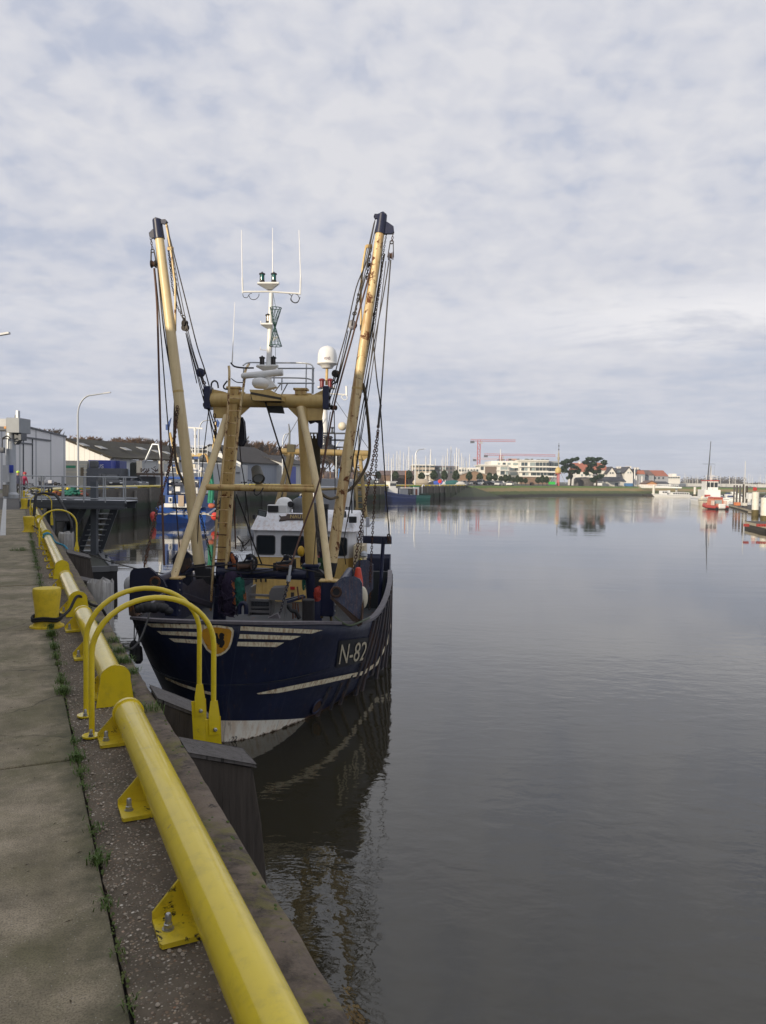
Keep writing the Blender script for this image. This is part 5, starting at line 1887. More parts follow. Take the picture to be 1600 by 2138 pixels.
# side of the house, rails and the gallows
g = M()
for x in (754, 760, 766):
 g.tube([b_(x, 1165, WS + 1.2), b_(x - 1, 1070 + (x - 754) * 2, WS + 1.2)], 0.02, 6)
g.tube([b_(757, 1097, WS + 1.2), b_(771, 1100, WS + 1.2)], .02, 6)
g.build('side_railing', WHITE, TW)
g = M()
g.box(b_(768, 1090, WS + 1.2), (.12, .1, .32))
g.tube([b_(770, 1100, WS + 1.2), b_(778, 1091, WS + 1.2)], .02, 6)
g.build('side_lamp', flat('grey_plastic', (.35, .36, .4), .5), TW, smooth=0, bevel=.02)
g = M()
g.lathe(b_(760, 1157, 9.6), [(.05, -.1), (.12, -.05), (.10, .05), (.04, .1)], 12)
g.build('winch_head', GALV, TW)
M().prism([(1.62, 9.7, zb0), (1.95, 9.8, zb0), (1.95, 9.8, 2.9), (1.62, 9.7, 2.9)], (0, 1.2, 0)).build('side_casing', paint('cream_casing_paint', (.62, .52, .33), .5, rust=.2), TW, smooth=0)
gb = M()
pa, pb = b_(764, 1126, 8.2), b_(812, 1128, 7.2)
gb.bar(pa, pb, .22, .22)
go_ = gb.build('gallows_beam', NAVY, TW, smooth=0, bevel=.02)
M().tube([b_(801, 1121, 7.3), b_(791, 1285, 7.3)], .055, 12).build('gallows_post', NAVY, go_)
M().chain(bl([(812, 1120, 7.1), (813, 1130, 7.1)]), .12, .022).build('shackle', RUSTY, go_)
# ------------------------------------------------------------------ deck gear seen over the bulwark
g = M()
g.tube([b_(455, 1194, 4.0), b_(640, 1200, 4.0)], .13, 18)
db = g.build('deck_beam', NAVY, TW)
for y in (1188, 1194, 1206):
 M().tube(spline(bl([(470, y, 3.86), (520, y + 4, 3.84), (575, y - 2, 3.84)]), 6), .013, 5).build('deck_hose', BLACK, db)
g = M()
g.prism(bl([(406, 1188, 4.0), (438, 1188, 4.0), (440, 1206, 4.0), (412, 1206, 4.0)]), (0, .3, 0))
g.prism(bl([(425, 1206, 4.0), (448, 1206, 4.0), (448, 1224, 4.0), (432, 1216, 4.0)]), (0, .25, 0))
g.prism(bl([(640, 1188, 4.0), (668, 1192, 4.0), (678, 1200, 4.0), (676, 1206, 4.0), (640, 1206, 4.0)]), (0, .3, 0))
g.prism(bl([(660, 1204, 4.0), (672, 1204, 4.0), (672, 1222, 4.0), (660, 1222, 4.0)]), (0, .3, 0))
g.build('hinge_bracket', flat('black_hinge_steel', (.02, .02, .024), .5), db, smooth=0, bevel=.02)
for x0, x1, y0, y1 in ((494, 528, 1171, 1190), (572, 612, 1172, 1192)):
 g = M()
 g.prism(bl([(x0, y0 + 5, 3.9), (x1, y0, 3.9), (x1, y1, 3.9), (x0, y1, 3.9)]), (0, .35, 0))
 wo_ = g.build('hydraulic_winch', flat('greasy_dark_steel', (.022, .022, .026), .5), db, smooth=0, bevel=.02)
 M().box(b_(x0 + 26, y0 - 8, 3.9), (.13, .13, .13)).build('winch_motor', NAVY, wo_, smooth=0, bevel=.02)
 M().lathe(b_((x0 + x1) / 2, (y0 + y1) / 2 + 2, 3.8), [(.09, -.16), (.06, -.12), (.06, .12), (.09, .16)], 14, axis=(1, 0, .1)).build('winch_drum', RUSTY, wo_)
 cx4 = x0 + 30
 for k in range(3):
  M().tube(spline(bl([(x0 + 10, y0 + 10, 3.8), (cx4 - 5 + k, y0 - 8 - 3 * k, 3.78), (cx4 + 8 + 2 * k, y0 - 4, 3.76), (cx4 + 10 + k, y0 + 12, 3.78), (cx4 - 4, y1 + 10, 3.82)]), 6), .012, 5).build('hydraulic_hose', BLACK, wo_)
# sorting hopper
STN = flat('worn_stainless', (.30, .29, .29), .38, .7, var=.3)
g = M()
g.prism(bl([(517, 1286, 3.4), (516, 1240, 3.4), (522, 1226, 3.4), (526, 1226, 3.4), (522, 1286, 3.4)]), (0, .5, 0))
g.prism(bl([(562, 1286, 3.4), (562, 1240, 3.4), (566, 1240, 3.4), (566, 1286, 3.4)]), (0, .5, 0))
g.bar(b_(521, 1268, 3.45), b_(564, 1268, 3.45), .04, .04)
hp = g.build('sorting_hopper', STN, TW, smooth=0)
for y in (1242, 1252, 1276):
 M().bar(b_(521, y, 3.35), b_(563, y + 1.5, 3.35), .05, .05).build('hopper_bar', STN, hp, smooth=0)
g = M()
for y in (1256, 1261, 1266, 1271):
 g.bar(b_(522, y, 3.5), b_(562, y + 1, 3.5), .03, .02)
for k in range(7):
 g.bar(b_(525 + k * 6, 1253, 3.5), b_(525 + k * 6, 1276, 3.5), .015, .015, up=(0, 1, 0))
g.build('hopper_grid', DGREY, hp, smooth=0)
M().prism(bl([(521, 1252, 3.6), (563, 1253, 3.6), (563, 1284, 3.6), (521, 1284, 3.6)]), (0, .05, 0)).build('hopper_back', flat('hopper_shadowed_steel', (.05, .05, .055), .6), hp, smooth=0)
g = M()
g.prism(bl([(563, 1253, 3.2), (562, 1238, 3.2), (567, 1228, 3.2), (594, 1227, 3.2), (590, 1254, 3.2)]), (0, .4, 0))
g.prism(bl([(591, 1250, 3.2), (599, 1254, 3.2), (598, 1275, 3.2), (595, 1292, 3.2)]), (0, .02, 0))
g.build('hopper_chute', STN, hp, smooth=0)
g = M()
g.bx(xl + .35, xl + 1.15, WS - .06, WS - .015, 1.2, 2.2)
do = g.build('casing_door', TANW, TW, smooth=0, bevel=.015)
g = M()
for k in range(3):
 g.bar(b_(535 + 10 * k, 1208, WS - .1), b_(535 + 10 * k, 1215, WS - .1), .05, .05, up=(0, 1, 0))
g.build('vent_slots', BLACK, do, smooth=0)
M().box(b_(611, 1228, WS - .05), (.15, .02, .10)).build('red_notice', flat('red_sign', (.45, .03, .02), .5), TW, smooth=0)
M().box(b_(611, 1242, WS - .05), (.10, .03, .16)).build('extinguisher_box', flat('dark_box', (.06, .045, .04), .6), TW, smooth=0)
g = M()
g.bar(b_(597, 1257, 3.6), b_(637, 1246, 4.0), .06, .06)
g.bar(b_(597, 1252, 3.7), b_(634, 1243, 4.1), .04, .04)
g.build('boat_hook', NAVY, TW, smooth=0)
g = M()
g.tube(spline(bl([(600, 1262, 3.3), (608, 1274, 3.3), (618, 1278, 3.3), (626, 1292, 3.3)]), 5), .05, 8)
g.build('suction_hose', BLACK, TW)
g = M()
for x, y0, y1 in ((612, 1258, 1292), (617, 1258, 1290), (622, 1260, 1292), (631, 1245, 1270), (621, 1225, 1250)):
 g.tube([b_(x, y0, 3.8), b_(x + (3 if x > 620 else 0), y1, 3.8)], .02, 6)
g.build('tool_handles', flat('handle_rust_wood', (.14, .06, .035), .7), TW)
M().lathe(b_(644, 1290, 2.8), [(.14, -.1), (.14, .4), (.12, .42)], 16).build('bitt_post', flat('dark_bitt', (.03, .027, .028), .6), TW)
g = M()
g.prism(bl([(558, 1291, .55), (579, 1281, .55), (584, 1292, .55)]), (0, .12, 0))
g.build('chain_lug', RAILM, TW, smooth=0)
ch([(580, 1288, .7), (586, 1276, 1.0), (594, 1250, 1.5), (602, 1215, 2.0)], .17, .024, flat('dark_wet_chain', (.03, .028, .032), .4, .5))
g = M()
g.tube([b_(602, 1214, 2.0), b_(604, 1202, 2.02)], [.045, .05], 10)
g.tube([b_(604, 1202, 2.02), b_(607, 1180, 2.06)], .028, 10)
g.build('turnbuckle', GALV, TW)
# oval pipe arch and blue drum on deck
M().tube(spline(bl([(500, 1282, 3.0), (501, 1265, 3.0), (508, 1259, 3.0), (514, 1265, 3.0), (514, 1282, 3.0)]), 5), .05, 10).build('vent_pipe', NAVY, TW)
M().bar(b_(374, 1242, 2.6), b_(438, 1264, 3.9), .16, .14).build('stay_beam', flat('dull_mauve_paint', (.035, .03, .042), .5), TW, smooth=0, bevel=.02)
g = M()
g.prism(bl([(388, 1168, 3.0), (395, 1166, 3.0), (399, 1174, 3.0), (396, 1183, 3.0), (382, 1195, 3.0), (374, 1199, 3.0), (380, 1180, 3.0)]), (0, .08, 0))
g.build('fairlead_block', paint('rusty_block', (.05, .035, .03), .7, rust=.4), TW, smooth=0, bevel=.02)
wire('wire_rope', [(388, 1186, 3.0), (440, 1182, 3.4), (498, 1178, 3.8), (560, 1180, 3.6), (640, 1190, 3.4), (676, 1199, 3.2)], .012)
# anchor gear at the bow head
g = M()
for k, (x, y, r_) in enumerate(((291, 1272, .09), (300, 1270, .11), (310, 1268, .12), (322, 1269, .12), (333, 1268, .1), (342, 1270, .11), (352, 1276, .09))):
 g.ball(b_(x, y, .8), r_, 10, 7, (1.1, .9, .9))
g.build('mooring_fenders', BLACK, TW)
g = M()
g.tube(spline(bl([(772, 1290, 2.2), (745, 1302, 1.2), (730, 1306, 1.0), (715, 1300, 1.0), (700, 1288, 1.3)]), 5), .02, 6)
g.build('green_hose', flat('green_hose', (.05, .07, .03), .6), TW)
M().tube(spline(bl([(672, 1290, 2.5), (674, 1283, 2.5), (682, 1281, 2.5), (690, 1284, 2.5), (692, 1296, 2.5)]), 5), .03, 8).build('hose_coil', flat('ochre_hose', (.16, .12, .05), .7), TW)
g = M()
g.lathe(b_(752, 1186, 5.6), [(.05, -.16), (.10, -.13), (.11, .05), (.085, .1), (.05, .12), (.05, .22), (.02, .25)], 16)
tag(g.build('marker_light', flat('buoy_yellow', (.65, .52, .03), .4), TW), None)

# nets hung on deck
def net_bundle(px0, py0, px1, py1, s, colr, name, w_=0.16, n=60, seed=1, r=.012):
 rr = random.Random(seed)
 g = M()
 a, c = b_(px0, py0, s), b_(px1, py1, s)
 k = 12
 core = []
 for i in range(k + 1):
  t = i / k
  core.append(a.lerp(c, t) + V((rr.uniform(-.02, .02), rr.uniform(-.02, .02), 0)))
 g.tube(core, [w_ * (.55 + .35 * math.sin(PI * min(1, i / k * 1.1)) * rr.uniform(.8, 1.2)) for i in range(k + 1)], 10)
 for _ in range(n):
  an = rr.uniform(0, 2 * PI)
  tw = rr.uniform(-2.5, 2.5)
  t0, t1 = sorted((rr.random(), rr.random()))
  if t1 - t0 < .15:
   t1 = min(1, t0 + .3)
  pts = []
  for q in range(7):
   t = t0 + (t1 - t0) * q / 6
   rad = w_ * rr.uniform(.75, 1.15)
   pts.append(a.lerp(c, t) + V((rad * math.cos(an + tw * q / 6), rad * math.sin(an + tw * q / 6), rr.uniform(-.02, .02))))
  g.tube(pts, r, 4)
 return g.build(name, colr, TW, smooth=60)

PURP = flat('dark_purple_net', (.024, .014, .04), .9, var=.5, scale=14)
GRNET = flat('green_net', (.012, .12, .085), .85, var=.5, scale=14)
ORNET = flat('orange_twine', (.40, .13, .05), .85, var=.4, scale=14)
GRYN = flat('grey_net', (.13, .12, .11), .9, var=.5, scale=16)
net_bundle(482, 1196, 478, 1284, 3.6, PURP, 'net_bundle', .24, 70, 1)
net_bundle(484, 1158, 482, 1186, 4.4, PURP, 'net_bundle', .15, 40, 2)
net_bundle(498, 1206, 503, 1262, 3.5, GRNET, 'net_bundle', .11, 90, 3, .009)
net_bundle(486, 1212, 490, 1262, 3.45, ORNET, 'twine_bundle', .035, 26, 4, .008)
net_bundle(510, 1236, 512, 1268, 3.5, ORNET, 'twine_bundle', .035, 18, 5, .008)
net_bundle(484, 1157, 492, 1186, 4.25, ORNET, 'twine_bundle', .05, 16, 6, .007)
net_bundle(656, 1050, 660, 1158, 6.0, GRYN, 'net_bundle', .11, 90, 7, .010)
net_bundle(661, 1158, 662, 1182, 6.0, flat('red_white_net', (.30, .12, .11), .9, var=.6, scale=20), 'net_bundle', .075, 50, 8, .009)
net_bundle(667, 1100, 668, 1190, 6.3, PURP, 'net_bundle', .12, 40, 9)
net_bundle(636, 1130, 634, 1186, 6.2, PURP, 'net_bundle', .08, 30, 10)
net_bundle(635, 1180, 635, 1232, 6.0, GRNET, 'net_bundle', .045, 50, 11, .009)
net_bundle(669, 1165, 668, 1285, 5.0, flat('dark_green_net', (.02, .06, .025), .9, var=.5, scale=14), 'net_bundle', .16, 60, 12)
net_bundle(664, 1225, 662, 1255, 4.0, flat('red_oilskin', (.45, .05, .03), .6), 'net_bundle', .09, 10, 13)
M().ball(b_(629, 1151, 6.0), .12, 14, 9, (.8, .8, 1.2)).build('yellow_float', flat('yellow_float', (.7, .42, .03), .5), TW)
net_bundle(497, 1150, 515, 1185, 9.6, WHW, 'sail_cover', .01, 2, 14)

# ------------------------------------------------------------------ beam trawls hanging at both sides of the bow
def beam_trawl(label, plate, runner, hole, sg, plate_mat, origin):
 t = thing('beam_trawl', label, 'trawl gear', BO + BB * origin[0] + BA * origin[1] + V((0, 0, origin[2])), None, -BTH)
 o_ = V(origin)

 def sh(mm):
  mm.v = [p - o_ for p in mm.v]
  return mm
 g = M()
 g.prism([b_(x, y, 1.62) for x, y in plate], (0, .07, 0))
 sho = sh(g).build('trawl_shoe', plate_mat, t, smooth=0, bevel=.012)
 g = M()
 g.prism([b_(x, y, 1.55) for x, y in runner], (0, .24, 0))
 sh(g).build('shoe_runner', paint('rusty_runner', (.06, .035, .022), .75, rust=.5, rustcol=(.22, .09, .02)), sho, smooth=0, bevel=.015)
 h = b_(*hole, 1.60)
 g = M()
 g.ring(h, V((1, 0, 0)), V((0, 0, 1)), .095, .028, 24, 6)
 sh(g).build('beam_socket', RUSTY, sho, smooth=60)
 M2 = M()
 M2.lathe(h + V((0, -.005, 0)), [(.09, 0), (.09, .004)], 20, axis=(0, 1, 0))
 sh(M2).build('socket_bore', BLACK, sho)
 g = M()
 g.tube([h + V((0, .08, 0)), h + V((-.02 * sg, 3.4, .02))], .1, 16)
 sh(g).build('trawl_beam', NAVY, t)
 g = M()
 e = h + V((.40 * sg, 3.4, 0))
 g.prism([e + V((x, 0, z)) for x, z in ((-.32, .12), (-.2, .3), (.02, .3), (.16, .2), (.16, -.42), (.05, -.55), (-.3, -.3))], (0, .07, 0))
 sh(g).build('trawl_shoe', plate_mat, t, smooth=0, bevel=.012)
 return t

SHOEM = paint('worn_blue_shoe', (.075, .095, .16), .45, rust=.3, var=.5, scale=2.4, dirtk=.75, dirt=(.24, .23, .24), streak=.2, rustcol=(.05, .035, .03))
SHOED = paint('dark_shoe', (.010, .014, .040), .55, rust=.35, var=.4, scale=2.4, rustcol=(.035, .02, .016))
beam_trawl('scuffed blue-grey trawl gear hung by a rusty chain at the red cone marker',
   [(691, 1233), (700, 1219), (708, 1210), (720, 1205), (740, 1205), (752, 1210), (756.5, 1219), (756, 1280), (752, 1303), (690, 1250)],
   [(690, 1249), (693, 1247), (752, 1296), (757, 1262), (758, 1270), (755, 1305), (749, 1308)], (702, 1236), 1, SHOEM, (1.0, 1.6, 2.2))
beam_trawl('dark navy trawl gear hung by a chain at the quay-side bow',
   [(271, 1202), (273, 1194), (279, 1188), (311, 1186), (317, 1190), (341, 1212), (347, 1226), (343, 1236), (330, 1242), (322, 1252), (310, 1258), (290, 1262), (281, 1284), (271, 1283)],
   [(268, 1262), (271, 1255), (276, 1262), (281, 1284), (287, 1286), (281, 1290), (270, 1284)], (324, 1215), -1, SHOED, (-2.6, 1.6, 2.2))
# rubber parts and floats beside the shoes
tag(M().ball(BO + BB * (b_(757, 1248, 1.95).x) + BA * 1.95 + V((0, 0, b_(757, 1248, 1.95).z)), .21, 18, 12, (.55, .5, 1.15)).build('buoy_float', flat('cream_float', (.60, .55, .42), .6), None), 'cream trawl float bulging behind the scuffed trawl shoe', 'float')
tag(M().ball(BO + BB * (b_(270, 1222, 1.9).x) + BA * 1.9 + V((0, 0, b_(270, 1222, 1.9).z)), .19, 18, 12, (.6, .5, 1.0)).build('buoy_float', flat('grey_float', (.5, .5, .5), .6), None), 'pale grey trawl float peeping out beside the dark navy trawl shoe', 'float')

def wpt(p):
 return BO + BB * p.x + BA * p.y + V((0, 0, p.z))

g = M()
g.lathe(wpt(b_(748, 1212, 3.2)), [(.12, -.22), (.11, 0), (.06, .28), (.03, .3)], 14)
tag(g.build('marker_buoy', flat('orange_red_buoy', (.62, .06, .025), .45)), 'red cone-shaped marker standing behind the trawl shoe below the yellow lamp', 'marker buoy')
# two sack fenders hanging from the bow
for (x0, y0, x1, y1, lab) in ((281, 1292, 280, 1352, 'black sack fender hanging on ropes under the bow, the higher of the pair'), (292, 1300, 289, 1362, 'black sack fender hanging on a rope under the bow, the lower of the pair')):
 t = thing('sack_fender', lab, 'fender', wpt(b_(x1, y1 + 15, .6)), 'black sack fenders at the trawler bow')
 p, q_ = wpt(b_(x0, y0, .6)), wpt(b_(x1, y1, .6))
 M().lathe(q_, [(.03, .14), (.07, .1), (.085, -.05), (.09, -.16), (.05, -.22), (.0, -.23)], 12).build('sack', BLACK, t)
 M().tube([p, q_ + V((0, 0, .1))], .012, 6).build('fender_rope', BROPE, t)
 M().tube([p + V((.1, 0, .02)), q_ + V((0.01, 0, .1))], .009, 6).build('fender_rope', BROPE, t)
# ================================================================== gangway platform, stairs and pontoon
PY_ = 36.5
mm = M()
P_ = thing('gangway_platform', 'grey steel gangway platform with railings bridging the quay edge above the black pontoon', 'gangway', D(150, 1062, PY_ + 1))
zt_ = D(150, 1044, PY_).z
x0, x1 = D(40, 1044, PY_).x, D(263, 1044, PY_).x
dq = V((1, -0.02, 0))
g = M()
for dy in (0, 1.7):
 g.bx(x0, x1, PY_ + dy, PY_ + dy + .1, zt_ - .16, zt_)
 g.bx(x0, x1 - .1, PY_ + dy + .03, PY_ + dy + .07, zt_ - .42, zt_ - .16)
g.bx(x0 + .2, x1, PY_, PY_ + .1, zt_ - .36, zt_ - .30)
fr = g.build('platform_beam', DGREY, P_, smooth=0)
M().bx(x0, x1, PY_ + .1, PY_ + 1.7, zt_ - .05, zt_ - .01).build('platform_floor', GALV, P_, smooth=0)
for yy, pxs in ((PY_, (42, 87, 130, 175, 220, 262)), (PY_ + 1.75, (46, 92, 133, 178, 216, 258))):
 rl_ = M()
 for h in (.08, .62, 1.12):
  rl_.cyl((x0 + .05, yy, zt_ + h), (x1 - .02, yy, zt_ + h), .025, n=8)
 ra_ = rl_.build('railing', GALV, P_)
 for px in pxs:
  X = D(px, 1020, yy).x
  M().bx(X - .025, X + .025, yy - .02, yy + .02, zt_ - .1, zt_ + 1.12).build('railing_post', GALV, ra_, smooth=0)
M().bx(x0 - .2, x0 + .25, PY_ - .05, PY_ + 1.8, QZ - .02, zt_ - .42).build('bearing_block', DGREY, P_, smooth=0)
for px in (107, 148, 198):
 X = D(px, 1020, PY_ + 1).x
 M().bx(X - .14, X + .14, PY_ + .8, PY_ + 1.1, -1, zt_ + (.9 if px == 198 else .05)).build('support_column', DGREY, P_, smooth=0)
st = thing('gangway_stairs', 'dark steel open stairs leading from the gangway platform down to the black pontoon', 'stairs', D(185, 1155, 39))
for pxa, pxb in ((205, 163), (243, 205)):
 g = M()
 g.bar(D(pxa, 1052, 38.0), D(pxb, 1158, 38.6), .10, .34, up=(1, 0, 0))
 g.build('stringer', DGREY, st, smooth=0)
for k in range(9):
 t = (k + .5) / 9
 a = D(205 - 42 * t, 1056 + 100 * t, 38.0 + .6 * t)
 c = D(243 - 38 * t, 1056 + 100 * t, 38.0 + .6 * t)
 M().bar(a, c, .28, .05).build('tread', GALV, st, smooth=0)
g = M()
g.bar(D(160, 1060, 37.4), D(134, 1122, 37.4), .2, .3, up=(1, 0, 0))
g.bar(D(178, 1060, 37.6), D(134, 1140, 37.6), .15, .2, up=(1, 0, 0))
g.build('brace', DGREY, st, smooth=0)

def pontoon(label, a0, a1, l0, l1, h, mt_deck, mt_side, hull=BLACK):
 t = thing('floating_pontoon', label, 'pontoon', Q((a0 + a1) / 2, (l0 + l1) / 2, -QZ))
 g = M()
 z = -QZ
 g.prism([Q(a0, l0, z - .4), Q(a0, l1, z - .4), Q(a1, l1, z - .4), Q(a1, l0, z - .4)], V((0, 0, h + .2)))
 g.build('float_body', hull, t, smooth=0, bevel=.03)
 M().prism([Q(a0 + .1, l0 + .1, z + h - .19), Q(a0 + .1, l1 - .3, z + h - .19), Q(a1 - .1, l1 - .3, z + h - .19), Q(a1 - .1, l0 + .1, z + h - .19)], V((0, 0, .18))).build('deck_boards', mt_deck, t, smooth=0)
 g = M()
 g.prism([Q(a0, l1 - .28, z + h - .19), Q(a0, l1 + .02, z + h - .19), Q(a1, l1 + .02, z + h - .19), Q(a1, l1 - .28, z + h - .19)], V((0, 0, .23)))
 g.prism([Q(a0 - .02, l0, z + h - .19), Q(a0 - .02, l1 - .29, z + h - .19), Q(a0 + .12, l1 - .29, z + h - .19), Q(a0 + .12, l0, z + h - .19)], V((0, 0, .22)))
 g.build('edge_beam', mt_side, t, smooth=0, bevel=.01)
 for k in range(4):
  a = a0 + (a1 - a0) * (.08 + .28 * k)
  M().lathe(Q(a, l1 - .12, z + h + .04), [(.06, 0), (.05, .1), (.09, .15), (.09, .18)], 10).build('cleat', DGREY, t)
 return t

pq = G(245, 1183, 1.1)
la = pq.dot(QN)
aa = pq.dot(QD)
pontoon('black floating pontoon with green-stained deck moored below the gangway stairs', aa, aa + 9, 1.35, la, 1.1, flat('slimy_deck', (.030, .033, .022), .7), flat('grey_edge', (.16, .165, .17), .5))
# black ladder frame at the quay edge
mm = M()
mm.tube(spline([Q(28.2, .45, 0), Q(28.4, .5, .75), Q(28.6, .62, .92), Q(28.6, 1.0, .92), Q(28.4, 1.2, .8), Q(27.6, 1.55, .1), Q(27.4, 1.6, -.2)], 5), .035, 8)
mm.tube(spline([Q(29.0, .5, 0), Q(29.2, .55, .75), Q(29.4, .67, .92), Q(29.4, 1.05, .92), Q(29.2, 1.25, .8), Q(28.4, 1.6, .1), Q(28.2, 1.65, -.2)], 5), .035, 8)
mm.prism([Q(28.4, 1.1, .3), Q(28.4, 1.5, .3), Q(28.0, 1.6, 0), Q(28.0, 1.15, 0)], V((0, 0, .03)))
tag(mm.build('ladder_frame', BLACK, smooth=60), 'black tubular ladder frame standing on the quay edge between bollard and platform', 'ladder')

# ------------------------------------------------------------------ piles along the far quay wall
PROTO = None
rr = random.Random(8)
seg = []
for i in range(3, len(EDGE) - 1):
 a, c = V((*EDGE[i], 0)), V((*EDGE[i + 1], 0))
 d = (c - a)
 L = d.length
 d.normalize()
 n_ = V((d.y, -d.x, 0))
 k = max(1, int(L / 4.5))
 for q in range(k):
  seg.append((a + d * (q + .5) * L / k + n_ * .25, math.atan2(d.y, d.x)))
g = M()
for z0_, z1_, s_ in ((-1, 1.6, .19), (1.6, 3.0, .18), (3.0, 3.35, .17)):
 g.tube([(0, 0, z0_), (0, 0, z1_)], [s_, s_ * .98], 8)
first = tag(g.build('timber_pile', wall_mat('pile_wood_tidal', top=(.24, .22, .19), algae=(.02, .03, .012), zl=1.7), smooth=50, at=(0, 0, 0)), 'dark upright timber pile against the far quay wall, pale at its top', 'timber pile', 'timber piles along the far quay wall')
for i, (p, ang) in enumerate(seg):
 o = first if i == 0 else first.copy()
 if i:
  COL.objects.link(o)
 o.location = (p.x, p.y, 0)
 o.rotation_euler = (0, 0, ang)
 o.scale = (rr.uniform(.8, 1.25), rr.uniform(.8, 1.25), rr.uniform(.88, 1.03))

# ------------------------------------------------------------------ generic hull for the other boats (y aft from the bow, x port)
def boat_hull(L, B, zb, zm, zs, full=2.2, stern=.8, rake=.10, nt=5, zk=-.5):
 g = M()
 ns = 16
 idx = {}
 for sd_ in (-1, 1):
  for i in range(ns + 1):
   u = i / ns
   for j in range(nt + 1):
    t = j / nt
    zr = zb * (1 - u) ** 2 + zm * 2 * u * (1 - u) * 1.0 + zs * u * u
    z = zk + (zr - zk) * t
    hw = B / 2 * (1 - (1 - min(1, u / .55)) ** full) ** (1.0 / (1 + .6 * t))
    if u > .7:
     hw *= 1 - (1 - stern) * ((u - .7) / .3)
    hw *= .78 + .22 * t
    y = u * L - rake * L * t * (1 - u) ** 2
    if i == 0:
     hw = 0
    idx[(sd_, i, j)] = len(g.v)
    g.v.append(V((sd_ * hw, y, z)))
 for sd_ in (-1, 1):
  for i in range(ns):
   for j in range(nt):
    f = (idx[(sd_, i, j)], idx[(sd_, i + 1, j)], idx[(sd_, i + 1, j + 1)], idx[(sd_, i, j + 1)])
    g.f.append(f if sd_ == 1 else tuple(reversed(f)))
 for j in range(nt):
  g.f.append((idx[(1, ns, j)], idx[(-1, ns, j)], idx[(-1, ns, j + 1)], idx[(1, ns, j + 1)]))
 # deck a little under the rim
 for i in range(ns):
  g.f.append((idx[(-1, i, nt - 1)], idx[(1, i, nt - 1)], idx[(1, i + 1, nt - 1)], idx[(-1, i + 1, nt - 1)]))
 return g

BLUE = paint('bright_blue_hull', (.012, .085, .36), .35, rust=.05, var=.15, streak=.08, dirtk=.12)
BLUED = paint('blue_paint_dark', (.015, .07, .27), .4, var=.15)
# ------------------------------------------------------------------ blue trawler seen from the stern
YB = 78.0
bp = G(378, 1092, 0)
t = thing('fishing_trawler', 'bright blue trawler seen from its stern, with white name lettering and red fenders', 'fishing boat', bp)
fw = V((-.15, .99, 0)).normalized()
sd2 = V((fw.y, -fw.x, 0))

def bq(x, y, z):
 return bp + sd2 * x + fw * y + V((0, 0, z))

g = M()
n = 10
rows = []
for i in range(n + 1):
 u = i / n
 w_ = 2.75 * (1 - max(0, (u - .55) / .45) ** 2.4)
 w_ = max(w_, .02)
 if u == 0:
  w_ = 2.6
 zr = 1.62 + .9 * u * u
 y = u * 19
 rows.append([bq(-w_ * .92, y, -.4), bq(-w_, y, .5), bq(-w_, y, zr), bq(w_, y, zr), bq(w_, y, .5), bq(w_ * .92, y, -.4)])
for r_ in rows:
 g.v += r_
for i in range(n):
 for q in range(5):
  g.f.append((i * 6 + q, i * 6 + q + 1, (i + 1) * 6 + q + 1, (i + 1) * 6 + q) if q != 2 else (i * 6 + 2, i * 6 + 3, (i + 1) * 6 + 3, (i + 1) * 6 + 2))
g.f.append((0, 1, 2, 3, 4, 5))
hl = g.build('hull', BLUE, t, smooth=30)
M().prism([bq(-2.72, -.05, .92), bq(2.9, -.05, .92), bq(2.9, -.05, 1.04), bq(-2.72, -.05, 1.04)], fw * .05).build('rubbing_strake', WHITE, t, smooth=0)
M().prism([bq(2.72, 0, .92), bq(2.9, 0, .92), bq(2.85, 12, 1.0), bq(2.7, 12, 1.0)], (0, 0, .12)).build('rubbing_strake', WHITE, t, smooth=0)
for txt, q4 in (('Dré', ((371, 1059.5), (386, 1059), (385, 1066), (370, 1066))), ('NIEUWPOORT', ((362, 1067.5), (393, 1067.5), (393, 1072.5), (362, 1072.5)))):
 tf, ff = text_faces(txt)
 g = M()
 sh_ = .35 if len(txt) < 4 else 0
 for u, v in tf:
  x = bil([(*p, 0) for p in q4], u + sh_ * v * .4, v)
  d = ray(x.x, x.y)
  k = ((bp - fw * .03 - EYE).dot(fw)) / d.dot(fw)
  g.v.append(EYE + d * k)
 g.f = ff
 g.build('stern_lettering', WHITE, hl, smooth=0)
for pts in ([(333, 1072), (345, 1075), (357, 1070), (364, 1068)], [(385, 1070), (392, 1074), (405, 1075), (415, 1073)], [(420, 1074), (426, 1070), (434, 1075), (445, 1077)]):
 M().tube(spline([D(x, y, YB - 1) for x, y in pts], 5), .05, 5).build('stern_rope', flat('rope_beige', (.4, .36, .27), .9), t)

def dk(x0, x1, y0, y1, Y0, Y1, name, mat, par=None, bev=.02):
 """box covering pixels x0..x1, y0..y1 on its front at distance Y0, reaching back to Y1"""
 a, c = D(x0, y1, Y0), D(x1, y0, Y0)
 g = M()
 g.bx(a.x, c.x, Y0, Y1, a.z, c.z)
 return g.build(name, mat, par, smooth=0, bevel=bev)

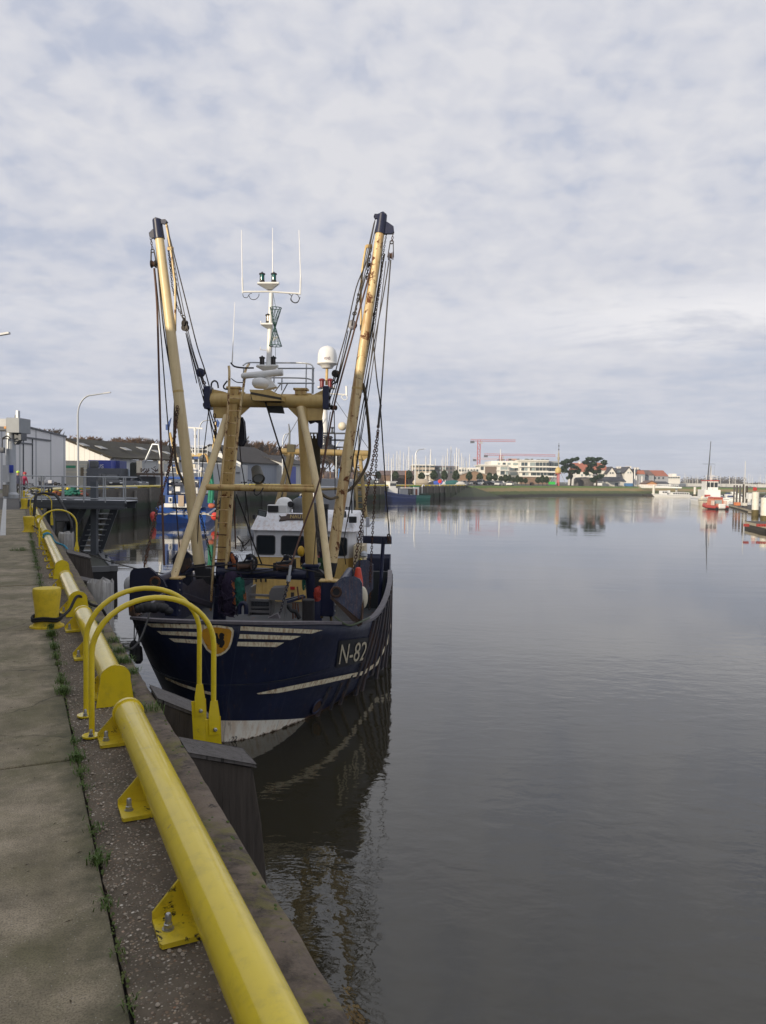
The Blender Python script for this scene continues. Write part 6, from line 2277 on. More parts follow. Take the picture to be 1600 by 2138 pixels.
POR = flat('porthole_dark', (.03, .035, .04), .2)
h1 = dk(345, 420, 1035, 1059, YB + 2.5, YB + 6, 'deckhouse', BLUED, t)
dk(343, 421, 1052, 1059, YB + 2.45, YB + 2.5, 'house_band', WHITE, h1)
for x in (352, 372, 392, 411):
 w_ = dk(x, x + 8, 1038, 1049, YB + 2.42, YB + 2.5, 'window', WHITE, h1)
 dk(x + 2, x + 6, 1040, 1047, YB + 2.38, YB + 2.43, 'pane', POR, w_, 0)
dk(372, 384, 1034, 1057, YB + 2.3, YB + 2.4, 'stern_ramp', flat('plywood', (.42, .33, .25), .8), t)
h2 = dk(352, 424, 1004, 1030, YB + 5, YB + 9, 'wheelhouse', WHITE, t)
dk(342, 426, 996, 1000, YB + 4.8, YB + 9.2, 'wheelhouse_roof', BLUE, h2)
for x in (357, 366, 377, 390, 404, 414):
 dk(x, x + 5.5, 1006, 1012, YB + 4.9, YB + 5, 'window', POR, h2, 0)
dk(349, 424, 1009, 1013, YB + 4.2, YB + 4.8, 'net_drum', flat('navy_drum', (.02, .025, .05), .5), t)
dk(353, 362, 1015, 1025, YB + 4.4, YB + 4.8, 'raft_canister', WHITE, t)
dk(366, 376, 1016, 1026, YB + 4.4, YB + 4.8, 'side_locker', WHITE, t)
dk(416, 424, 1000, 1034, YB + 3.5, YB + 4.5, 'funnel', BLUED, t)
dk(341, 349, 996, 1034, YB + 3.6, YB + 4.4, 'funnel', BLUED, t)
dk(396, 432, 946, 953, YB + 7, YB + 7.4, 'gantry_beam', TAN, t)
dk(399, 412, 968, 983, YB + 7, YB + 7.9, 'satellite_dome', WHITE, t, .2)
M().ball(D(421, 981, YB + 7), .32, 12, 8).build('satellite_dome', WHITE, t)
for pts, r_, nm, mt in (([(373, 990), (366, 950), (355, 903)], [.2, .17, .13], 'boom', TAN), ([(440, 985), (447, 930), (452, 880)], [.2, .17, .13], 'boom', TAN), ([(408, 950), (407.5, 893)], [.12, .09], 'mast', WHITE), ([(405, 948), (398, 935)], [.05, .05], 'mast_stay', WHITE), ([(350, 1045), (350, 1000)], [.06, .06], 'deck_stay', WHITE), ([(377, 1036), (378, 1000)], [.07, .07], 'deck_stay', WHITE), ([(383, 1034), (383, 1000)], [.07, .07], 'deck_stay', WHITE), ([(413, 1036), (417, 1010)], [.07, .07], 'deck_stay', WHITE)):
 M().tube([D(x, y, YB + 5.5) for x, y in pts], r_, 8).build(nm, mt, t)
for pts, mt in (([(352, 880), (357, 872), (352, 895), (348, 888)], BLUE), ([(449, 888), (453, 875), (458, 882), (455, 892)], BLUE)):
 M().prism([D(x, y, YB + 5.4) for x, y in pts], (0, .3, 0)).build('boom_head', BLUED, t, smooth=0)
M().box(D(350, 892, YB + 5.5), (.35, .3, .6)).build('boom_block', BLUED, t, smooth=0)
M().bar(D(393, 892.5, YB + 7), D(423, 894.5, YB + 7), .12, .16).build('radar_scanner', WHITE, t, smooth=0)
M().box(D(408, 897, YB + 7), (.3, .3, .25)).build('radar_motor', WHITE, t, smooth=0)
M().box(D(408, 911, YB + 7), (.26, .2, .35)).build('mast_lamp', BLACK, t, smooth=0)
g = M()
for y in (931, 939, 946):
 g.cyl(D(392, y, YB + 7), D(433, y, YB + 7), .03, n=5)
for x in (392, 402, 412, 423, 433):
 g.cyl(D(x, 931, YB + 7), D(x, 950, YB + 7), .03, n=5)
for x in (430, 420, 362, 350, 345):
 g.cyl(D(x, 985, YB + 7), D(x, 998, YB + 7), .03, n=5)
g.cyl(D(345, 987, YB + 7), D(432, 987, YB + 7), .03, n=5)
g.build('railing', WHITE, t)
rr = random.Random(4)
for k in range(26):
 x, y = rr.uniform(345, 440), rr.uniform(952, 1000)
 M().box(D(x, y, YB + rr.uniform(5, 8)), (rr.uniform(.15, .5), .3, rr.uniform(.15, .6))).build('deck_fitting', rr.choice([WHITE, WHITE, BLUED, GALV, DGREY, CREAM]), t, smooth=0)
g = M()
for x in (436, 441):
 g.tube(spline([D(x + 2, 955, YB + 3), D(x, 985, YB + 3), D(x + 3, 1020, YB + 3), D(x + 1, 1050, YB + 3)], 4), .22, 6)
g.build('hung_net', flat('bright_green_net', (.02, .20, .12), .8, var=.5), t)
M().tube(spline([D(437, 965, YB + 2.6), D(439, 985, YB + 2.6), D(436, 998, YB + 2.6)], 4), .16, 6).build('hung_net', flat('red_net', (.5, .08, .05), .8), t)
M().tube(spline([D(430, 950, YB + 2.8), D(434, 960, YB + 2.8), D(440, 990, YB + 2.8)], 4), .14, 6).build('hung_net', flat('ochre_net', (.5, .3, .1), .8), t)
for x, y, r_ in ((320, 1077, .4), (321, 1083, .36)):
 M().ball(D(x, y, YB - .3), r_, 10, 8, (.8, .8, 1.1)).build('red_fender', flat('red_fender_rubber', (.55, .05, .04), .4), t)
M().ball(D(449, 1078, YB - .2), .42, 10, 8).build('red_fender', flat('red_fender_rubber_b', (.60, .06, .04), .4), t)
M().ball(D(442, 1056, YB + 3), .32, 8, 6, (1.2, .8, .9)).build('orange_float_heap', flat('orange_heap', (.45, .12, .06), .7), t)

# ------------------------------------------------------------------ tan gantry trawler lying behind the navy one
YT = 40.0
bp = G(686, 1150, 0)
t = thing('fishing_trawler', 'trawler half hidden behind the navy one, with tan gantry, white mast and satellite dome', 'fishing boat', V((bp.x, YT - 2, 0)))
h = boat_hull(18, 5.4, 2.2, 1.5, 1.7, 2.6)
h.v = [V((bp.x - 1.2 + p.x * .97 + p.y * .05, YT - 3 + p.y, p.z)) for p in h.v]
h.build('hull', flat('dark_blue_hull', (.015, .02, .05), .4), t)
M().tube([D(588, 942, YT), D(772, 947, YT)], .165, 14).build('gantry_crossbeam', TAN2, t)
for pts in ([(590, 947), (605, 960), (612, 950)], [(752, 950), (770, 950), (768, 955), (755, 965)]):
 M().prism([D(x, y, YT - .1) for x, y in pts], (0, .12, 0)).build('gusset_plate', TAN2, t, smooth=0)
for a, c, r_ in (((606, 942), (573, 1075), .11), ((612, 950), (586, 1075), .10), ((752, 948), (764, 1080), .10), ((742, 948), (746, 1100), .09)):
 M().tube([D(*a, YT), D(*c, YT - 1.2)], r_, 10).build('gantry_leg', TAN2, t)
la_ = M()
for k in range(9):
 y = 958 + k * 13
 la_.cyl(D(742.5 + (y - 948) * .03, y, YT - .3), D(752 + (y - 948) * .09, y + 1, YT - .3), .03, n=5)
la_.build('ladder', TAN2, t)
M().box(D(608, 936, YT), (.4, .4, .4)).build('beam_winch', flat('olive_dark_steel', (.07, .06, .03), .6), t, smooth=0)
M().tube([D(668, 1022, YT), D(756, 1018, YT)], .07, 8).build('cross_bar', TAN2, t)
g = M()
g.tube([D(680, 945, YT + 1.5), D(678, 880, YT + 1.5), D(677, 806, YT + 1.5)], [.2, .18, .15], 14)
ms = g.build('mast', WHITE, t)
M().tube([D(682, 804, YT + 1.5), D(683, 770, YT + 1.5)], .075, 8).build('dome_pole', TANR, ms)
c = D(683.5, 768, YT + 1.5)
dm = M().lathe(c, [(.1, -.05), (.28, -.02), (.36, .1), (.46, .16), (.54, .19), (.56, .22), (.56, .24), (.525, .27), (.52, .55), (.50, .75), (.44, .95), (.32, 1.08), (.16, 1.15), (.03, 1.165), (.02, 1.2), (.0, 1.21)], 32).build('satellite_dome', WHITE, ms, smooth=40)
tf, ff = text_faces('KNS')
g = M()
for u, v in tf:
 x = bil(((677.5, 745, 0), (690, 744.5, 0), (690, 750.5, 0), (677.5, 751, 0)), u, v)
 d = ray(x.x, x.y)
 # meet the side of the dome
 ex, ey = EYE.x - c.x, EYE.y - c.y
 A2 = d.x ** 2 + d.y ** 2
 B2 = 2 * (ex * d.x + ey * d.y)
 C2 = ex ** 2 + ey ** 2 - .535 ** 2
 k = (-B2 - math.sqrt(B2 * B2 - 4 * A2 * C2)) / (2 * A2)
 g.v.append(EYE + d * k)
g.f = ff
g.build('dome_lettering', flat('logo_maroon', (.12, .02, .06), .5), dm, smooth=0)
M().bx(D(664, 808, YT + 1.5).x, D(700, 808, YT + 1.5).x, YT + 1.2, YT + 1.9, D(680, 811, YT + 1.5).z, D(680, 808, YT + 1.5).z).build('lamp_shelf', WHITE, ms, smooth=0)
for x in (672.5, 689.5):
 M().lathe(D(x, 809, YT + 1.2), [(.16, 0), (.12, .04), (.12, .34), (.18, .36), (.14, .46), (0, .5)], 12).build('signal_lamp', REDL, ms)
g = M()
g.cyl(D(690, 822, YT + 1.5), D(724, 824, YT + 1.5), .04, n=6)
g.cyl(D(724, 826, YT + 1.5), D(723.5, 806, YT + 1.5), .06, n=6)
g.tube(spline([D(x, y, YT + 1.5) for x, y in ((724, 826), (725, 832), (719, 835), (713, 828), (719, 825))], 4), .025, 5)
g.build('antenna_yard', WHITE, ms)
g = M()
for y in (904, 918, 933):
 g.cyl(D(628, y, YT + 1), D(725, y + 1, YT + 1), .045, n=6)
for x in (628, 645, 668, 700, 722):
 g.cyl(D(x, 903, YT + 1), D(x, 942, YT + 1), .04, n=6)
g.tube([D(604, 942, YT), D(605, 900, YT), D(603, 885, YT)], [.06, .05, .03], 6)
g.tube([D(750, 945, YT), D(749, 893, YT)], [.06, .04], 6)
g.build('upper_railing', DGREY, t)
M().ball(D(715, 890, YT + 1), .23, 12, 8).build('satellite_dome', CREAM, t)
M().lathe(D(685, 940, YT + .5), [(.5, 0), (.42, .2), (.2, .32), (.2, .62), (.28, .64), (.2, .75)], 14).build('horn_base', flat('dark_steel_base', (.03, .03, .034), .6), t)
M().lathe(D(694, 903, YT + 1), [(.1, 0), (.07, .05), (.05, .2), (.14, .26), (.05, .3)], 10).build('searchlight', DGREY, t)
g = M()
g.cyl(D(605, 905, YT), D(640, 845, YT), .02, n=4)
g.cyl(D(700, 835, YT + 1.5), D(772, 940, YT), .02, n=4)
g.cyl(D(605, 900, YT), D(588, 935, YT), .02, n=4)
g.build('mast_stay', DGREY, t)
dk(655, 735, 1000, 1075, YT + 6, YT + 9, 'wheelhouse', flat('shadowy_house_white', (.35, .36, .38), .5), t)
bb2 = dk(640, 700, 1016, 1023, YT + 3, YT + 5, 'upturned_dinghy', flat('pale_grey_gelcoat', (.42, .43, .45), .5), t, .12)

# ------------------------------------------------------------------ blue boats further up the basin
for px, py, w_, hz, lab, L, Bw, rz in ((636, 1068, .9, .25, 'blue boat with its pale-lettered bow showing left of the navy trawler leg', 11, 4.2, -.3), (722, 1068, 1, .2, 'larger blue boat with white rails in the gap between the tan booms', 14, 4.6, .35)):
 p = G(px, py, 0)
 t = thing('fishing_boat', lab, 'fishing boat', p, 'blue boats moored farther along the quay', rz)
 boat_hull(L, Bw, 2.3, 1.5, 1.5, 2.4).build('hull', BLUED, t)
 g = M()
 g.bx(-1.2, 1.2, L * .45, L * .45 + 2.4, 1.3, 3.6)
 wh_ = g.build('wheelhouse', WHITE, t, smooth=0, bevel=.06)
 for k in range(3):
  M().bx(-1.05 + .75 * k, -.45 + .75 * k, L * .45 - .03, L * .45, 2.7, 3.3).build('window', POR, wh_, smooth=0)
 g = M()
 for k in range(9):
  g.cyl((-Bw * .4 + Bw * .1 * k, L * .2, 1.6), (-Bw * .4 + Bw * .1 * k, L * .2, 2.5), .04, n=5)
 g.cyl((-Bw * .4, L * .2, 2.5), (Bw * .4, L * .2, 2.5), .04, n=5)
 g.build('railing', WHITE, t)
 M().tube([(0, L * .35, 1.5), (.4, L * .35, 6.5)], .09, 8).build('mast', WHITE if L < 12 else flat('blue_pole', (.05, .2, .5), .5), t)

# ------------------------------------------------------------------ dark blue cutter and green boat at the far quay
p = G(784, 1047.5, 0)
t = thing('fishing_cutter', 'dark blue cutter with white wheelhouse moored under the far yellow rail', 'fishing boat', p, None, R(-62))
boat_hull(9.5, 3.8, 3.0, 1.5, 1.5, 2.2, .85, .12).build('hull', flat('dark_blue_cutter', (.018, .03, .10), .4), t)
g = M()
g.bx(-1.1, 1.1, 2.6, 5.0, 1.5, 3.0)
g.bx(-1.0, 1.0, 3.0, 4.6, 3.0, 4.4)
wh_ = g.build('wheelhouse', WHITE, t, smooth=0, bevel=.05)
for k in range(3):
 M().bx(1.0, 1.04, 3.1 + .5 * k, 3.5 + .5 * k, 3.5, 4.1).build('window', POR, wh_, smooth=0)
M().bx(-1.2, 1.2, 2.8, 4.8, 4.42, 4.55).build('wheelhouse_roof', WHITE, wh_, smooth=0)
M().bx(-1.2, 1.2, 5.4, 7.6, 1.4, 2.9).build('aft_shelter', flat('grey_canopy', (.16, .18, .22), .6), t, smooth=0, bevel=.05)
M().bx(-1.4, 1.4, 6.0, 9.0, 3.0, 3.15).build('awning', WHITE, t, smooth=0)
M().tube([(0, 3.9, 4.5), (0, 3.9, 9.5)], .1, 8).build('mast', WHITE, t)
M().tube([(0, 7.5, 2.5), (0, 7.5, 7.0)], .1, 8).build('mast', flat('orange_mast', (.5, .2, .08), .6), t)
p = G(846, 1045.5, 0)
t = thing('fishing_boat', 'small green boat with white cabin moored stern-on beside the dark blue cutter', 'fishing boat', p, None, R(-50))
boat_hull(7.0, 3.0, 1.7, 1.15, 1.3, 2.2, .85).build('hull', flat('green_hull', (.02, .16, .12), .45), t)
g = M()
g.bx(-.9, .9, 1.9, 3.6, 1.0, 3.3)
wh_ = g.build('cabin', WHITE, t, smooth=0, bevel=.05)
M().bx(.9, .93, 2.4, 3.0, 1.2, 2.8).build('door', flat('brown_door', (.25, .07, .04), .6), wh_, smooth=0)
M().bx(-.6, .6, 3.6, 3.63, 2.2, 2.9).build('window', POR, wh_, smooth=0)
M().bx(-1.0, 1.0, 1.8, 3.7, 3.3, 3.55).build('cabin_roof', flat('green_roof', (.02, .25, .08), .5), wh_, smooth=0)
M().bx(-1.2, 1.2, 4.4, 6.4, 1.0, 1.7).build('net_box', flat('dark_green_box', (.015, .05, .03), .6), t, smooth=0)
M().tube(spline([(0.2, 5.2, 1.4), (0.2, 5.2, 3.4), (.2, 5.6, 3.7), (.2, 5.9, 3.5)], 4), .12, 8).build('exhaust_pipe', WHITE, t)
M().bx(-1.0, 1.4, -.5, 1.0, 1.2, 1.5).build('awning', WHITE, t, smooth=0)
# ================================================================== land: sheds, lamps, vehicles
def clad(name, c1, seam, rough=.5, rib=None):
 """profiled metal sheet: ribs from a wave along the wall"""
 m, nt, b = mat_new(name)
 g = N(nt, 'NewGeometry')
 sp = N(nt, 'SeparateXYZ')
 nt.links.new(g.outputs['Position'], sp.inputs[0])
 t = math_n(nt, 'MULTIPLY', math_n(nt, 'ADD', sp.outputs[0], math_n(nt, 'MULTIPLY', sp.outputs[1], .35)), 1.0 / (rib or 1.2))
 fr = math_n(nt, 'FRACT', t)
 ln = math_n(nt, 'LESS_THAN', fr, .10)
 n1 = noise(nt, g.outputs['Position'], .35, 5, .6)
 o = mixc(nt, math_n(nt, 'MULTIPLY', n1, .35), c1, tuple(x * .6 for x in c1))
 o = mixc(nt, ln, o, seam)
 nt.links.new(o, b.inputs['Base Color'])
 b.inputs['Roughness'].default_value = rough
 bump(nt, b, fr, .3, .05)
 return m

def roofing(name, c1, c2):
 m, nt, b = mat_new(name)
 g = N(nt, 'NewGeometry')
 n1 = noise(nt, g.outputs['Position'], .5, 7, .7)
 n2 = noise(nt, g.outputs['Position'], 3, 4, .7)
 o = mixc(nt, ramp(nt, n1, [(.35, 0.0), (.65, 1.0)]), c1, c2)
 o = mixc(nt, math_n(nt, 'MULTIPLY', n2, .4), o, tuple(x * .5 for x in c1))
 nt.links.new(o, b.inputs['Base Color'])
 b.inputs['Roughness'].default_value = .85
 bump(nt, b, n2, .4, .08)
 return m

MOSSR = roofing('mossy_roof_sheets', (.032, .024, .016), (.048, .042, .015))
GREYR = roofing('dark_grey_roof', (.036, .032, .030), (.052, .044, .038))
GZ = QZ - .06

def wall_from(pts, z0, z1, thick=.3):
 g = M()
 for a, c in zip(pts, pts[1:]):
  a, c = V((a[0], a[1], 0)), V((c[0], c[1], 0))
  d = (c - a).normalized()
  n = V((-d.y, d.x, 0))
  g.prism([a + V((0, 0, z0)), c + V((0, 0, z0)), c + V((0, 0, z1)), a + V((0, 0, z1))], n * thick)
 return g

# light grey hall
a, c = D(-70, 903, 74), D(137, 912, 101)
zt1 = D(137, 912, 101).z
hall = thing('storage_hall', 'pale grey panelled storage hall with a sliding door on an overhead track', 'shed', V(((a.x + c.x) / 2, (a.y + c.y) / 2, GZ)))
dv = V((c.x - a.x, c.y - a.y, 0)).normalized()
nv = V((-dv.y, dv.x, 0))
g = M()
A0, C0 = V((a.x, a.y, GZ)), V((c.x, c.y, GZ))
hw = clad('hall_panels', (.78, .78, .79), (.42, .43, .45), .45, 1.35)
g.prism([A0, C0, C0 + V((0, 0, zt1 - GZ)), A0 + V((0, 0, zt1 - GZ + .9))], nv * 22)
wl = g.build('wall', hw, hall, smooth=0)
M().bar(A0 + V((0, 0, zt1 - GZ + .95)) - nv * .05, C0 + V((0, 0, zt1 - GZ + .05)) - nv * .05, .25, .18).build('roof_edge', DGREY, hall, smooth=0)
pz = lambda px, py: None

def on_hall(px, py):
 d = ray(px, py)
 k = (A0 - nv * .06 - EYE).dot(nv) / d.dot(nv)
 return EYE + d * k

M().bar(on_hall(42, 912), on_hall(106, 920), .12, .2).build('door_track', DGREY, hall, smooth=0)
M().bar(on_hall(35, 924), on_hall(68, 927), .12, .16).build('door_lintel', DGREY, hall, smooth=0)
g = M()
for x, y0, y1 in ((49, 914, 1000), (68, 917, 1000)):
 g.bar(on_hall(x, y0), on_hall(x, y1), .1, .1, up=(1, 0, 0))
g.build('door_frame', DGREY, hall, smooth=0)

def shed(name, label, px0, Y0, px1, Y1, ze, zr, half, wallm, roofm, gable=None, px_win=()):
 """long shed: front eave from pixel column px0 at Y0 to px1 at Y1, roof ridge 'half' behind the front wall"""
 A = D(px0, 990, Y0)
 C = D(px1, 990, Y1)
 A, C = V((A.x, A.y, GZ)), V((C.x, C.y, GZ))
 d = (C - A).normalized()
 n = V((-d.y, d.x, 0))
 t = thing(name, label, 'shed', (A + C) / 2)
 E = V((0, 0, ze - GZ))
 Rg = V((0, 0, zr - GZ))
 M().prism([A, C, C + E, A + E], n * .3).build('wall', wallm, t, smooth=0)
 for P, s in ((A, 1), (C, -1)):
  M().prism([P, P + E, P + n * half + Rg, P + n * 2 * half + E, P + n * 2 * half], d * .3 * s).build('gable_wall', gable or wallm, t, smooth=0)
 o_ = -n * .5 + V((0, 0, -.10))
 r1 = M().prism([A - d * .4 + E + o_, C + d * .4 + E + o_, C + d * .4 + n * half + Rg + V((0, 0, .12)), A - d * .4 + n * half + Rg + V((0, 0, .12))], V((0, 0, .2))).build('roof', roofm, t, smooth=0)
 M().prism([A - d * .4 + n * 2 * half + E, C + d * .4 + n * 2 * half + E, C + d * .4 + n * half + Rg + V((0, 0, .12)), A - d * .4 + n * half + Rg + V((0, 0, .12))], V((0, 0, .2))).build('roof', roofm, t, smooth=0)
 for u in px_win:                     # pale roof lights
  p = A + d * (u[0]) + E.lerp(Rg + n * half, u[1]) + V((0, 0, .26))
  up = (Rg + n * half - E).normalized()
  M().prism([p, p + d * 1.1, p + d * 1.1 + up * 2.0, p + up * 2.0], V((0, 0, .06))).build('roof_light', flat('roof_light_sheet', (.35, .35, .34), .5), r1, smooth=0)
 return t, A, C, d, n

WHCLAD = clad('white_gable_sheet', (.78, .77, .72), (.55, .54, .50), .5, .75)
GRCLAD = clad('blue_grey_sheet', (.27, .30, .36), (.20, .22, .27), .5, .7)
PALEW = clad('pale_shed_wall', (.50, .51, .52), (.36, .37, .38), .6, 2.2)
# shed with the white half gable; its gable faces the water side, so the ridge runs to the right
A = D(137, 990, 112)
sh1 = thing('fish_shed', 'long shed with mossy dark roof and sunlit white ribbed gable behind the lamp post', 'shed', V((A.x + 15, A.y + 8, GZ)))
zr1, ze1 = D(137, 920, 112).z, D(228, 958, 112).z
GA, GB = V((D(137, 990, 112).x, 112, GZ)), V((D(230, 990, 112).x, 112, GZ))
g = M()
GL = GA - (GB - GA)
g.prism([GL, GB, GB + V((0, 0, ze1 - GZ)), GA + V((0, 0, zr1 - GZ)), GL + V((0, 0, ze1 - GZ))], V((0, .3, 0)))
g.build('gable_wall', WHCLAD, sh1, smooth=0)
RE = V((D(505, 990, 190).x, 190, GZ))
EE = V((D(492, 990, 150).x, 150, GZ))
g = M()
g.prism([GB + V((.4, -.3, ze1 - GZ)), EE + V((0, 0, ze1 - GZ + .3)), RE + V((0, 0, zr1 - GZ + 1.2)), GA + V((0, -.3, zr1 - GZ + .15))], V((0, 0, .25)))
rf = g.build('roof', MOSSR, sh1, smooth=0)
g = M()
g.prism([GB, EE, EE + V((0, 0, ze1 - GZ)), GB + V((0, 0, ze1 - GZ))], V((-.3, .3, 0)))
g.build('wall', PALEW, sh1, smooth=0)
up = ((GA + V((0, 0, zr1 - GZ))) - (GB + V((0, 0, ze1 - GZ)))).normalized()
ed = (EE - GB).normalized()
for px, py in ((174, 931), (212, 937), (264, 940), (297, 939), (328, 945), (350, 948)):
 d = ray(px, py)
 nn_ = (EE - GB).cross(GA + V((0, 0, zr1 - ze1)) - GB).normalized()
 p0_ = GB + V((0, 0, ze1 - GZ + .45))
 k = (p0_ - EYE).dot(nn_) / d.dot(nn_)
 p = EYE + d * k
 M().prism([p, p + ed * 1.5, p + ed * 1.5 + up * 1.1, p + up * 1.1], V((0, 0, .08))).build('roof_light', flat('roof_light_sheet', (.35, .35, .34), .5), rf, smooth=0)
sh2, A, C, d2, n2_ = shed('fish_shed', 'blue-grey metal shed with dark roof seen under the tan gantry crossbeam', 505, 160, 592, 175, D(505, 966, 160).z, D(505, 945, 160).z + 1.5, 8, GRCLAD, GREYR)
g = M()
for y, px in ((0, 453),):
 pass
M().prism([D(452, 945, 150), D(462, 946, 150), D(503, 966, 150), D(503, 973, 150), D(492, 970, 150), D(455, 953, 150)], (0, .6, 0)).build('fascia_board', WHITE, sh2, smooth=0)
sh3, A, C, d3, n3_ = shed('fish_shed', 'paler shed with a bright blue door beyond the blue-grey shed', 592, 172, 650, 192, D(592, 968, 172).z, D(592, 950, 172).z, 7, PALEW, GREYR)
M().prism([D(606, 1014, 174), D(618, 1014, 177), D(618, 974, 177), D(606, 974, 174)], (0, .3, 0)).build('door', flat('blue_door', (.05, .08, .36), .5), sh3, smooth=0)
for px, Y, lab in ((470, 148, 'pale low annexe with a small dark sign, left of the blue-grey shed'),):
 o = thing('shed_annexe', lab, 'shed', V((D(px, 990, Y).x, Y, GZ)))
 a, c = D(440, 1010, Y), D(502, 970, Y)
 M().bx(a.x, c.x, Y, Y + 8, GZ, c.z).build('wall', PALEW, o, smooth=0)
 M().box(D(497, 987, Y - .1), (.7, .1, .25)).build('wall_sign', DGREY, o, smooth=0)
# trailers and containers in front of the white gable
DKB = flat('container_dark', (.10, .108, .125), .6)
o = thing('shipping_container', 'beige livestock-style container with rails and a green notice below the white gable', 'container', V((D(160, 990, 104).x, 104, GZ)))
dk(137, 181, 962, 1012, 106, 107, 'container_body', flat('beige_container', (.55, .53, .46), .7), o)
for y in (969, 977, 985):
 dk(137, 181, y, y + 1.2, 103.85, 103.99, 'side_rail', CREAM, o, 0)
dk(138, 157, 972, 977, 103.8, 103.98, 'green_notice', flat('green_notice', (.05, .30, .16), .6), o, 0)
dk(168, 174, 976, 994, 103.8, 103.98, 'worn_patch', flat('worn_brown', (.16, .12, .07), .8), o, 0)
o = tag(dk(180, 252, 978, 1016, 106, 109, 'skip_container', DKB, None), 'long dark grey low container standing behind the parked van', 'container')
o = thing('box_trailer', 'blue box trailer with large white letters beside the white gable', 'trailer', V((D(215, 990, 108).x, 108, GZ)))
tb = dk(184, 232, 961, 982, 108, 111, 'trailer_box', flat('trailer_blue', (.05, .075, .36), .4), o)
tf, ff = text_faces('US')
g = M()
for u, v in tf:
 p = D(202 + 14.5 * u, 977.5 - 8 * v, 107.93)
 g.v.append(p)
g.f = ff
g.build('trailer_lettering', WHITE, tb, smooth=0)
dk(186, 202, 962, 977, 106, 107, 'rolled_tarp', flat('grey_tarp', (.09, .095, .10), .7), o, .2)
tag(dk(233, 250, 962, 979, 110, 113, 'blue_container', flat('dark_blue_container', (.03, .045, .20), .5), None), 'small dark blue container right of the blue trailer', 'container')
tag(dk(253, 270, 980, 1000, 112, 116, 'garage_door', flat('pale_blue_door', (.36, .42, .48), .6), None), 'pale blue-grey roller door in the low wall behind the cars', 'door')
o = thing('hoist_frame', 'rusty hoist with grey A-frame between two cream columns above the far rail', 'hoist', V((D(312, 1000, 104).x, 104, GZ)))
dk(285, 292, 962, 988, 104, 105, 'cream_column', CREAM, o)
dk(331, 338, 962, 988, 104, 105, 'cream_column', CREAM, o)
M().tube([D(302, 966, 103.5), D(319, 928, 103.5), D(331, 928, 103.5), D(337, 961, 103.5)], .16, 8).build('a_frame', GALV, o)
dk(285, 340, 988, 992, 103, 105.5, 'hoist_platform', paint('rusty_deck', (.10, .07, .05), .7, rust=.4), o)
g = M()
rr = random.Random(6)
for k in range(22):
 x = rr.uniform(290, 334)
 g.tube([D(x, rr.uniform(976, 988), 104.4), D(x + rr.uniform(-8, 8), rr.uniform(974, 988), 104.4)], .06, 5)
g.build('winch_clutter', paint('rusty_clutter', (.09, .05, .035), .7, rust=.4), o)
M().box(D(312, 1008, 106), (2.4, 2, 1.8)).build('dark_machine', DKB, o, smooth=0, bevel=.1)
tag(dk(270, 284, 965, 1014, 108, 110, 'ivy_stack', flat('dark_ivy', (.018, .022, .014), .9, var=.6), None, .3), 'dark overgrown pile between the garage door and the hoist', 'pile')

# lamps
def lamp(px, py_top, px_arm, py_arm, Y, label, r=.09):
 b0 = D(px, 1000, Y)
 t = thing('street_lamp', label, 'street lamp', V((b0.x, Y, GZ)), 'curved street lamps along the quay')
 zt2 = D(px, py_top, Y).z
 e = D(px_arm, py_arm, Y)
 xa = e.x - b0.x
 za = e.z
 pts = [V((b0.x, Y, GZ)), V((b0.x, Y, za - .30 * abs(xa) - 1.2))]
 for k in range(1, 8):
  a = R(90 * k / 8)
  pts.append(V((b0.x + .42 * xa * (1 - math.cos(a)), Y, za - .30 * abs(xa) - 1.2 + (.22 * abs(xa) + 1.2) * math.sin(a))))
 pts.append(V((b0.x + .8 * xa, Y, za - .02 * abs(xa))))
 M().tube(pts, [r] * 2 + [r * .8] * 7 + [r * .6], 8).build('lamp_post', GALV, t)
 M().bar(V((b0.x + .78 * xa, Y, za - .02 * abs(xa))), V((e.x, Y, za + .05)), .22, .10).build('lamp_head', flat('lamp_head_grey', (.5, .51, .52), .4), t, smooth=0)

lamp(163, 821, 231, 820, 72, 'tall curved street lamp in front of the white gable')
lamp(-75, 700, 20, 697, 40, 'street lamp with only the tip of its arm reaching into view')
lamp(415, 880, 446, 876, 98, 'curved street lamp rising behind the blue trawler mast', .10)
lamp(590, 905, 606, 905, 120, 'curved street lamp in front of the shed with the blue door', .10)
lamp(867, 940, 890, 937, 205, 'curved street lamp at the end of the far quay beside the yacht masts', .16)
lamp(702, 925, 724, 920, 190, 'curved street lamp seen between the tan booms', .14)

# crane column at the left
YC = 50.0
o = thing('jib_crane', 'grey steel jib crane with round column and boxy head at the quay', 'crane', V((D(23, 1038, YC).x, YC, GZ)))
p = D(23, 1038, YC)
zt3 = D(23, 900, YC).z
M().lathe(V((p.x, YC, GZ)), [(.46, 0), (.46, .3), (.33, .45), (.31, 3), (.29, zt3 - GZ)], 20).build('column', GALV, o)
dk(13, 40, 872, 903, YC - .8, YC + .8, 'crane_head', flat('crane_grey', (.27, .29, .31), .5), o)
dk(-60, 13, 874, 890, YC - .5, YC + .5, 'jib_arm', flat('crane_grey_light', (.45, .46, .47), .5), o)
dk(-60, 14, 890, 898, YC - .5, YC + .5, 'jib_underside', DKB, o)
dk(8, 13, 890, 895, YC - .7, YC - .52, 'amber_lamp', flat('amber', (.6, .25, .04), .4), o)
dk(38, 44, 877, 919, YC - .5, YC + .3, 'ladder_cage', DGREY, o)
dk(33, 37.5, 857, 872, YC - .2, YC + .1, 'vent_pipe', GALV, o, 0)
M().prism([D(30, 873, YC), D(31, 866, YC), D(34, 866, YC), D(36, 873, YC)], (0, .3, 0)).build('lug', DGREY, o, smooth=0)
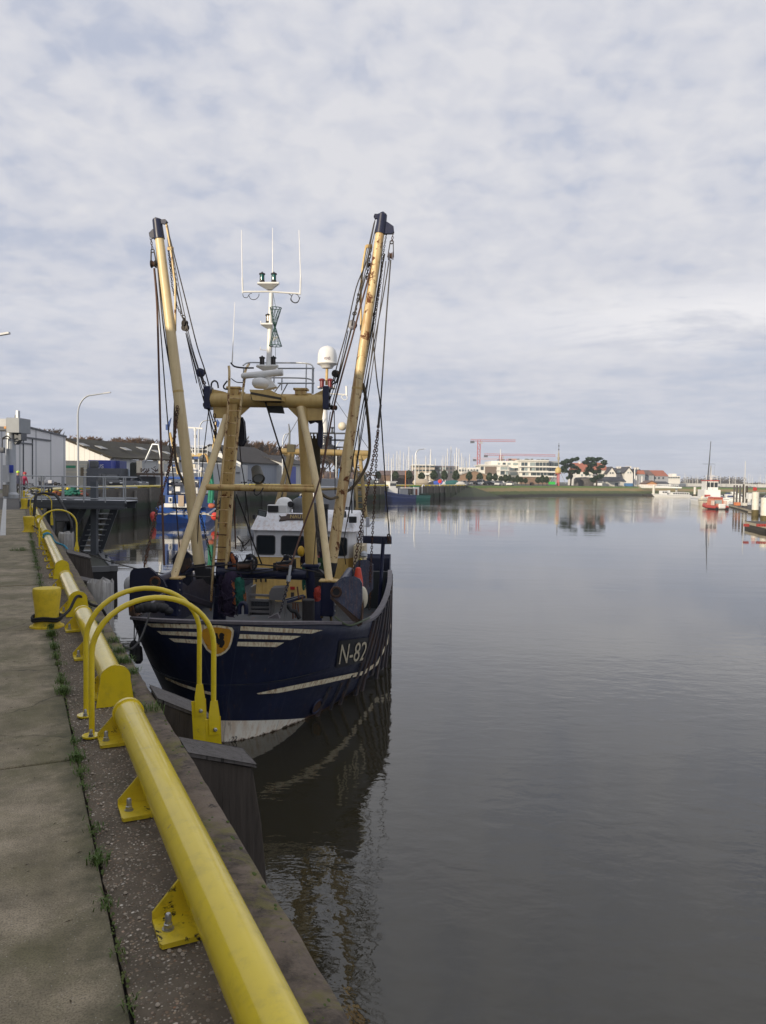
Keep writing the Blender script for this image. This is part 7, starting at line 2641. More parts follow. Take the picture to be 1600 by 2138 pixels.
M().prism([D(27, 904, YC - .1), D(40, 904, YC - .1), D(40, 918, YC - .1), D(32, 928, YC - .1), D(28, 920, YC - .1)], (0, .5, 0)).build('gusset', DGREY, o, smooth=0)
g = M()
g.cyl(D(5, 915, YC - .6), D(5, 940, YC - .6), .03, n=5)
g.tube([D(5, 915, YC - .6), D(15, 910, YC - .6), D(23, 916, YC - .6), D(5, 916, YC - .6)], .05, 5)
g.build('hook_line', BLACK, o)
M().box(D(5, 940, YC - .6), (.25, .2, .35)).build('pendant_control', DKB, o, smooth=0)
M().box(D(13, 989, YC - .4), (.35, .3, 1.1)).build('switch_box', flat('pale_box', (.5, .51, .52), .5), o, smooth=0)
M().box(D(20, 979, YC - .34), (.5, .04, .5)).build('blue_sign', flat('sign_blue', (.03, .06, .4), .5), o, smooth=0)
dk(5, 14, 1012, 1036, YC - .6, YC + .3, 'concrete_base', paint('concrete_block', (.30, .27, .22), .9), o)

# ------------------------------------------------------------------ people (skinned figures)
def person(loc, h, face, label, top_c, leg_c, head_c, head_name='helmet', bend=0.0, arms=0.0, ride=False):
 """standing figure about h tall; face = heading angle; bend leans the trunk forward; arms raises the forearms"""
 t = thing('person', label, 'person', loc, None, face)
 k = h / 1.75
 me = bpy.data.meshes.new('body')
 vs, es, rs = [], [], []

 def v(x, y, z, r, par=None):
  vs.append((x * k, y * k, z * k))
  rs.append(r * k)
  if par is not None:
   es.append((par, len(vs) - 1))
  return len(vs) - 1
 pel = v(0, 0, .95, .15)
 c, s_ = math.cos(bend), math.sin(bend)
 sp = lambda d: (0, -d * s_, .95 + d * c)
 w1 = v(*sp(.20), .135, pel)
 ch2 = v(*sp(.40), .155, w1)
 nk = v(*sp(.54), .06, ch2)
 hd = v(sp(.70)[0], sp(.70)[1] - .02, sp(.70)[2], .095, nk)
 v(sp(.78)[0], sp(.78)[1] - .02, sp(.78)[2], .085, hd)
 for sx_ in (-1, 1):
  sh_ = v(sx_ * .19, sp(.47)[1], sp(.47)[2], .065, ch2)
  el_ = v(sx_ * .25, sp(.20)[1] - .02 - .1 * arms, sp(.20)[2] + .04, .048, sh_)
  wr = v(sx_ * .24, sp(-.02)[1] - .06 - .22 * arms, sp(-.02)[2] + .02 + .2 * arms, .033, el_)
  pm = v(sx_ * .24, sp(-.10)[1] - .07 - .28 * arms, sp(-.10)[2] + .02 + .24 * arms, .035, wr)
  for q in range(4):
   v(sx_ * (.215 + .016 * q), sp(-.18)[1] - .08 - .30 * arms, sp(-.18)[2] + .03 + .02 * abs(q - 1.5) + .24 * arms, .009, pm)
  v(sx_ * .19, sp(-.12)[1] - .11 - .26 * arms, sp(-.12)[2] + .02 + .24 * arms, .010, wr)
  hp_ = v(sx_ * .10, .0, .90, .095, pel)
  kn = v(sx_ * .11, -.02 - (.25 if ride else 0), .50 + (.12 if ride else 0), .06, hp_)
  an_ = v(sx_ * .11, .03, .09, .042, kn)
  v(sx_ * .12, -.13, .045, .04, an_)
 me.from_pydata(vs, es, [])
 o = bpy.data.objects.new('body', me)
 COL.objects.link(o)
 o.parent = t
 sk = o.modifiers.new('skin', 'SKIN')
 for i, l in enumerate(me.skin_vertices[0].data):
  l.radius = (rs[i], rs[i] * (.8 if i in (1, 2) else 1))
  l.use_root = (i == 0)
 ss_ = o.modifiers.new('sub', 'SUBSURF')
 ss_.levels = ss_.render_levels = 1
 m, nt, b = mat_new('clothing')
 c_ = N(nt, 'TexCoord')
 sp_ = N(nt, 'SeparateXYZ')
 nt.links.new(c_.outputs['Object'], sp_.inputs[0])
 low_ = math_n(nt, 'LESS_THAN', sp_.outputs[2], .93 * k)
 hi_ = math_n(nt, 'GREATER_THAN', sp_.outputs[2], (.95 + .55 * c) * k)
 oc = mixc(nt, low_, top_c, leg_c)
 oc = mixc(nt, hi_, oc, (.42, .25, .18))
 nt.links.new(oc, b.inputs['Base Color'])
 b.inputs['Roughness'].default_value = .8
 me.materials.append(m)
 g = M()
 hc = V(vs[hd]) + V((0, .01, .06 * k))
 g.ball(hc, .118 * k, 14, 8, (1, 1.08, .95), -15, 90)
 g.build(head_name, flat(head_name + '_shell', head_c, .5), t)
 f = M()                                     # face: nose, brow, eyes
 fc = V(vs[hd]) + V((0, -.10 * k, 0))
 f.ball(fc + V((0, -.012, -.005)), .018 * k, 6, 5)
 f.ball(fc + V((-.035 * k, .012, .025 * k)), .012 * k, 6, 5)
 f.ball(fc + V((.035 * k, .012, .025 * k)), .012 * k, 6, 5)
 f.build('face', flat('skin', (.40, .23, .17), .6), t)
 return t

def gp(px, Y):
 return V((D(px, 1000, Y).x, Y, GZ))

person(gp(37.5, 54), 1.80, R(175), 'person seen from behind in a dark blue jacket and neon yellow-green helmet', (.02, .025, .06), (.02, .02, .025), (.55, .85, .05), arms=.5)
person(gp(47.5, 53), 1.75, R(160), 'person in a bright pink-red jacket and red helmet bending over a dark bicycle', (.55, .06, .12), (.02, .02, .025), (.5, .07, .08), bend=.25, arms=.6)
person(gp(308, 108), 1.75, R(20), 'person in a dark coat standing beside the hoist', (.03, .03, .035), (.03, .03, .035), (.5, .42, .38), 'hair')
person(gp(322, 107), 1.8, R(10), 'person in a pale cream coat standing under the hoist platform', (.62, .55, .45), (.3, .26, .22), (.35, .25, .2), 'hair')

def bicycle(loc, ang, label):
 t = thing('bicycle', label, 'bicycle', loc, None, ang)
 for y in (-.52, .52):
  wh2 = M().ring((0, y, .34), V((0, 1, 0)), V((0, 0, 1)), .32, .025, 18, 5).build('wheel', BLACK, t)
  M().lathe((-.03, y, .34), [(.03, 0), (.03, .06)], 8, axis=(1, 0, 0)).build('hub', STEEL, wh2)
 g = M()
 for a, c in (((0, .52, .34), (0, .1, .38)), ((0, .1, .38), (0, .2, .85)), ((0, .2, .85), (0, -.38, .88)), ((0, .1, .38), (0, -.36, .8)), ((0, -.52, .34), (0, -.36, .95)), ((0, .52, .34), (0, .2, .8))):
  g.cyl(a, c, .02, n=6)
 g.build('frame', flat('bike_frame', (.05, .05, .055), .4), t)
 M().box((0, .2, .92), (.14, .26, .06)).build('saddle', BLACK, t, smooth=0, bevel=.02)
 M().tube([(-.28, -.3, 1.0), (0, -.38, .98), (.28, -.3, 1.0)], .015, 6).build('handlebar', BLACK, t)
 return t

bicycle(gp(50, 52.4), R(60), 'dark bicycle held by the person in the pink-red jacket')
bicycle(gp(58, 55), R(80), 'dark bicycle standing next to the pink-red cyclist')
def scooter(px, Y, ang, label):
 t = thing('motor_scooter', label, 'motorcycle', gp(px, Y), 'dark motorcycles parked by the hall', ang)
 for y in (-.65, .65):
  M().ring((0, y, .3), V((0, 1, 0)), V((0, 0, 1)), .24, .07, 16, 6).build('wheel', BLACK, t)
 g = M()
 g.prism([(-.2, -.5, .4), (-.2, .6, .4), (-.2, .8, .85), (-.2, .1, .8), (-.2, -.3, .75), (-.2, -.5, 1.05)], (.4, 0, 0))
 g.build('fairing', flat('scooter_dark', (.03, .032, .045), .3), t, smooth=0, bevel=.05)
 M().box((0, -.5, 1.2), (.5, .05, .4), Matrix.Rotation(R(-25), 3, 'X')).build('windscreen', flat('smoked_screen', (.10, .11, .13), .2), t, smooth=0)
 M().box((0, .75, 1.0), (.4, .35, .3)).build('top_case', flat('case_grey', (.35, .36, .4), .5), t, smooth=0, bevel=.05)

scooter(88, 66, R(15), 'dark motor scooter with grey screen parked by the hall, the left one of two')
scooter(95.5, 66, R(-10), 'dark motor scooter parked by the hall, the right one of two')

def car(px, Y, ang, label, colr, L, W_, H, van=False):
 t = thing('parked_car', label, 'car', gp(px, Y), 'cars parked on the far quay', ang)
 pm = flat('car_paint', colr, .25, .2, .03)
 if van:
  low_ = [(-L / 2, .3), (L / 2, .3), (L / 2, .95), (L * .46, 1.05), (-L * .2, 1.08), (-L * .42, .95), (-L / 2, .75)]
  up_ = [(L * .45, 1.05), (L * .40, H), (-.02 * L, H), (-L * .25, 1.08)]
 else:
  low_ = [(-L / 2, .3), (L / 2, .3), (L / 2, .85), (L * .42, .95), (-L * .18, .95), (-L * .42, .85), (-L / 2, .65)]
  up_ = [(L * .42, .95), (L * .28, H), (-.02 * L, H), (-L * .2, .95)]
 g = M()
 g.prism([(-W_ / 2, y, z) for y, z in low_], (W_, 0, 0))
 bd = g.build('body', pm, t, smooth=0, bevel=.06)
 g = M()
 n = len(up_)
 g.v = [V((-W_ / 2 + .04, y, z)) if z < H else V((-W_ / 2 + .16, y, z)) for y, z in up_] + [V((W_ / 2 - .04, y, z)) if z < H else V((W_ / 2 - .16, y, z)) for y, z in up_]
 g.f = [(0, 1, 2, 3), (7, 6, 5, 4)] + [(i, n + i, n + (i + 1) % n, (i + 1) % n) for i in range(n)]
 g.build('windows', GLS, t, smooth=0)
 M().bx(-W_ / 2 + .15, W_ / 2 - .15, up_[2][0] - .02, up_[1][0] + .02, H - .01, H + .035).build('roof', pm, t, smooth=0, bevel=.02)
 for sx_ in (-1, 1):
  for y in (-L * .31, L * .30):
   w3 = M().lathe((sx_ * (W_ / 2 - .2), y, .32), [(.32, 0), (.33, .03), (.33, .17), (.30, .2)], 18, axis=(sx_, 0, 0)).build('wheel', BLACK, t)
   M().lathe((sx_ * (W_ / 2 - .005), y, .32), [(.2, 0), (.19, .02)], 12, axis=(sx_, 0, 0)).build('rim', STEEL, w3)
  M().box((sx_ * W_ * .34, -L / 2 + .03, .72), (.35, .12, .16)).build('headlight', flat('headlight_glass', (.7, .72, .72), .15), t, smooth=0, bevel=.03)
  for y in (up_[3][0] + .1, 0.25 * L * .4):
   M().bar((sx_ * (W_ / 2 - .05), y, .95), (sx_ * (W_ / 2 - .15), y + .15, H), .06, .06, up=(0, 1, 0)).build('pillar', pm, t, smooth=0)
  M().box((sx_ * (W_ / 2 + .08), -L * .17, 1.05), (.18, .1, .14)).build('mirror', pm, t, smooth=0, bevel=.03)
 return t

car(229, 95, R(38), 'black people carrier parked behind the gangway railing', (.012, .013, .016), 4.7, 1.85, 1.75, True)
car(277, 103, R(62), 'silver-grey hatchback parked right of the black people carrier', (.20, .21, .23), 4.2, 1.75, 1.5)
# heaps along the quay
rr = random.Random(12)

def heap(px, Y, w_, h_, mat, label, name, n=40, cat='heap'):
 c = gp(px, Y)
 g = M()
 for k in range(n):
  a, q_ = rr.uniform(0, 2 * PI), rr.random() ** .6
  x, y = w_ / 2 * q_ * math.cos(a), .5 * w_ * q_ * math.sin(a)
  z = h_ * (1 - q_ ** 2) * rr.uniform(.3, 1)
  g.ball(c + V((x, y, z)), rr.uniform(.10, .2) * min(1, h_ + .3), 7, 5, (1.3, 1, .7))
 tag(g.build(name, mat), label, cat, None, 'stuff' if n > 49 else None)

heap(155, 62, 1.7, .7, GRNET, 'green fishing net heaped on the quay behind the railing', 'net_heap')
heap(117, 60, .9, .4, flat('orange_brown_net', (.22, .07, .03), .9, var=.5), 'orange-brown net heaped beside the green net', 'net_heap', 20)
heap(56, 52, 1.1, .6, flat('white_sack', (.62, .61, .6), .8), 'white sacks piled behind the distant bollard', 'sack_pile', 16)
heap(63, 60, 1.1, 1.1, DKB, 'dark covered gear behind the cyclists', 'gear_pile', 14)
heap(115, 78, 4.4, .8, flat('dark_gear', (.03, .028, .028), .9, var=.6), 'long low row of dark fishing gear in front of the hall', 'gear_pile', 90)
heap(172, 61, .6, .8, flat('red_crates', (.20, .07, .05), .8), 'reddish gear next to the green net heap', 'gear_pile', 8)
heap(530, 150, 8, 1.2, flat('dark_gear_b', (.04, .04, .045), .9, var=.6), 'dark gear stored in front of the blue-grey shed', 'gear_pile', 50)

# the warehouse along the quay behind the photographer: it throws the shade that lies over the quay and the trawler
WHA = clad('quay_warehouse_sheet', (.40, .40, .40), (.36, .36, .36), .6, 6.0)
o = thing('fish_warehouse', 'long grey warehouse along the quay beside the viewer, shading the quay', 'warehouse', Q(0, -18))
M().prism([Q(-45, -8.5, 0), Q(44, -8.5, 0), Q(44, -8.5, 7.6), Q(-45, -8.5, 7.6)], -QN * 20).build('wall', WHA, o, smooth=0)
M().prism([Q(-46, -8.0, 7.62), Q(45, -8.0, 7.62), Q(45, -29, 7.9), Q(-46, -29, 7.9)], V((0, 0, .3))).build('roof', GREYR, o, smooth=0)
# ================================================================== trees
def leaf_cloud(g, c, rad, n, size, rr, shell=.55):
 c = V(c)
 for _ in range(n):
  d = V((rr.gauss(0, 1), rr.gauss(0, 1), rr.gauss(0, 1))).normalized()
  q_ = shell + (1 - shell) * rr.random()
  p = c + V((d.x * rad[0], d.y * rad[1], d.z * rad[2])) * q_
  u = V((rr.gauss(0, 1), rr.gauss(0, 1), rr.gauss(0, 1))).normalized()
  w_ = u.orthogonal().normalized()
  s_ = size * rr.uniform(.6, 1.4)
  g.add([p - u * s_, p - w_ * s_ * .6, p + u * s_, p + w_ * s_ * .6], [(0, 1, 2, 3)])

BARK = timber('tree_bark', (.07, .055, .04), (.035, .028, .02))
DKL = leafy('clipped_foliage', (.022, .042, .016), (.042, .062, .022))
PINE = leafy('pine_needles', (.012, .035, .016), (.030, .060, .026))
TWIG = flat('bare_twigs', (.24, .15, .085), .9, var=.35, scale=.4)
TWIGD = flat('bare_twigs_dark', (.13, .10, .075), .9, var=.35, scale=.4)

def pollard(px, Y, y_top, y_bot, w_, seed, label):
 rr = random.Random(seed)
 b0 = gp(px, Y)
 t = thing('clipped_tree', label, 'tree', b0, 'clipped round trees along the far quay road')
 zt4, zb4 = D(px, y_top, Y).z, D(px, y_bot, Y).z
 rw = w_ * Y / FPX / 2
 rz = (zt4 - zb4) / 2
 c = V((b0.x, b0.y, (zt4 + zb4) / 2))
 g = M()
 leaf_cloud(g, c + V((0, 0, -.15 * rz)), (rw, rw, rz * .85), 520, .28, rr, .62)
 leaf_cloud(g, c + V((0, 0, .30 * rz)), (rw * .72, rw * .72, rz * .70), 260, .26, rr, .6)
 g.ball(c + V((0, 0, -.1 * rz)), 1, 10, 7, (rw * .8, rw * .8, rz * .75))
 g.build('crown', DKL, t, smooth=0)
 g = M()
 g.tube([b0, V((b0.x + .1, b0.y, (b0.z + zb4) / 2)), V((b0.x, b0.y, zb4 + rz * .5))], [.16, .13, .08], 7)
 g.build('trunk', BARK, t)

TRE = [(758, 996, 1.9, 14), (790, 984, 1000, 12), (826, 983, 1001, 14), (854, 982, 1001, 16), (880.5, 986, 1000, 15), (906, 981, 1001, 17), (928, 981, 1002, 14), (952, 981, 1003, 15.5), (980, 984, 1003, 13.5), (1002, 987, 1003, 14.5), (1022.5, 986, 1005, 15), (1034.5, 988, 1004, 11.5), (1046, 994, 1005, 10.5), (1056, 990, 1006, 13), (1064, 991, 1006, 9), (1072, 996, 1007, 9), (1081, 992, 1007, 11), (1089, 996, 1007, 9), (1098, 998, 1008, 9), (1124, 996, 1008, 12), (1133, 992, 1008, 12), (1142, 994, 1008, 11)]
lab = ['clipped round tree partly behind the ladder of the second tan gantry', 'clipped tree beside the hanging chain of the port boom', 'clipped round tree above the dark blue cutter', 'clipped broad tree left of the far street lamp', 'clipped low tree just right of the far street lamp', 'clipped bell-shaped tree, the widest near the end of the far quay', 'clipped narrow bell-shaped tree behind the red lifebuoy post', 'clipped bell-shaped tree with the tallest masts above it', 'clipped tree in front of the brown-roofed boat hall',
  'clipped tree at the right-hand edge of the brown-roofed hall', 'clipped tree below the wooden facade panel of the white apartments', 'clipped slim tree below the white balconies', 'clipped short tree under the lower apartment terrace', 'clipped tree before the middle of the apartment block', 'clipped slim tree next to it before the apartment block', 'clipped very short tree before the apartment block', 'clipped rounded tree right of the very short one', 'clipped small tree left of the brick stump',
  'clipped small tree touching the brick stump', 'clipped tree right of the brick stump, first of three', 'clipped tree right of the brick stump, middle of three', 'clipped tree right of the brick stump, last of three']
for i, ((px, yt, yb, w_), l_) in enumerate(zip(TRE, lab)):
 if yb < 900:
  yb, yt = 1004, 990
 pollard(px, 250 if px < 1000 else 290, yt, yb, w_, 100 + i, l_)

def pine(px, Y, y_top, y_bot, label, blobs, seed):
 rr = random.Random(seed)
 b0 = gp(px, Y)
 t = thing('pine_tree', label, 'tree', b0, 'dark pines on the far bank')
 g = M()
 cs = []
 for x, y, rx, rz in blobs:
  c = D(x, y, Y + rr.uniform(-2, 2))
  s_ = Y / FPX
  cs.append(c)
  for q in range(5):
   e = c + V((rr.uniform(-1, 1) * rx * s_ * .6, rr.uniform(-1.5, 1.5), rr.uniform(-1, 1) * rz * s_ * .5))
   leaf_cloud(g, e, (rx * s_ * .6, rx * s_ * .6, rz * s_ * .55), 150, .36, rr, .2)
 g.build('crown', PINE, t, smooth=0)
 g = M()
 top = D(px, y_top + 8, Y)
 g.tube([b0, b0.lerp(top, .4) + V((.3, 0, 0)), top], [.32, .25, .1], 8)
 for c in cs:
  k = max(0.25, min(.9, (c.z - b0.z) / (top.z - b0.z) - .12))
  g.tube([b0.lerp(top, k), c], [.12, .05], 6)
 g.build('trunk', BARK, t)

pine(1192, 300, 956, 1010, 'dark pine left of the red roofed houses, beside the golden ball tower', [(1176, 968, 9, 7), (1190, 962, 11, 6), (1200, 960, 8, 6), (1183, 976, 12, 7), (1199, 974, 11, 7), (1208, 984, 7, 6), (1176, 982, 8, 6), (1194, 986, 9, 6), (1190, 996, 6, 5)], 3)
pine(1246, 300, 954, 1012, 'taller dark spreading pine in front of the red roofed houses', [(1236, 958, 12, 6), (1250, 960, 12, 6), (1226, 966, 9, 6), (1260, 966, 8, 6), (1240, 970, 14, 7), (1257, 976, 8, 5), (1230, 980, 10, 6), (1246, 984, 11, 6), (1252, 996, 12, 7), (1240, 1002, 8, 5), (1224, 988, 6, 4)], 4)

def twig_tree(b0, h, seed, dens=1.0, spread=.6):
 rr = random.Random(seed)
 g = M()

 def grow(p, d, L, r_, lv):
  e = p + d * L
  if lv <= 1:
   g.tube([p, p.lerp(e, .5) + V((rr.uniform(-.05, .05) * L, rr.uniform(-.05, .05) * L, 0)), e], [r_, r_ * .8, r_ * .6], 5)
  else:
   s_ = d.orthogonal().normalized() * max(r_, .05)
   g.add([p - s_, p + s_, e], [(0, 1, 2)])
   s2_ = d.cross(s_).normalized() * max(r_, .05)
   g.add([p - s2_, p + s2_, e], [(0, 1, 2)])
  if lv >= 5:
   return
  for q in range(int((4, 5, 5, 5, 4)[lv] * dens + rr.random())):
   a = rr.uniform(0, 2 * PI)
   o_ = d.orthogonal().normalized()
   o2 = d.cross(o_)
   nd = (d + (o_ * math.cos(a) + o2 * math.sin(a)) * rr.uniform(.35, .9) * spread + V((0, 0, .22))).normalized()
   k = rr.uniform(.4, 1.0) if lv else rr.uniform(.35, 1)
   grow(p.lerp(e, k), nd, L * rr.uniform(.5, .75), r_ * .55, lv + 1)
 grow(V(b0), V((rr.uniform(-.08, .08), 0, 1)).normalized(), h * .42, h * .014, 0)
 return g

BT = [(72, 892, 170), (90, 896, 170), (104, 900, 170), (183, 912, 215), (222, 917, 215), (238, 916, 215), (254, 919, 215), (270, 917, 215), (286, 916, 215), (303, 920, 215), (321, 922, 215), (340, 922, 215), (513, 925, 240), (522, 916, 240), (535, 924, 240), (548, 928, 240), (566, 930, 240), (580, 928, 240), (642, 945, 240), (655, 950, 235), (672, 942, 240), (690, 938, 240), (706, 940, 235), (722, 950, 240), (738, 958, 240)]
places = ['above the pale grey hall', 'above the mossy shed roof', 'between the tan gantry legs', 'between the two tan booms']
# two kinds of bare tree, copied
protos = []
for s_ in (21, 22, 23):
 t = thing('bare_tree', 'bare leafless brown tree', 'tree', (0, 0, 0), 'bare trees behind the sheds', 0.0)
 g = twig_tree((0, 0, 0), 10, s_, 1.0, .7)
 g.build('trunk', TWIG if s_ != 22 else TWIGD, t, smooth=0)
 protos.append(t)
use = [0, 0, 0]
rr = random.Random(31)
for i, (px, yt, Y) in enumerate(BT):
 k = i % 3
 loc = gp(px, Y)
 h = D(px, yt - (4 if px < 120 else 7), Y).z - GZ
 where = places[0] if px < 120 else places[1] if px < 360 else places[2] if px < 600 else places[3]
 l_ = 'bare leafless brown tree rising ' + where
 if use[k] == 0:
  t = protos[k]
  t.location = loc
  t['label'] = l_
 else:
  t = copy_thing(protos[k], loc, rr.uniform(0, 6), l_)
 t['group'] = 'bare trees ' + where
 use[k] = 1
 sc_ = h / max(v_.co.z for v_ in [c_ for c_ in bpy.data.objects if c_.parent == t][0].data.vertices)
 t.scale = (sc_ * 1.7, sc_ * 1.7, sc_)
# distant wood on the horizon
g = M()
rr = random.Random(9)
for k in range(260):
 px = rr.choice([rr.uniform(1425, 1600), rr.uniform(1430, 1560), rr.uniform(150, 760)])
 Y = 900 if px > 800 else 300
 hh = (rr.uniform(5, 11) if 1430 < px < 1545 and rr.random() < .7 else rr.uniform(2.5, 5)) if px > 800 else rr.uniform(4, 7)
 c = V((D(px, 1000, Y).x + 0, Y + rr.uniform(-10, 10), GZ + hh * .5))
 leaf_cloud(g, c, (hh * .9, hh * .6, hh * .55), 60, .8, rr, .2)
g.build('treeline', flat('winter_wood', (.095, .075, .055), .95, var=.4, scale=.05), None, smooth=0, kind='stuff')

# ================================================================== the town across the water
def block(name, label, cat, boxes, Y, group=None):
 t = thing(name, label, cat, gp((boxes[0][0] + boxes[0][1]) / 2, Y), group)
 return t

APW = flat('apartment_white', (.74, .72, .66), .6, var=.05, scale=.1)
BRN = flat('brown_timber_facade', (.16, .12, .095), .7, scale=.3)
BRK = flat('brick_brown', (.20, .13, .09), .8, scale=.4)
WND = glass('far_window', (.05, .07, .08))
WNDL = flat('far_window_pale', (.30, .36, .36), .2)
REDR = flat('red_tile_roof', (.36, .125, .075), .75, scale=.3)
DRKR = flat('dark_slate_roof', (.05, .05, .058), .6, scale=.3)

def fbox(x0, x1, y0, y1, Y, dep, name, mat, par):
 a, c = D(x0, y1, Y), D(x1, y0, Y)
 return M().bx(a.x, c.x, Y, Y + dep, a.z, c.z).build(name, mat, par, smooth=0)

Y = 420
ap = thing('apartment_building', 'modern white apartment building with glazed balconies and roof terrace below the red cranes', 'building', gp(1110, Y))
fbox(1085, 1146, 961, 1012, Y, 30, 'wall', APW, ap)
fbox(1146, 1166, 963, 1012, Y + 3, 30, 'wall', flat('apartment_grey', (.30, .32, .34), .5), ap)
fbox(1025, 1086, 963, 1012, Y + 6, 28, 'wall', APW, ap)
fbox(1002, 1062, 971, 1012, Y - 4, 20, 'wall', APW, ap)
fbox(1013, 1037, 974.5, 990, Y - 4.3, .3, 'timber_panel', BRN, ap)
fbox(1000, 1060, 970.5, 972, Y - 5, 22, 'roof_edge', APW, ap)
fbox(1084, 1147, 960.5, 962, Y - 1, 32, 'roof_edge', APW, ap)
for y in (973.5, 984, 993.5):
 fbox(1083 - (3 if y > 980 else 0), 1166, y, y + 1.6, Y - 1.2, 1.2, 'balcony_slab', APW, ap)
for y in (981, 991.5):
 fbox(1037, 1064, y, y + 1.4, Y - 5.2, 1.2, 'balcony_slab', APW, ap)
rr = random.Random(15)
for y0, y1 in ((965.5, 972.5), (976, 982.5), (987, 992.5)):
 for x0, x1 in ((1089, 1095), (1096, 1101.5), (1107, 1110), (1110.5, 1118), (1119, 1126), (1127, 1133), (1134, 1140), (1141, 1146)):
  if y0 > 985:
   x0 += 2
   x1 += 2
  w_ = fbox(x0, x1, y0, y1, Y - .25, .25, 'window', rr.choice([WND, WND, WNDL]), ap)
 for x0 in (1148, 1153, 1158, 1162):
  fbox(x0, x0 + 4, y0 + .5, y1 + .5, Y + 2.7, .25, 'window', WND, ap)
for x0, x1, y0, y1 in ((1004, 1010, 974, 981), (1045, 1054, 975, 981), (1055, 1060, 975, 981), (1045, 1054, 984, 991), (1056, 1061, 984, 991), (1040, 1044, 966, 970), (1050, 1056, 966, 970), (1060, 1066, 966, 970), (1072, 1082, 966, 971), (1066, 1074, 977, 982), (1075, 1083, 977, 982), (1066, 1080, 986, 992)):
 fbox(x0, x1, y0, y1, (Y - 4.3) if x1 < 1062 and y0 > 972 else Y + 5.7, .3, 'window', rr.choice([WND, WNDL]), ap)
fbox(1085, 1150, 995, 1012, Y - .6, .5, 'base_wall', BRK, ap)
for k in range(16):
 x = rr.uniform(1038, 1150)
 fbox(x, x + rr.uniform(2, 6), 960.7 - rr.uniform(1, 3.2), 961, Y + 8, 3, 'roof_plant', rr.choice([DRKR, BRK, flat('terrace_green', (.04, .06, .03), .8)]), ap)
fbox(1063, 1080, 957.5, 961, Y + 12, 4, 'roof_hut', flat('pink_brick', (.4, .24, .19), .8), ap)

Y = 330
o = thing('office_building', 'flat-roofed beige building with bands of windows behind the yacht masts', 'building', gp(885, Y))
fbox(861, 908, 971, 1003, Y, 20, 'wall', flat('beige_wall', (.46, .40, .33), .7), o)
fbox(908, 958, 973, 1003, Y + 3, 20, 'wall', flat('dark_facade', (.14, .13, .14), .6), o)
fbox(860, 909, 970.3, 971.5, Y - .5, 21, 'roof_edge', WHITE, o)
for y in (972.5, 980.5):
 for x in (863, 870, 876, 883, 890, 896, 902):
  fbox(x, x + 5, y, y + 3, Y - .3, .3, 'window', WND, o)
for y in (976, 984):
 for x in (910, 917, 925, 932, 940, 948):
  fbox(x, x + 4, y, y + 4, Y + 2.7, .3, 'window', rr.choice([WND, WNDL]), o)
fbox(875, 912, 988, 991, Y - 2, 3, 'balcony_band', WHITE, o)
o = thing('row_house', 'low white terrace with dark windows left of the crane mast', 'building', gp(980, 380))
fbox(957, 1001, 976.5, 1005, 380, 14, 'wall', APW, o)
for k in range(7):
 fbox(959 + 6 * k, 962.5 + 6 * k, 980, 984, 379.7, .3, 'window', WND, o)

def gable_hall(px0, px1, y_e, y_r, Y, dep, label, wallm, roofm, side=False, cat='shed', name='boat_hall'):
 """hall with gable towards the viewer (side=False) or its long side (True)"""
 a, c = D(px0, 1000, Y), D(px1, 1000, Y)
 ze, zr = D((px0 + px1) / 2, y_e, Y).z, D((px0 + px1) / 2, y_r, Y).z
 t = thing(name, label, cat, V(((a.x + c.x) / 2, Y, GZ)))
 xm = (a.x + c.x) / 2
 if not side:
  M().prism([(a.x, Y, GZ), (c.x, Y, GZ), (c.x, Y, ze), (xm, Y, zr), (a.x, Y, ze)], (0, dep, 0)).build('wall', wallm, t, smooth=0)
  for x in (a.x - .4, c.x + .4):
   M().prism([(x, Y - .4, ze - .1), (xm, Y - .4, zr + .1), (xm, Y + dep, zr + .1), (x, Y + dep, ze - .1)], (0, 0, .3)).build('roof', roofm, t, smooth=0)
 else:
  M().bx(a.x, c.x, Y, Y + dep, GZ, ze).build('wall', wallm, t, smooth=0)
  M().prism([(a.x, Y - .4, ze), (a.x, Y + dep / 2, zr), (a.x, Y + dep + .4, ze)], (c.x - a.x, 0, 0)).build('roof', roofm, t, smooth=0)
 return t

BRNR = flat('brown_metal_roof', (.15, .10, .085), .7, scale=.2)
gable_hall(815, 868, 992, 982, 270, 16, 'long dark brown boat hall with a reddish brown roof behind the round trees', flat('dark_brown_wall', (.05, .035, .032), .8), BRNR, True)
gable_hall(792, 816, 992, 982, 275, 14, 'brick-brown boat hall left of the dark brown hall', BRK, BRNR, True)
o = gable_hall(962, 1018, 992, 984, 300, 14, 'brown boat hall with gable and pale striped roof left of the white apartments', flat('tan_brown_wall', (.26, .17, .11), .8), flat('striped_grey_roof', (.34, .32, .28), .7), False)
o = gable_hall(640, 745, 998, 985, 240, 14, 'long low brown hall seen between the two tan booms', BRK, BRNR, True)
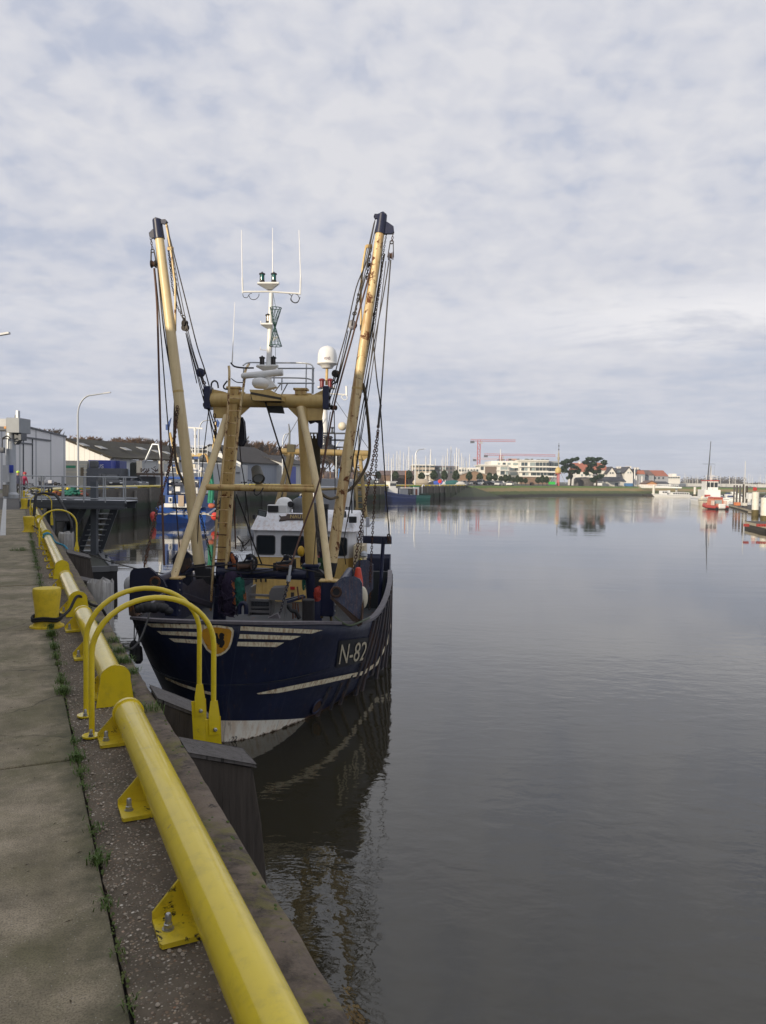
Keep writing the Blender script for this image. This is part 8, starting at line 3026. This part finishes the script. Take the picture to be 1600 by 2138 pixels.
# golden ball tower on red legs
Yb = 290
p = gp(1166, Yb)
o = thing('ball_tower', 'golden ball on a red column with grey struts at the far bank', 'tower', p)
c = D(1166, 982, Yb)
M().lathe(V((c.x, Yb, c.z)), [(.3, -1.1), (1.0, -.95), (1.18, -.2), (1.1, .4), (.75, .95), (.3, 1.2), (.15, 1.35), (0, 1.5)], 20).build('golden_ball', flat('gold_yellow', (.52, .38, .14), .5), o)
M().lathe(V((c.x, Yb, c.z)), [(1.2, -1.3), (1.2, -1.1)], 20).build('red_collar', flat('red_orange', (.5, .13, .05), .5), o)
g = M()
for dx in (-.25, .35):
 g.cyl(V((c.x + dx, Yb, GZ)), V((c.x + dx, Yb, c.z - 1.2)), .22, n=8)
g.build('red_column', flat('red_column', (.5, .06, .05), .5), o)
g = M()
for x0, y0, x1, y1 in ((1161, 988, 1146, 1010), (1162, 995, 1150, 1010), (1170, 986, 1182, 1010), (1172, 988, 1180, 986), (1152, 1000, 1166, 1000), (1156, 994, 1166, 994)):
 g.cyl(D(x0, y0, Yb - .3), D(x1, y1, Yb - .3), .09, n=5)
g.build('strut_frame', GALV, o)
o = thing('church_spire', 'slim golden spire with dark rings above the apartment roof', 'tower', gp(1166.5, 520))
c0 = D(1166.5, 968, 520)
M().lathe(c0, [(.4, -2.5), (.4, 0), (.42, .5), (.45, 2), (.8, 3), (.8, 4.2), (.45, 4.7), (.5, 6.5), (.25, 7.5), (.2, 9)], 14).build('spire_shaft', flat('spire_gold', (.33, .28, .19), .5), o)
for h in (10.5, 13):
 M().ball(c0 + V((0, 0, h - 1)), .5, 10, 7).build('spire_ring', DRKR, o)
M().cyl(c0 + V((0, 0, 8)), c0 + V((0, 0, 14)), .15, n=6).build('spire_tip', DRKR, o)
tag(dk(1147.5, 1160, 1006, 1011.5, 288, 290, 'green_container', flat('bright_green', (.03, .45, .06), .5), None), 'bright green container below the golden ball tower', 'container')
o = thing('brick_stump', 'squat tapered brick kiln among the clipped trees', 'kiln', gp(1111, 300))
M().lathe(gp(1111, 300), [(1.3, 0), (1.0, 2.6), (.75, 2.9)], 4).build('brick_body', BRK, o, smooth=0)
M().box(gp(1108.5, 298.9) + V((0, 0, .6)), (.6, .1, 1.0)).build('opening', BLACK, o, smooth=0)
o = tag(M().lathe(gp(1222, 310), [(4.5, 0), (4.4, 2.8), (3.6, 3.4), (0, 3.6)], 24).build('round_shelter', flat('grey_slats', (.10, .095, .09), .8), None), 'low round dark slatted building between the two pines', 'building')

# houses to the right
HW = flat('house_white', (.70, .68, .64), .7, var=.06, scale=.2)
HG = flat('house_grey', (.33, .34, .37), .7, var=.1, scale=.2)

def house(x0, x1, y_e, y_r, Y, dep, label, wm, rm, side, wins, chim=0):
 t = gable_hall(x0, x1, y_e, y_r, Y, dep, label, wm, rm, side, 'house', 'town_house')
 t['group'] = 'gabled houses across the water'
 rr2 = random.Random(int(x0))
 for (x, y, w_, h_) in wins:
  fbox(x, x + w_, y, y + h_, Y - .3, .28, 'window', rr2.choice([WND, WNDL]), t)
 for k in range(chim):
  x = x0 + (x1 - x0) * (.2 + .22 * k)
  fbox(x, x + 3.4, y_r - 2.5, y_r + 2, Y + dep * .45, 2, 'chimney', HW, t)
 return t

house(1202, 1238, 985, 966, 345, 14, 'red tiled house seen between the two pines', HW, REDR, True, [(1214, 990, 3, 4), (1222, 990, 3, 4), (1230, 990, 3, 4)], 1)
house(1236, 1270, 982, 965, 350, 14, 'red tiled house half hidden by the taller pine', HW, REDR, True, [(1262, 986, 3, 4)], 0)
house(1268, 1287, 990, 976, 345, 16, 'white gabled house beside the taller pine', HW, DRKR, False, [(1274, 986, 2.5, 3), (1279, 986, 2.5, 3)], 0)
house(1284, 1308, 989, 976.5, 352, 15, 'house with grey roof and white dormer next to the white gable', HG, DRKR, True, [(1289, 983, 7, 4), (1299, 992, 3, 4)], 2)
house(1304, 1322, 988, 976, 348, 15, 'white steep gabled house with tall chimneys', HW, DRKR, False, [(1311, 985, 2, 3), (1316, 985, 2, 3)], 3)
house(1320, 1346, 990, 978.5, 352, 14, 'grey house with a dark and red roof right of the steep white gable', HG, DRKR, True, [(1324, 993, 3, 4), (1332, 993, 3, 4), (1340, 993, 3, 4)], 2)
house(1334, 1347, 990, 982, 349, 4, 'small red dormer house in the middle of the gabled row', HG, REDR, True, [(1338, 992, 5, 3)], 0)
house(1344, 1366, 992, 981, 353, 14, 'house with brown roof left of the red end roof', HG, BRNR, True, [(1348, 994, 3, 4), (1357, 994, 3, 4)], 0)
house(1362, 1396, 994, 981.5, 354, 14, 'end house of the row with a bright red roof', HG, REDR, True, [(1367, 996, 3, 4), (1375, 996, 3, 4), (1384, 996, 3, 4)], 0)
house(1262, 1308, 1005, 995.5, 315, 12, 'low house with a large black roof on the bank', flat('pale_wall', (.5, .49, .45), .7), DRKR, True, [(1285, 1008, 6, 6)], 0)
house(1351, 1372, 1010, 1005, 318, 8, 'small orange-brown boathouse behind the white footbridge', flat('orange_boards', (.5, .24, .11), .7), BRNR, False, [], 0)
house(1366, 1398, 1009.5, 1005, 322, 8, 'low dark roofed boathouse behind the white footbridge', HG, DRKR, True, [], 0)
o = thing('hotel_block', 'flat white building with a roof hut beyond the gabled row', 'building', gp(1409, 420))
fbox(1394, 1421, 994, 1010, 420, 14, 'wall', HW, o)
fbox(1404, 1413, 989, 994, 424, 6, 'roof_hut', HW, o)
for k in range(5):
 fbox(1396 + 5 * k, 1399.5 + 5 * k, 996, 998.5, 419.7, .3, 'window', WND, o)
tag(dk(1308, 1322, 1009, 1015, 312, 315, 'blue_shed', flat('blue_shed', (.06, .17, .36), .6), None), 'small blue shed beside the black-roofed house', 'shed')
tag(dk(1243, 1258, 1008.5, 1013.5, 300, 302, 'white_kiosk', WHITE, None), 'small white open kiosk on the bank below the taller pine', 'kiosk')
# poles
for px, y0, y1, Y, lab in ((1326, 978, 1013, 330, 'tall white pole before the gabled houses'), (1341, 994, 1013, 325, 'shorter white pole before the gabled houses'), (1329, 993, 1013, 328, 'short pole next to the tall white pole')):
 tag(M().cyl(gp(px, Y), D(px, y0, Y), .28, .22, 8).build('flag_pole', WHITE, None), lab, 'pole')

# tower cranes
def tower_crane(px, y_top, y_bot, jx0, jx1, yj, Y, label):
 t = thing('tower_crane', label, 'crane', V((D(px, 1000, Y).x, Y, GZ)), 'red and white tower cranes over the town')
 RED = flat('crane_red', (.42, .10, .11), .6)
 WH2 = flat('crane_pale', (.60, .42, .42), .6)
 x = D(px, 1000, Y).x
 zt5 = D(px, y_top, Y).z
 w_ = 1.3
 g = M()
 for sx_ in (-1, 1):
  for sy in (-1, 1):
   g.bx(x + sx_ * w_ - .25, x + sx_ * w_ + .25, Y + sy * w_ - .25, Y + sy * w_ + .25, GZ, zt5)
 n = int((zt5 - GZ) / 2.6)
 for k in range(n):
  z = GZ + k * 2.6
  s_ = 1 if k % 2 else -1
  for sy in (-1, 1):
   g.bar((x - s_ * w_, Y + sy * w_, z), (x + s_ * w_, Y + sy * w_, z + 2.6), .3, .3)
 g.build('mast', RED, t, smooth=0)
 zj = D(px, yj, Y).z
 xa, xb = D(jx0, 1000, Y).x, D(jx1, 1000, Y).x
 g = M()
 for dz, dy in ((0, -.8), (0, .8), (1.7, 0)):
  g.bx(xa, xb, Y + dy - .2, Y + dy + .2, zj + dz - .2, zj + dz + .2)
 n = int((xb - xa) / 2.2)
 for k in range(n):
  s_ = xa + (xb - xa) * k / n
  g.bar((s_, Y - .8, zj), (s_ + (xb - xa) / n, Y, zj + 1.7), .2, .2)
 g.build('jib', RED if jx1 - jx0 > 60 else WH2, t, smooth=0)
 M().box((xa + 2, Y, zj - 1.0), (4, 2, 2.2)).build('counterweight', DGREY, t, smooth=0)
 M().box((x + 2.2, Y - .5, zj - 1.6), (2.2, 2.2, 2.4)).build('operator_cab', flat('cab_grey', (.4, .4, .42), .5), t, smooth=0)

tower_crane(999, 919, 965, 981, 1075, 921, 760, 'tall red tower crane rising left of the white apartments')
tower_crane(1045, 950, 965, 1010, 1159, 951, 820, 'lower red tower crane with a long jib over the apartment roof')
tower_crane(1060, 958, 966, 987, 1042, 960, 900, 'red and pale crane jib partly behind the tall crane mast')

# ================================================================== yachts
YH = WHITE

def yacht_proto(label, group):
 t = thing('moored_yacht', label, 'yacht', (0, 0, 0), group, 0.0)
 boat_hull(10, 3.2, 1.3, 1.0, 1.0, 2.0, .7).build('hull', YH, t)
 M().prism([(-.9, 3.2, 1.0), (.9, 3.2, 1.0), (.8, 4.0, 1.7), (-.8, 4.0, 1.7)], (0, 3.0, 0)).build('cabin', YH, t, smooth=0, bevel=.08)
 g = M()
 g.tube([(0, 4.0, 1.0), (0, 4.0, 15)], [.20, .13], 6)
 ms = g.build('mast', flat('mast_alloy', (.78, .76, .70), .4), t)
 g = M()
 g.cyl((-.9, 4.0, 9), (.9, 4.0, 9), .04, n=5)
 g.cyl((0, 0, 1.2), (0, 4.0, 14.5), .018, n=4)
 g.cyl((0, 10, 1.2), (0, 4.0, 15), .018, n=4)
 g.build('rigging', DGREY, ms)
 M().tube([(0, 4.1, 2.2), (0, 8, 2.1)], .12, 6).build('boom', flat('sail_cover_blue', (.05, .08, .2), .8), t)
 return t

def yacht(proto, first, px, yt, Y, zw, label, group, ang):
 loc = V((D(px, 1000, Y).x, Y, zw))
 t = proto if first else copy_thing(proto, loc, ang, label)
 t.location = loc
 t.rotation_euler = (0, 0, ang)
 s_ = (D(px, yt, Y).z - zw) / 15.0
 t.scale = (max(.6, s_ * .9), max(.6, s_ * .9), s_)
 t['label'] = label
 t['group'] = group

L1 = 'yacht beyond the far quay, its pale bare mast rising above the clipped trees'
G1 = 'yacht masts above the clipped trees'
L2 = 'far marina yacht, a thin pale mast above the low shore'
G2 = 'yacht masts of the far marina'
A_ = [(808, 946), (819, 947), (824, 948), (829, 955), (834, 941), (836, 933), (840, 950), (843, 942), (848, 950), (853, 944), (858, 951), (862, 959), (866, 949), (870, 958), (881, 951), (887, 959), (894, 955), (897, 957), (902, 949), (909, 960), (914, 938), (920, 966), (926, 953), (928, 951), (934, 947), (936, 934), (940, 936), (943, 958), (947, 946), (952, 938), (955, 933), (959, 965), (967, 948), (973, 954), (979, 962), (983, 955), (1029, 938)]
pr = yacht_proto(L1, G1)
rr = random.Random(44)
for i, (px, yt) in enumerate(A_):
 yacht(pr, i == 0, px, yt, 300 + rr.uniform(0, 55), GZ - .4, L1, G1, rr.uniform(0, 6.2))
B_ = [(1423, 987), (1429, 994), (1435, 989), (1440, 992), (1447, 996), (1449, 990), (1457, 996), (1463, 992), (1469, 997), (1484, 991), (1489, 998), (1500, 992), (1505, 996), (1512, 990), (1517, 995), (1524, 993), (1530, 996), (1535, 988), (1541, 995), (1549, 992), (1556, 990), (1565, 996), (1568, 990), (1572, 994), (1579, 996), (1585, 991), (1590, 995), (1594, 998), (1598, 989)]
pr = yacht_proto(L2, G2)
for i, (px, yt) in enumerate(B_):
 yacht(pr, i == 0, px, yt, 560 + rr.uniform(0, 80), .2 + 2.9, L2, G2, rr.uniform(0, 6.2))
# land strip that carries the far marina's shore: boats and low white things behind the bank
rr = random.Random(55)
g = M()
for k in range(150):
 px = rr.uniform(1330, 1640)
 Y = rr.uniform(420, 640)
 p = gp(px, Y)
 g.box(p + V((0, 0, .8)), (rr.uniform(2, 7), 2.5, rr.uniform(.8, 2.0)))
g.build('laid_up_dinghies', flat('dinghy_white', (.55, .55, .53), .6, var=.5, scale=.05), None, smooth=0, kind='stuff')
# parked cars and boats along the far quay road
CARS = [(878, 'beige covered boat on the far quay beside the low clipped tree', (.42, .36, .28), 5, 2.2), (908, 'dark hull laid up beside the widest clipped tree', (.03, .03, .035), 4, 1.4), (915, 'blue tarpaulined boat between two clipped trees', (.04, .10, .45), 3.5, 1.7), (925, 'white laid-up dinghy behind the red lifebuoy post', (.6, .6, .58), 3, 1.3), (944, 'dark teal container left of the bell-shaped tree under the tall masts', (.02, .12, .12), 4.5, 1.9), (955, 'white motorboat with cover beneath the tall masts', (.62, .6, .56), 4.5, 1.5)]
for px, lab, colr, L, H in CARS:
 c = gp(px, 236)
 g = M()
 g.lathe(c + V((0, 0, H * .35)), [(.0, -L / 2), (H * .35, -L * .4), (H * .5, 0), (H * .48, L * .35), (H * .3, L / 2), (0, L / 2 + .02)], 10, axis=(1, .15, 0))
 tag(g.build('covered_boat', flat('boat_cover', colr, .7), None), lab, 'boat')
for i, (px, lab, colr, van) in enumerate(((972, 'white car parked left of the tree before the brown hall', (.6, .6, .6), False), (986, 'dark car parked under the tree before the brown hall', (.03, .03, .04), False), (993, 'silver car parked beside the dark one before the brown hall', (.3, .3, .32), False), (1008, 'white van parked below the timber-panelled apartments', (.7, .7, .7), True), (1020, 'dark hatchback parked right of the white van', (.04, .04, .045), False), (1044, 'white car parked before the short clipped trees', (.6, .6, .6), False), (1066, 'white car parked below the middle of the apartments', (.62, .62, .6), False))):
 car(px, 262, R(60 + 17 * i), lab, colr, 4.4, 1.8, 2.0 if van else 1.5, van)
o = thing('lifebuoy_post', 'red lifebuoy on a white post at the edge of the far quay', 'lifebuoy', V((D(919, 1000, 192).x, 192, QZ)))
M().cyl(V((D(919, 1000, 192).x, 192, QZ)), D(919, 1003, 192), .07, n=6).build('post', WHITE, o)
M().lathe(D(918.7, 1005, 191.8), [(.28, -.06), (.5, 0), (.28, .06)], 16, axis=(0, -1, 0)).build('lifebuoy', flat('lifebuoy_red', (.6, .04, .03), .5), o)
mm = M()
c = G(975, 1036, 0)
mm.ball(c + V((0, 0, .25)), .3, 10, 6, (1.3, .9, .7))
mm.ball(c + V((.25, 0, .6)), .14, 8, 6)
tag(mm.build('seagull', WHITE, None), 'white gull swimming at the foot of the stone slope', 'bird')

# ================================================================== right shore
o = thing('footbridge', 'white footbridge reaching from the far bank to its round white piles', 'bridge', D(1380, 1018, 300))
M().prism([D(1333, 1012.5, 300), D(1425, 1017, 296), D(1423, 1019.5, 296), D(1340, 1019, 300)], (0, 2.5, 0)).build('bridge_deck', WHITE, o, smooth=0)
g = M()
g.bar(D(1336, 1012, 300), D(1418, 1012.5, 297), .2, .2)
for k in range(22):
 x = 1338 + 3.7 * k
 g.bar(D(x, 1012.3, 299.5), D(x + 1.8, 1017, 299.3), .12, .12)
g.build('bridge_railing', WHITE, o, smooth=0)
RP = paint('white_pile_tube', (.78, .75, .66), .5, rust=.1, dirtk=.3, scale=.5)

def round_post(px, y0, Y, r_, label, base=True):
 b0 = V((D(px, 1020, Y).x, Y, -.5))
 t = thing('mooring_pile', label, 'pile', b0, 'round white mooring piles')
 z = D(px, y0, Y).z
 M().lathe(V((b0.x, Y, 0)), [(r_, .9), (r_, z), (r_ * .9, z + .05)], 20).build('white_tube', RP, t)
 M().lathe(V((b0.x, Y, 0)), [(r_ * 1.02, -.5), (r_ * 1.03, .9), (r_ * 1.0, .95)], 20).build('weedy_foot', flat('weed_and_rust', (.09, .07, .02), .8, var=.6), t)

round_post(1365.5, 1013, 292, .48, 'white round pile carrying the left half of the footbridge')
round_post(1413, 1020, 300, .4, 'white round pile carrying the end of the footbridge')
round_post(1451.5, 1017, 288, .45, 'white round pile standing free right of the passenger boat')
round_post(1579, 1028, 122, .52, 'thick white round pile with weedy foot on the right jetty')
round_post(1600, 1040, 100, .55, 'white round pile with weedy foot cut by the picture edge')
p = G(1369, 1037.5, 0)
t = thing('passenger_boat', 'white passenger boat with a row of cabin windows below the footbridge', 'boat', V((p.x, p.y, 0)), None, R(-82))
t.scale = (.85, .9, .66)
boat_hull(14.5, 4, 1.9, 1.0, 1.3, 2.2, .8, .12).build('hull', WHITE, t)
g = M()
g.bx(-1.6, 1.6, 6.2, 13.6, 1.0, 2.6)
sa = g.build('saloon', WHITE, t, smooth=0, bevel=.08)
for k in range(7):
 M().bx(1.6, 1.64, 6.7 + k * .95, 7.4 + k * .95, 1.6, 2.3).build('window', POR, sa, smooth=0)
g = M()
g.bx(-1.3, 1.3, 2.0, 4.4, 1.2, 3.4)
wh_ = g.build('wheelhouse', WHITE, t, smooth=0, bevel=.15)
for k in range(2):
 M().bx(1.3, 1.34, 2.3 + k * 1.05, 3.1 + k * 1.05, 2.3, 3.0).build('window', POR, wh_, smooth=0)
M().bx(-.5, .5, 5.0, 6.0, 2.2, 3.6).build('funnel', WHITE, t, smooth=0, bevel=.1)
M().bx(-1.2, 1.2, 9, 12, 2.6, 3.0).build('roof_gear', flat('dark_roof_gear', (.12, .12, .13), .6), t, smooth=0)
tag(dk(1325 + 25, 1372, 1033, 1040, 286, 291, 'low_landing_stage', flat('dark_landing', (.035, .03, .025), .8), None), 'low dark landing stage at the bow of the passenger boat', 'pontoon')
tag(dk(1438, 1456, 1035.5, 1038, 285, 288, 'low_landing_stage', flat('dark_landing', (.035, .03, .025), .8), None), 'low dark landing stage behind the stern of the passenger boat', 'pontoon')
# sailing yacht with the dark mast
p = G(1468, 1056, 0)
t = thing('sailing_yacht', 'cream sailing yacht with a tall dark mast and spreaders on the right', 'yacht', p, None, R(-28))
boat_hull(8.5, 3.0, 1.7, 1.3, 1.4, 2.2, .85).build('hull', CREAM, t)
M().prism([(-.8, 2.6, 1.3), (.8, 2.6, 1.3), (.7, 3.2, 2.1), (-.7, 3.2, 2.1)], (0, 2.6, 0)).build('cabin', CREAM, t, smooth=0, bevel=.08)
zt6 = D(1478, 920, p.y).z
ms = M().tube([(.35, 3.4, 1.2), (.95, 3.3, zt6)], [.15, .07], 8).build('mast', flat('dark_mast', (.05, .055, .06), .4), t)
g = M()
zz1 = D(1478, 968, p.y).z
g.cyl((-.65, 3.4, zz1), (2.0, 3.4, zz1), .035, n=5)
g.cyl((.35, .2, 1.5), (.95, 3.3, zt6 - .5), .02, n=4)
g.cyl((.35, 8.2, 1.5), (.95, 3.3, zt6), .02, n=4)
g.cyl((1.5, 3.6, 1.5), (2.0, 3.4, zz1), .02, n=4)
g.build('rigging', DGREY, ms)
M().bx(-.6, .6, 5.8, 8, 1.4, 2.6).build('cockpit_tent', flat('grey_tent', (.2, .2, .2), .7), t, smooth=0, bevel=.1)
# pilot boat
p = G(1500, 1057, 0)
RDT = flat('lifeboat_red', (.42, .06, .045), .5)
t = thing('rescue_vessel', 'larger white and red rescue vessel with square wheelhouse moored behind the red inflatable', 'boat', p, None, R(-6))
boat_hull(15, 4.4, 2.3, 1.7, 1.9, 2.6, .85).build('hull', WHITE, t)
g = M()
g.bx(-1.75, 1.75, 4.0, 9.5, 1.9, 3.6)
g.build('deckhouse', WHITE, t, smooth=0, bevel=.1)
g = M()
g.bx(-1.35, 1.35, 4.6, 8.0, 3.6, 5.6)
wh_ = g.build('wheelhouse', WHITE, t, smooth=0, bevel=.06)
for x0 in (-1.2, -.35, .5):
 M().bx(x0, x0 + .7, 4.55, 4.6, 4.2, 5.3).build('window', POR, wh_, smooth=0)
M().bx(-1.45, 1.45, 4.4, 8.2, 5.6, 5.8).build('wheelhouse_roof', RDT, wh_, smooth=0)
g = M()
g.tube([(0, 6, 5.8), (0, 6, 9.2)], [.25, .16], 8)
g.cyl((-1, 6, 6.8), (1, 6, 6.8), .07, n=6)
g.build('mast', WHITE, t)
g = M()
for h in (6.2, 6.7):
 g.cyl((-1.2, 5, h), (1.2, 5, h), .04, n=5)
for x in (-1.2, 0, 1.2):
 g.cyl((x, 5, 5.8), (x, 5, 6.7), .04, n=5)
g.build('roof_railing', WHITE, t)
M().bx(-2.0, -1.0, 2.4, 3.4, 2.0, 2.5).build('red_fender_band', RDT, t, smooth=0)
# red inflatable
p = G(1507, 1064, 0)
t = thing('inflatable_rescue_boat', 'red inflatable rescue boat with orange cabin roof seen stern-on at the jetty', 'boat', p, None, R(8))
t.scale = (.86, .86, .86)
for sx_ in (-1, 1):
 M().tube([(sx_ * 1.25, -.2, .45), (sx_ * 1.3, 3.0, .5), (sx_ * 1.0, 5.5, .7), (sx_ * .2, 6.8, 1.0)], [.42, .45, .42, .35], 12).build('side_tube', RDT, t)
 M().tube([(sx_ * 1.27, -.24, .2), (sx_ * 1.3, 3.0, .22)], [.36, .38], 10).build('rubbing_tube', BLACK, t)
M().bx(-.9, .9, .0, 6.0, .1, .8).build('hull', WHITE, t, smooth=0, bevel=.1)
M().bx(-.8, .8, -.4, .1, .3, 1.3).build('engine_cover', WHITE, t, smooth=0, bevel=.15)
g = M()
g.prism([(-1.2, 1.4, .9), (1.2, 1.4, .9), (1.2, 1.4, 1.9), (1.0, 1.4, 2.5), (-1.0, 1.4, 2.5), (-1.2, 1.4, 1.9)], (0, 2.4, 0))
cbn = g.build('cabin', flat('orange_cabin', (.50, .19, .12), .5), t, smooth=0, bevel=.1)
M().bx(-.9, .9, 1.35, 1.4, 1.3, 2.1).build('window', WNDL, cbn, smooth=0)
M().bx(-1.1, 1.1, 1.2, 3.9, 2.5, 2.75).build('cabin_roof', RDT, cbn, smooth=0, bevel=.1)
for x in (-1.5, 1.5):
 M().bx(x - .2, x + .2, .6, 1.6, .9, 2.0).build('side_pod', flat('orange_pod', (.62, .50, .44), .4), t, smooth=0, bevel=.1)
# jetty, its piles and gear
JD = flat('jetty_boards', (.075, .065, .05), .85, var=.4, scale=2)
JE = flat('jetty_edge_pale', (.42, .37, .27), .8, var=.4, scale=1)

def jetty(label, far_l, near_l, wid, h):
 t = thing('floating_jetty', label, 'jetty', (far_l + near_l) / 2)
 d = (near_l - far_l).normalized()
 n = V((d.y, -d.x, 0))
 if n.x < 0:
  n = -n
 A, C = far_l.copy(), near_l.copy()
 A.z = C.z = 0
 M().prism([A + V((0, 0, -.3)), C + V((0, 0, -.3)), C + V((0, 0, h - .14)), A + V((0, 0, h - .14))], n * wid).build('float_body', flat('jetty_float', (.05, .045, .035), .8), t, smooth=0)
 M().prism([A - n * .06 + V((0, 0, h - .34)), C - n * .06 + V((0, 0, h - .34)), C - n * .06 + V((0, 0, h - .05)), A - n * .06 + V((0, 0, h - .05))], n * .05).build('edge_board', JE, t, smooth=0)
 M().prism([C - n * .02 + d * .02 + V((0, 0, h - .34)), C + n * wid + d * .02 + V((0, 0, h - .34)), C + n * wid + d * .02 + V((0, 0, h - .05)), C - n * .02 + d * .02 + V((0, 0, h - .05))], d * .05).build('edge_board', JE, t, smooth=0)
 M().prism([A + V((0, 0, h - .13)), C + V((0, 0, h - .13)), C + n * wid + V((0, 0, h - .13)), A + n * wid + V((0, 0, h - .13))], V((0, 0, .13))).build('deck_boards', JD, t, smooth=0)
 return t

jetty('long low jetty with pale edge boards on the right, behind the red inflatable', G(1522, 1058, 0), G(1600, 1080, 0), 4.5, .55)
jetty('near jetty corner with cream edge boards and red fenders at the picture edge', G(1556, 1101, 0) + V((.0, 0, 0)), G(1556, 1101, 0) + (G(1640, 1121, 0) - G(1556, 1101, 0)), 2.4, .75)
jetty('dark low float between the two jetties at the picture edge', G(1563, 1072, 0), G(1600, 1077, 0), 2.0, .45)
for px, y0, y1, Y, r_, lab in ((1533.5, 1013, 1048, 165, .17, 'thin grey timber pile leftmost on the right jetty'), (1539, 1013, 1050, 163, .22, 'grey timber pile second from left on the right jetty'), (1546, 1014, 1052, 158, .20, 'pale grey timber pile third from left on the right jetty'), (1553, 1011, 1058, 150, .18, 'tall brown timber pile in the middle of the right jetty'), (1560, 1014, 1058, 146, .19, 'brown timber pile next to the thick white pile')):
 b0 = V((D(px, 1020, Y).x, Y, 0))
 round_pile(0, 0, D(px, y0, Y).z, r_, lab, TIMD if px > 1550 else TIMG, (b0.x, Y, 0), -.5, 'timber piles of the right jetty')
tag(M().tube([V((D(1556, 1020, 170).x, 170, .4)), D(1557, 963, 170)], [.12, .06], 6).build('yacht_mast', flat('mast_alloy', (.62, .61, .58), .4), None), 'tall pale yacht mast rising behind the piles of the right jetty', 'mast')
o = thing('jetty_sign', 'red round-cornered sign on the jetty beside the thick white pile', 'sign', V((D(1577, 1060, 124).x, 124, .5)))
M().box(D(1577, 1021, 124), (.62, .06, .52)).build('sign_plate', flat('sign_red', (.45, .035, .03), .5), o, smooth=0, bevel=.05)
M().cyl(V((D(1580, 1060, 124).x, 124.2, .5)), D(1580, 1022, 124.2), .05, n=6).build('sign_post', GALV, o)
tag(dk(1553, 1561, 1050, 1056, 140, 141, 'service_box', flat('pale_service_box', (.6, .58, .52), .6), None), 'small pale service box on the jetty between the piles', 'box')
tag(dk(1537.5, 1547, 1049, 1055.5, 147, 148, 'orange_yellow_crate', flat('orange_yellow', (.6, .2, .08), .6), None), 'orange and yellow crate on the jetty left of the service box', 'crate')
o = thing('jetty_gangway', 'grey gangway with railings leading up behind the thick white pile', 'gangway', D(1590, 1040, 128))
M().bar(D(1588, 1050, 128), D(1625, 1020, 128), 1.2, .2).build('gangway_deck', DGREY, o, smooth=0)
g = M()
g.bar(D(1563, 1030, 130), D(1640, 1027, 130), .1, .1)
g.bar(D(1588, 1044, 127.6), D(1625, 1013, 127.6), .08, .08)
for k in range(6):
 x = 1590 + 6 * k
 g.bar(D(x, 1049 - 4.8 * k, 127.6), D(x, 1042 - 4.8 * k, 127.6), .06, .06, up=(1, 0, 0))
g.build('gangway_railing', GALV, o, smooth=0)
tag(dk(1564, 1571, 1029, 1042, 132, 133, 'jetty_hut', WHITE, None), 'white service pillar with dark openings left of the thick white pile', 'box')
def motor_boat(p, ang, label, L=6.5):
 t = thing('motor_boat', label, 'boat', p, 'small motor boats at the right jetties', ang)
 boat_hull(L, 2.4, 1.2, .9, .9, 2.0, .85).build('hull', WHITE, t)
 c_ = M().prism([(-.85, L * .3, .8), (.85, L * .3, .8), (.7, L * .4, 1.9), (-.7, L * .4, 1.9)], (0, L * .28, 0)).build('cabin', WHITE, t, smooth=0, bevel=.08)
 M().prism([(-.72, L * .315, 1.2), (.72, L * .315, 1.2), (.66, L * .37, 1.75), (-.66, L * .37, 1.75)], (0, -.03, 0)).build('window', POR, c_, smooth=0)
 M().bx(-.8, .8, L * .72, L * .95, .9, 1.5).build('cockpit_cover', flat('cover_blue', (.04, .06, .14), .8), t, smooth=0, bevel=.1)
 M().tube([(-.9, L * .1, 1.5), (0, -.1, 1.75), (.9, L * .1, 1.5)], .03, 5).build('bow_rail', STEEL, t)

for px, py, ang, lab in ((1520, 1049, .4, 'small white motor boat between the rescue vessel and the grey piles'), (1537, 1042, -.5, 'small white motor boat behind the leftmost grey piles'), (1566, 1046, .9, 'small white motor boat just left of the thick white pile'), (1592, 1056, -1.2, 'small white motor boat behind the two thick white piles'), (1550, 1037, 1.4, 'small white motor boat far behind the brown piles')):
 motor_boat(G(px, py, 0), ang, lab)
for px, w_, lab in ((1562, 6, 'red fender block at the corner of the near jetty'), (1590, 12, 'red ribbed fender block near the picture edge on the near jetty')):
 p = G(px, 1100, .76)
 g = M()
 for k in range(4):
  g.box(p + V((.05 + .12 * k * w_ / 6, .8, .12)), (.09 * w_ / 6, .3, .28))
 tag(g.build('fender_block', flat('red_fender_block', (.34, .05, .04), .6), None, smooth=0), lab, 'fender')

# thin winter haze over the harbour: one closed box round the camera and the whole scene
hz = bpy.data.materials.new('haze')
hz.use_nodes = True
nt = hz.node_tree
nt.nodes.clear()
o_ = N(nt, 'OutputMaterial')
pv = N(nt, 'VolumePrincipled')
pv.inputs['Color'].default_value = (.84, .90, 1.0, 1)
pv.inputs['Density'].default_value = 0.00026
pv.inputs['Anisotropy'].default_value = 0.0
nt.links.new(pv.outputs[0], o_.inputs['Volume'])
M().bx(-1560, 2500, -260, 2560, -6, 52).build('haze', hz, None, smooth=0, kind='stuff')
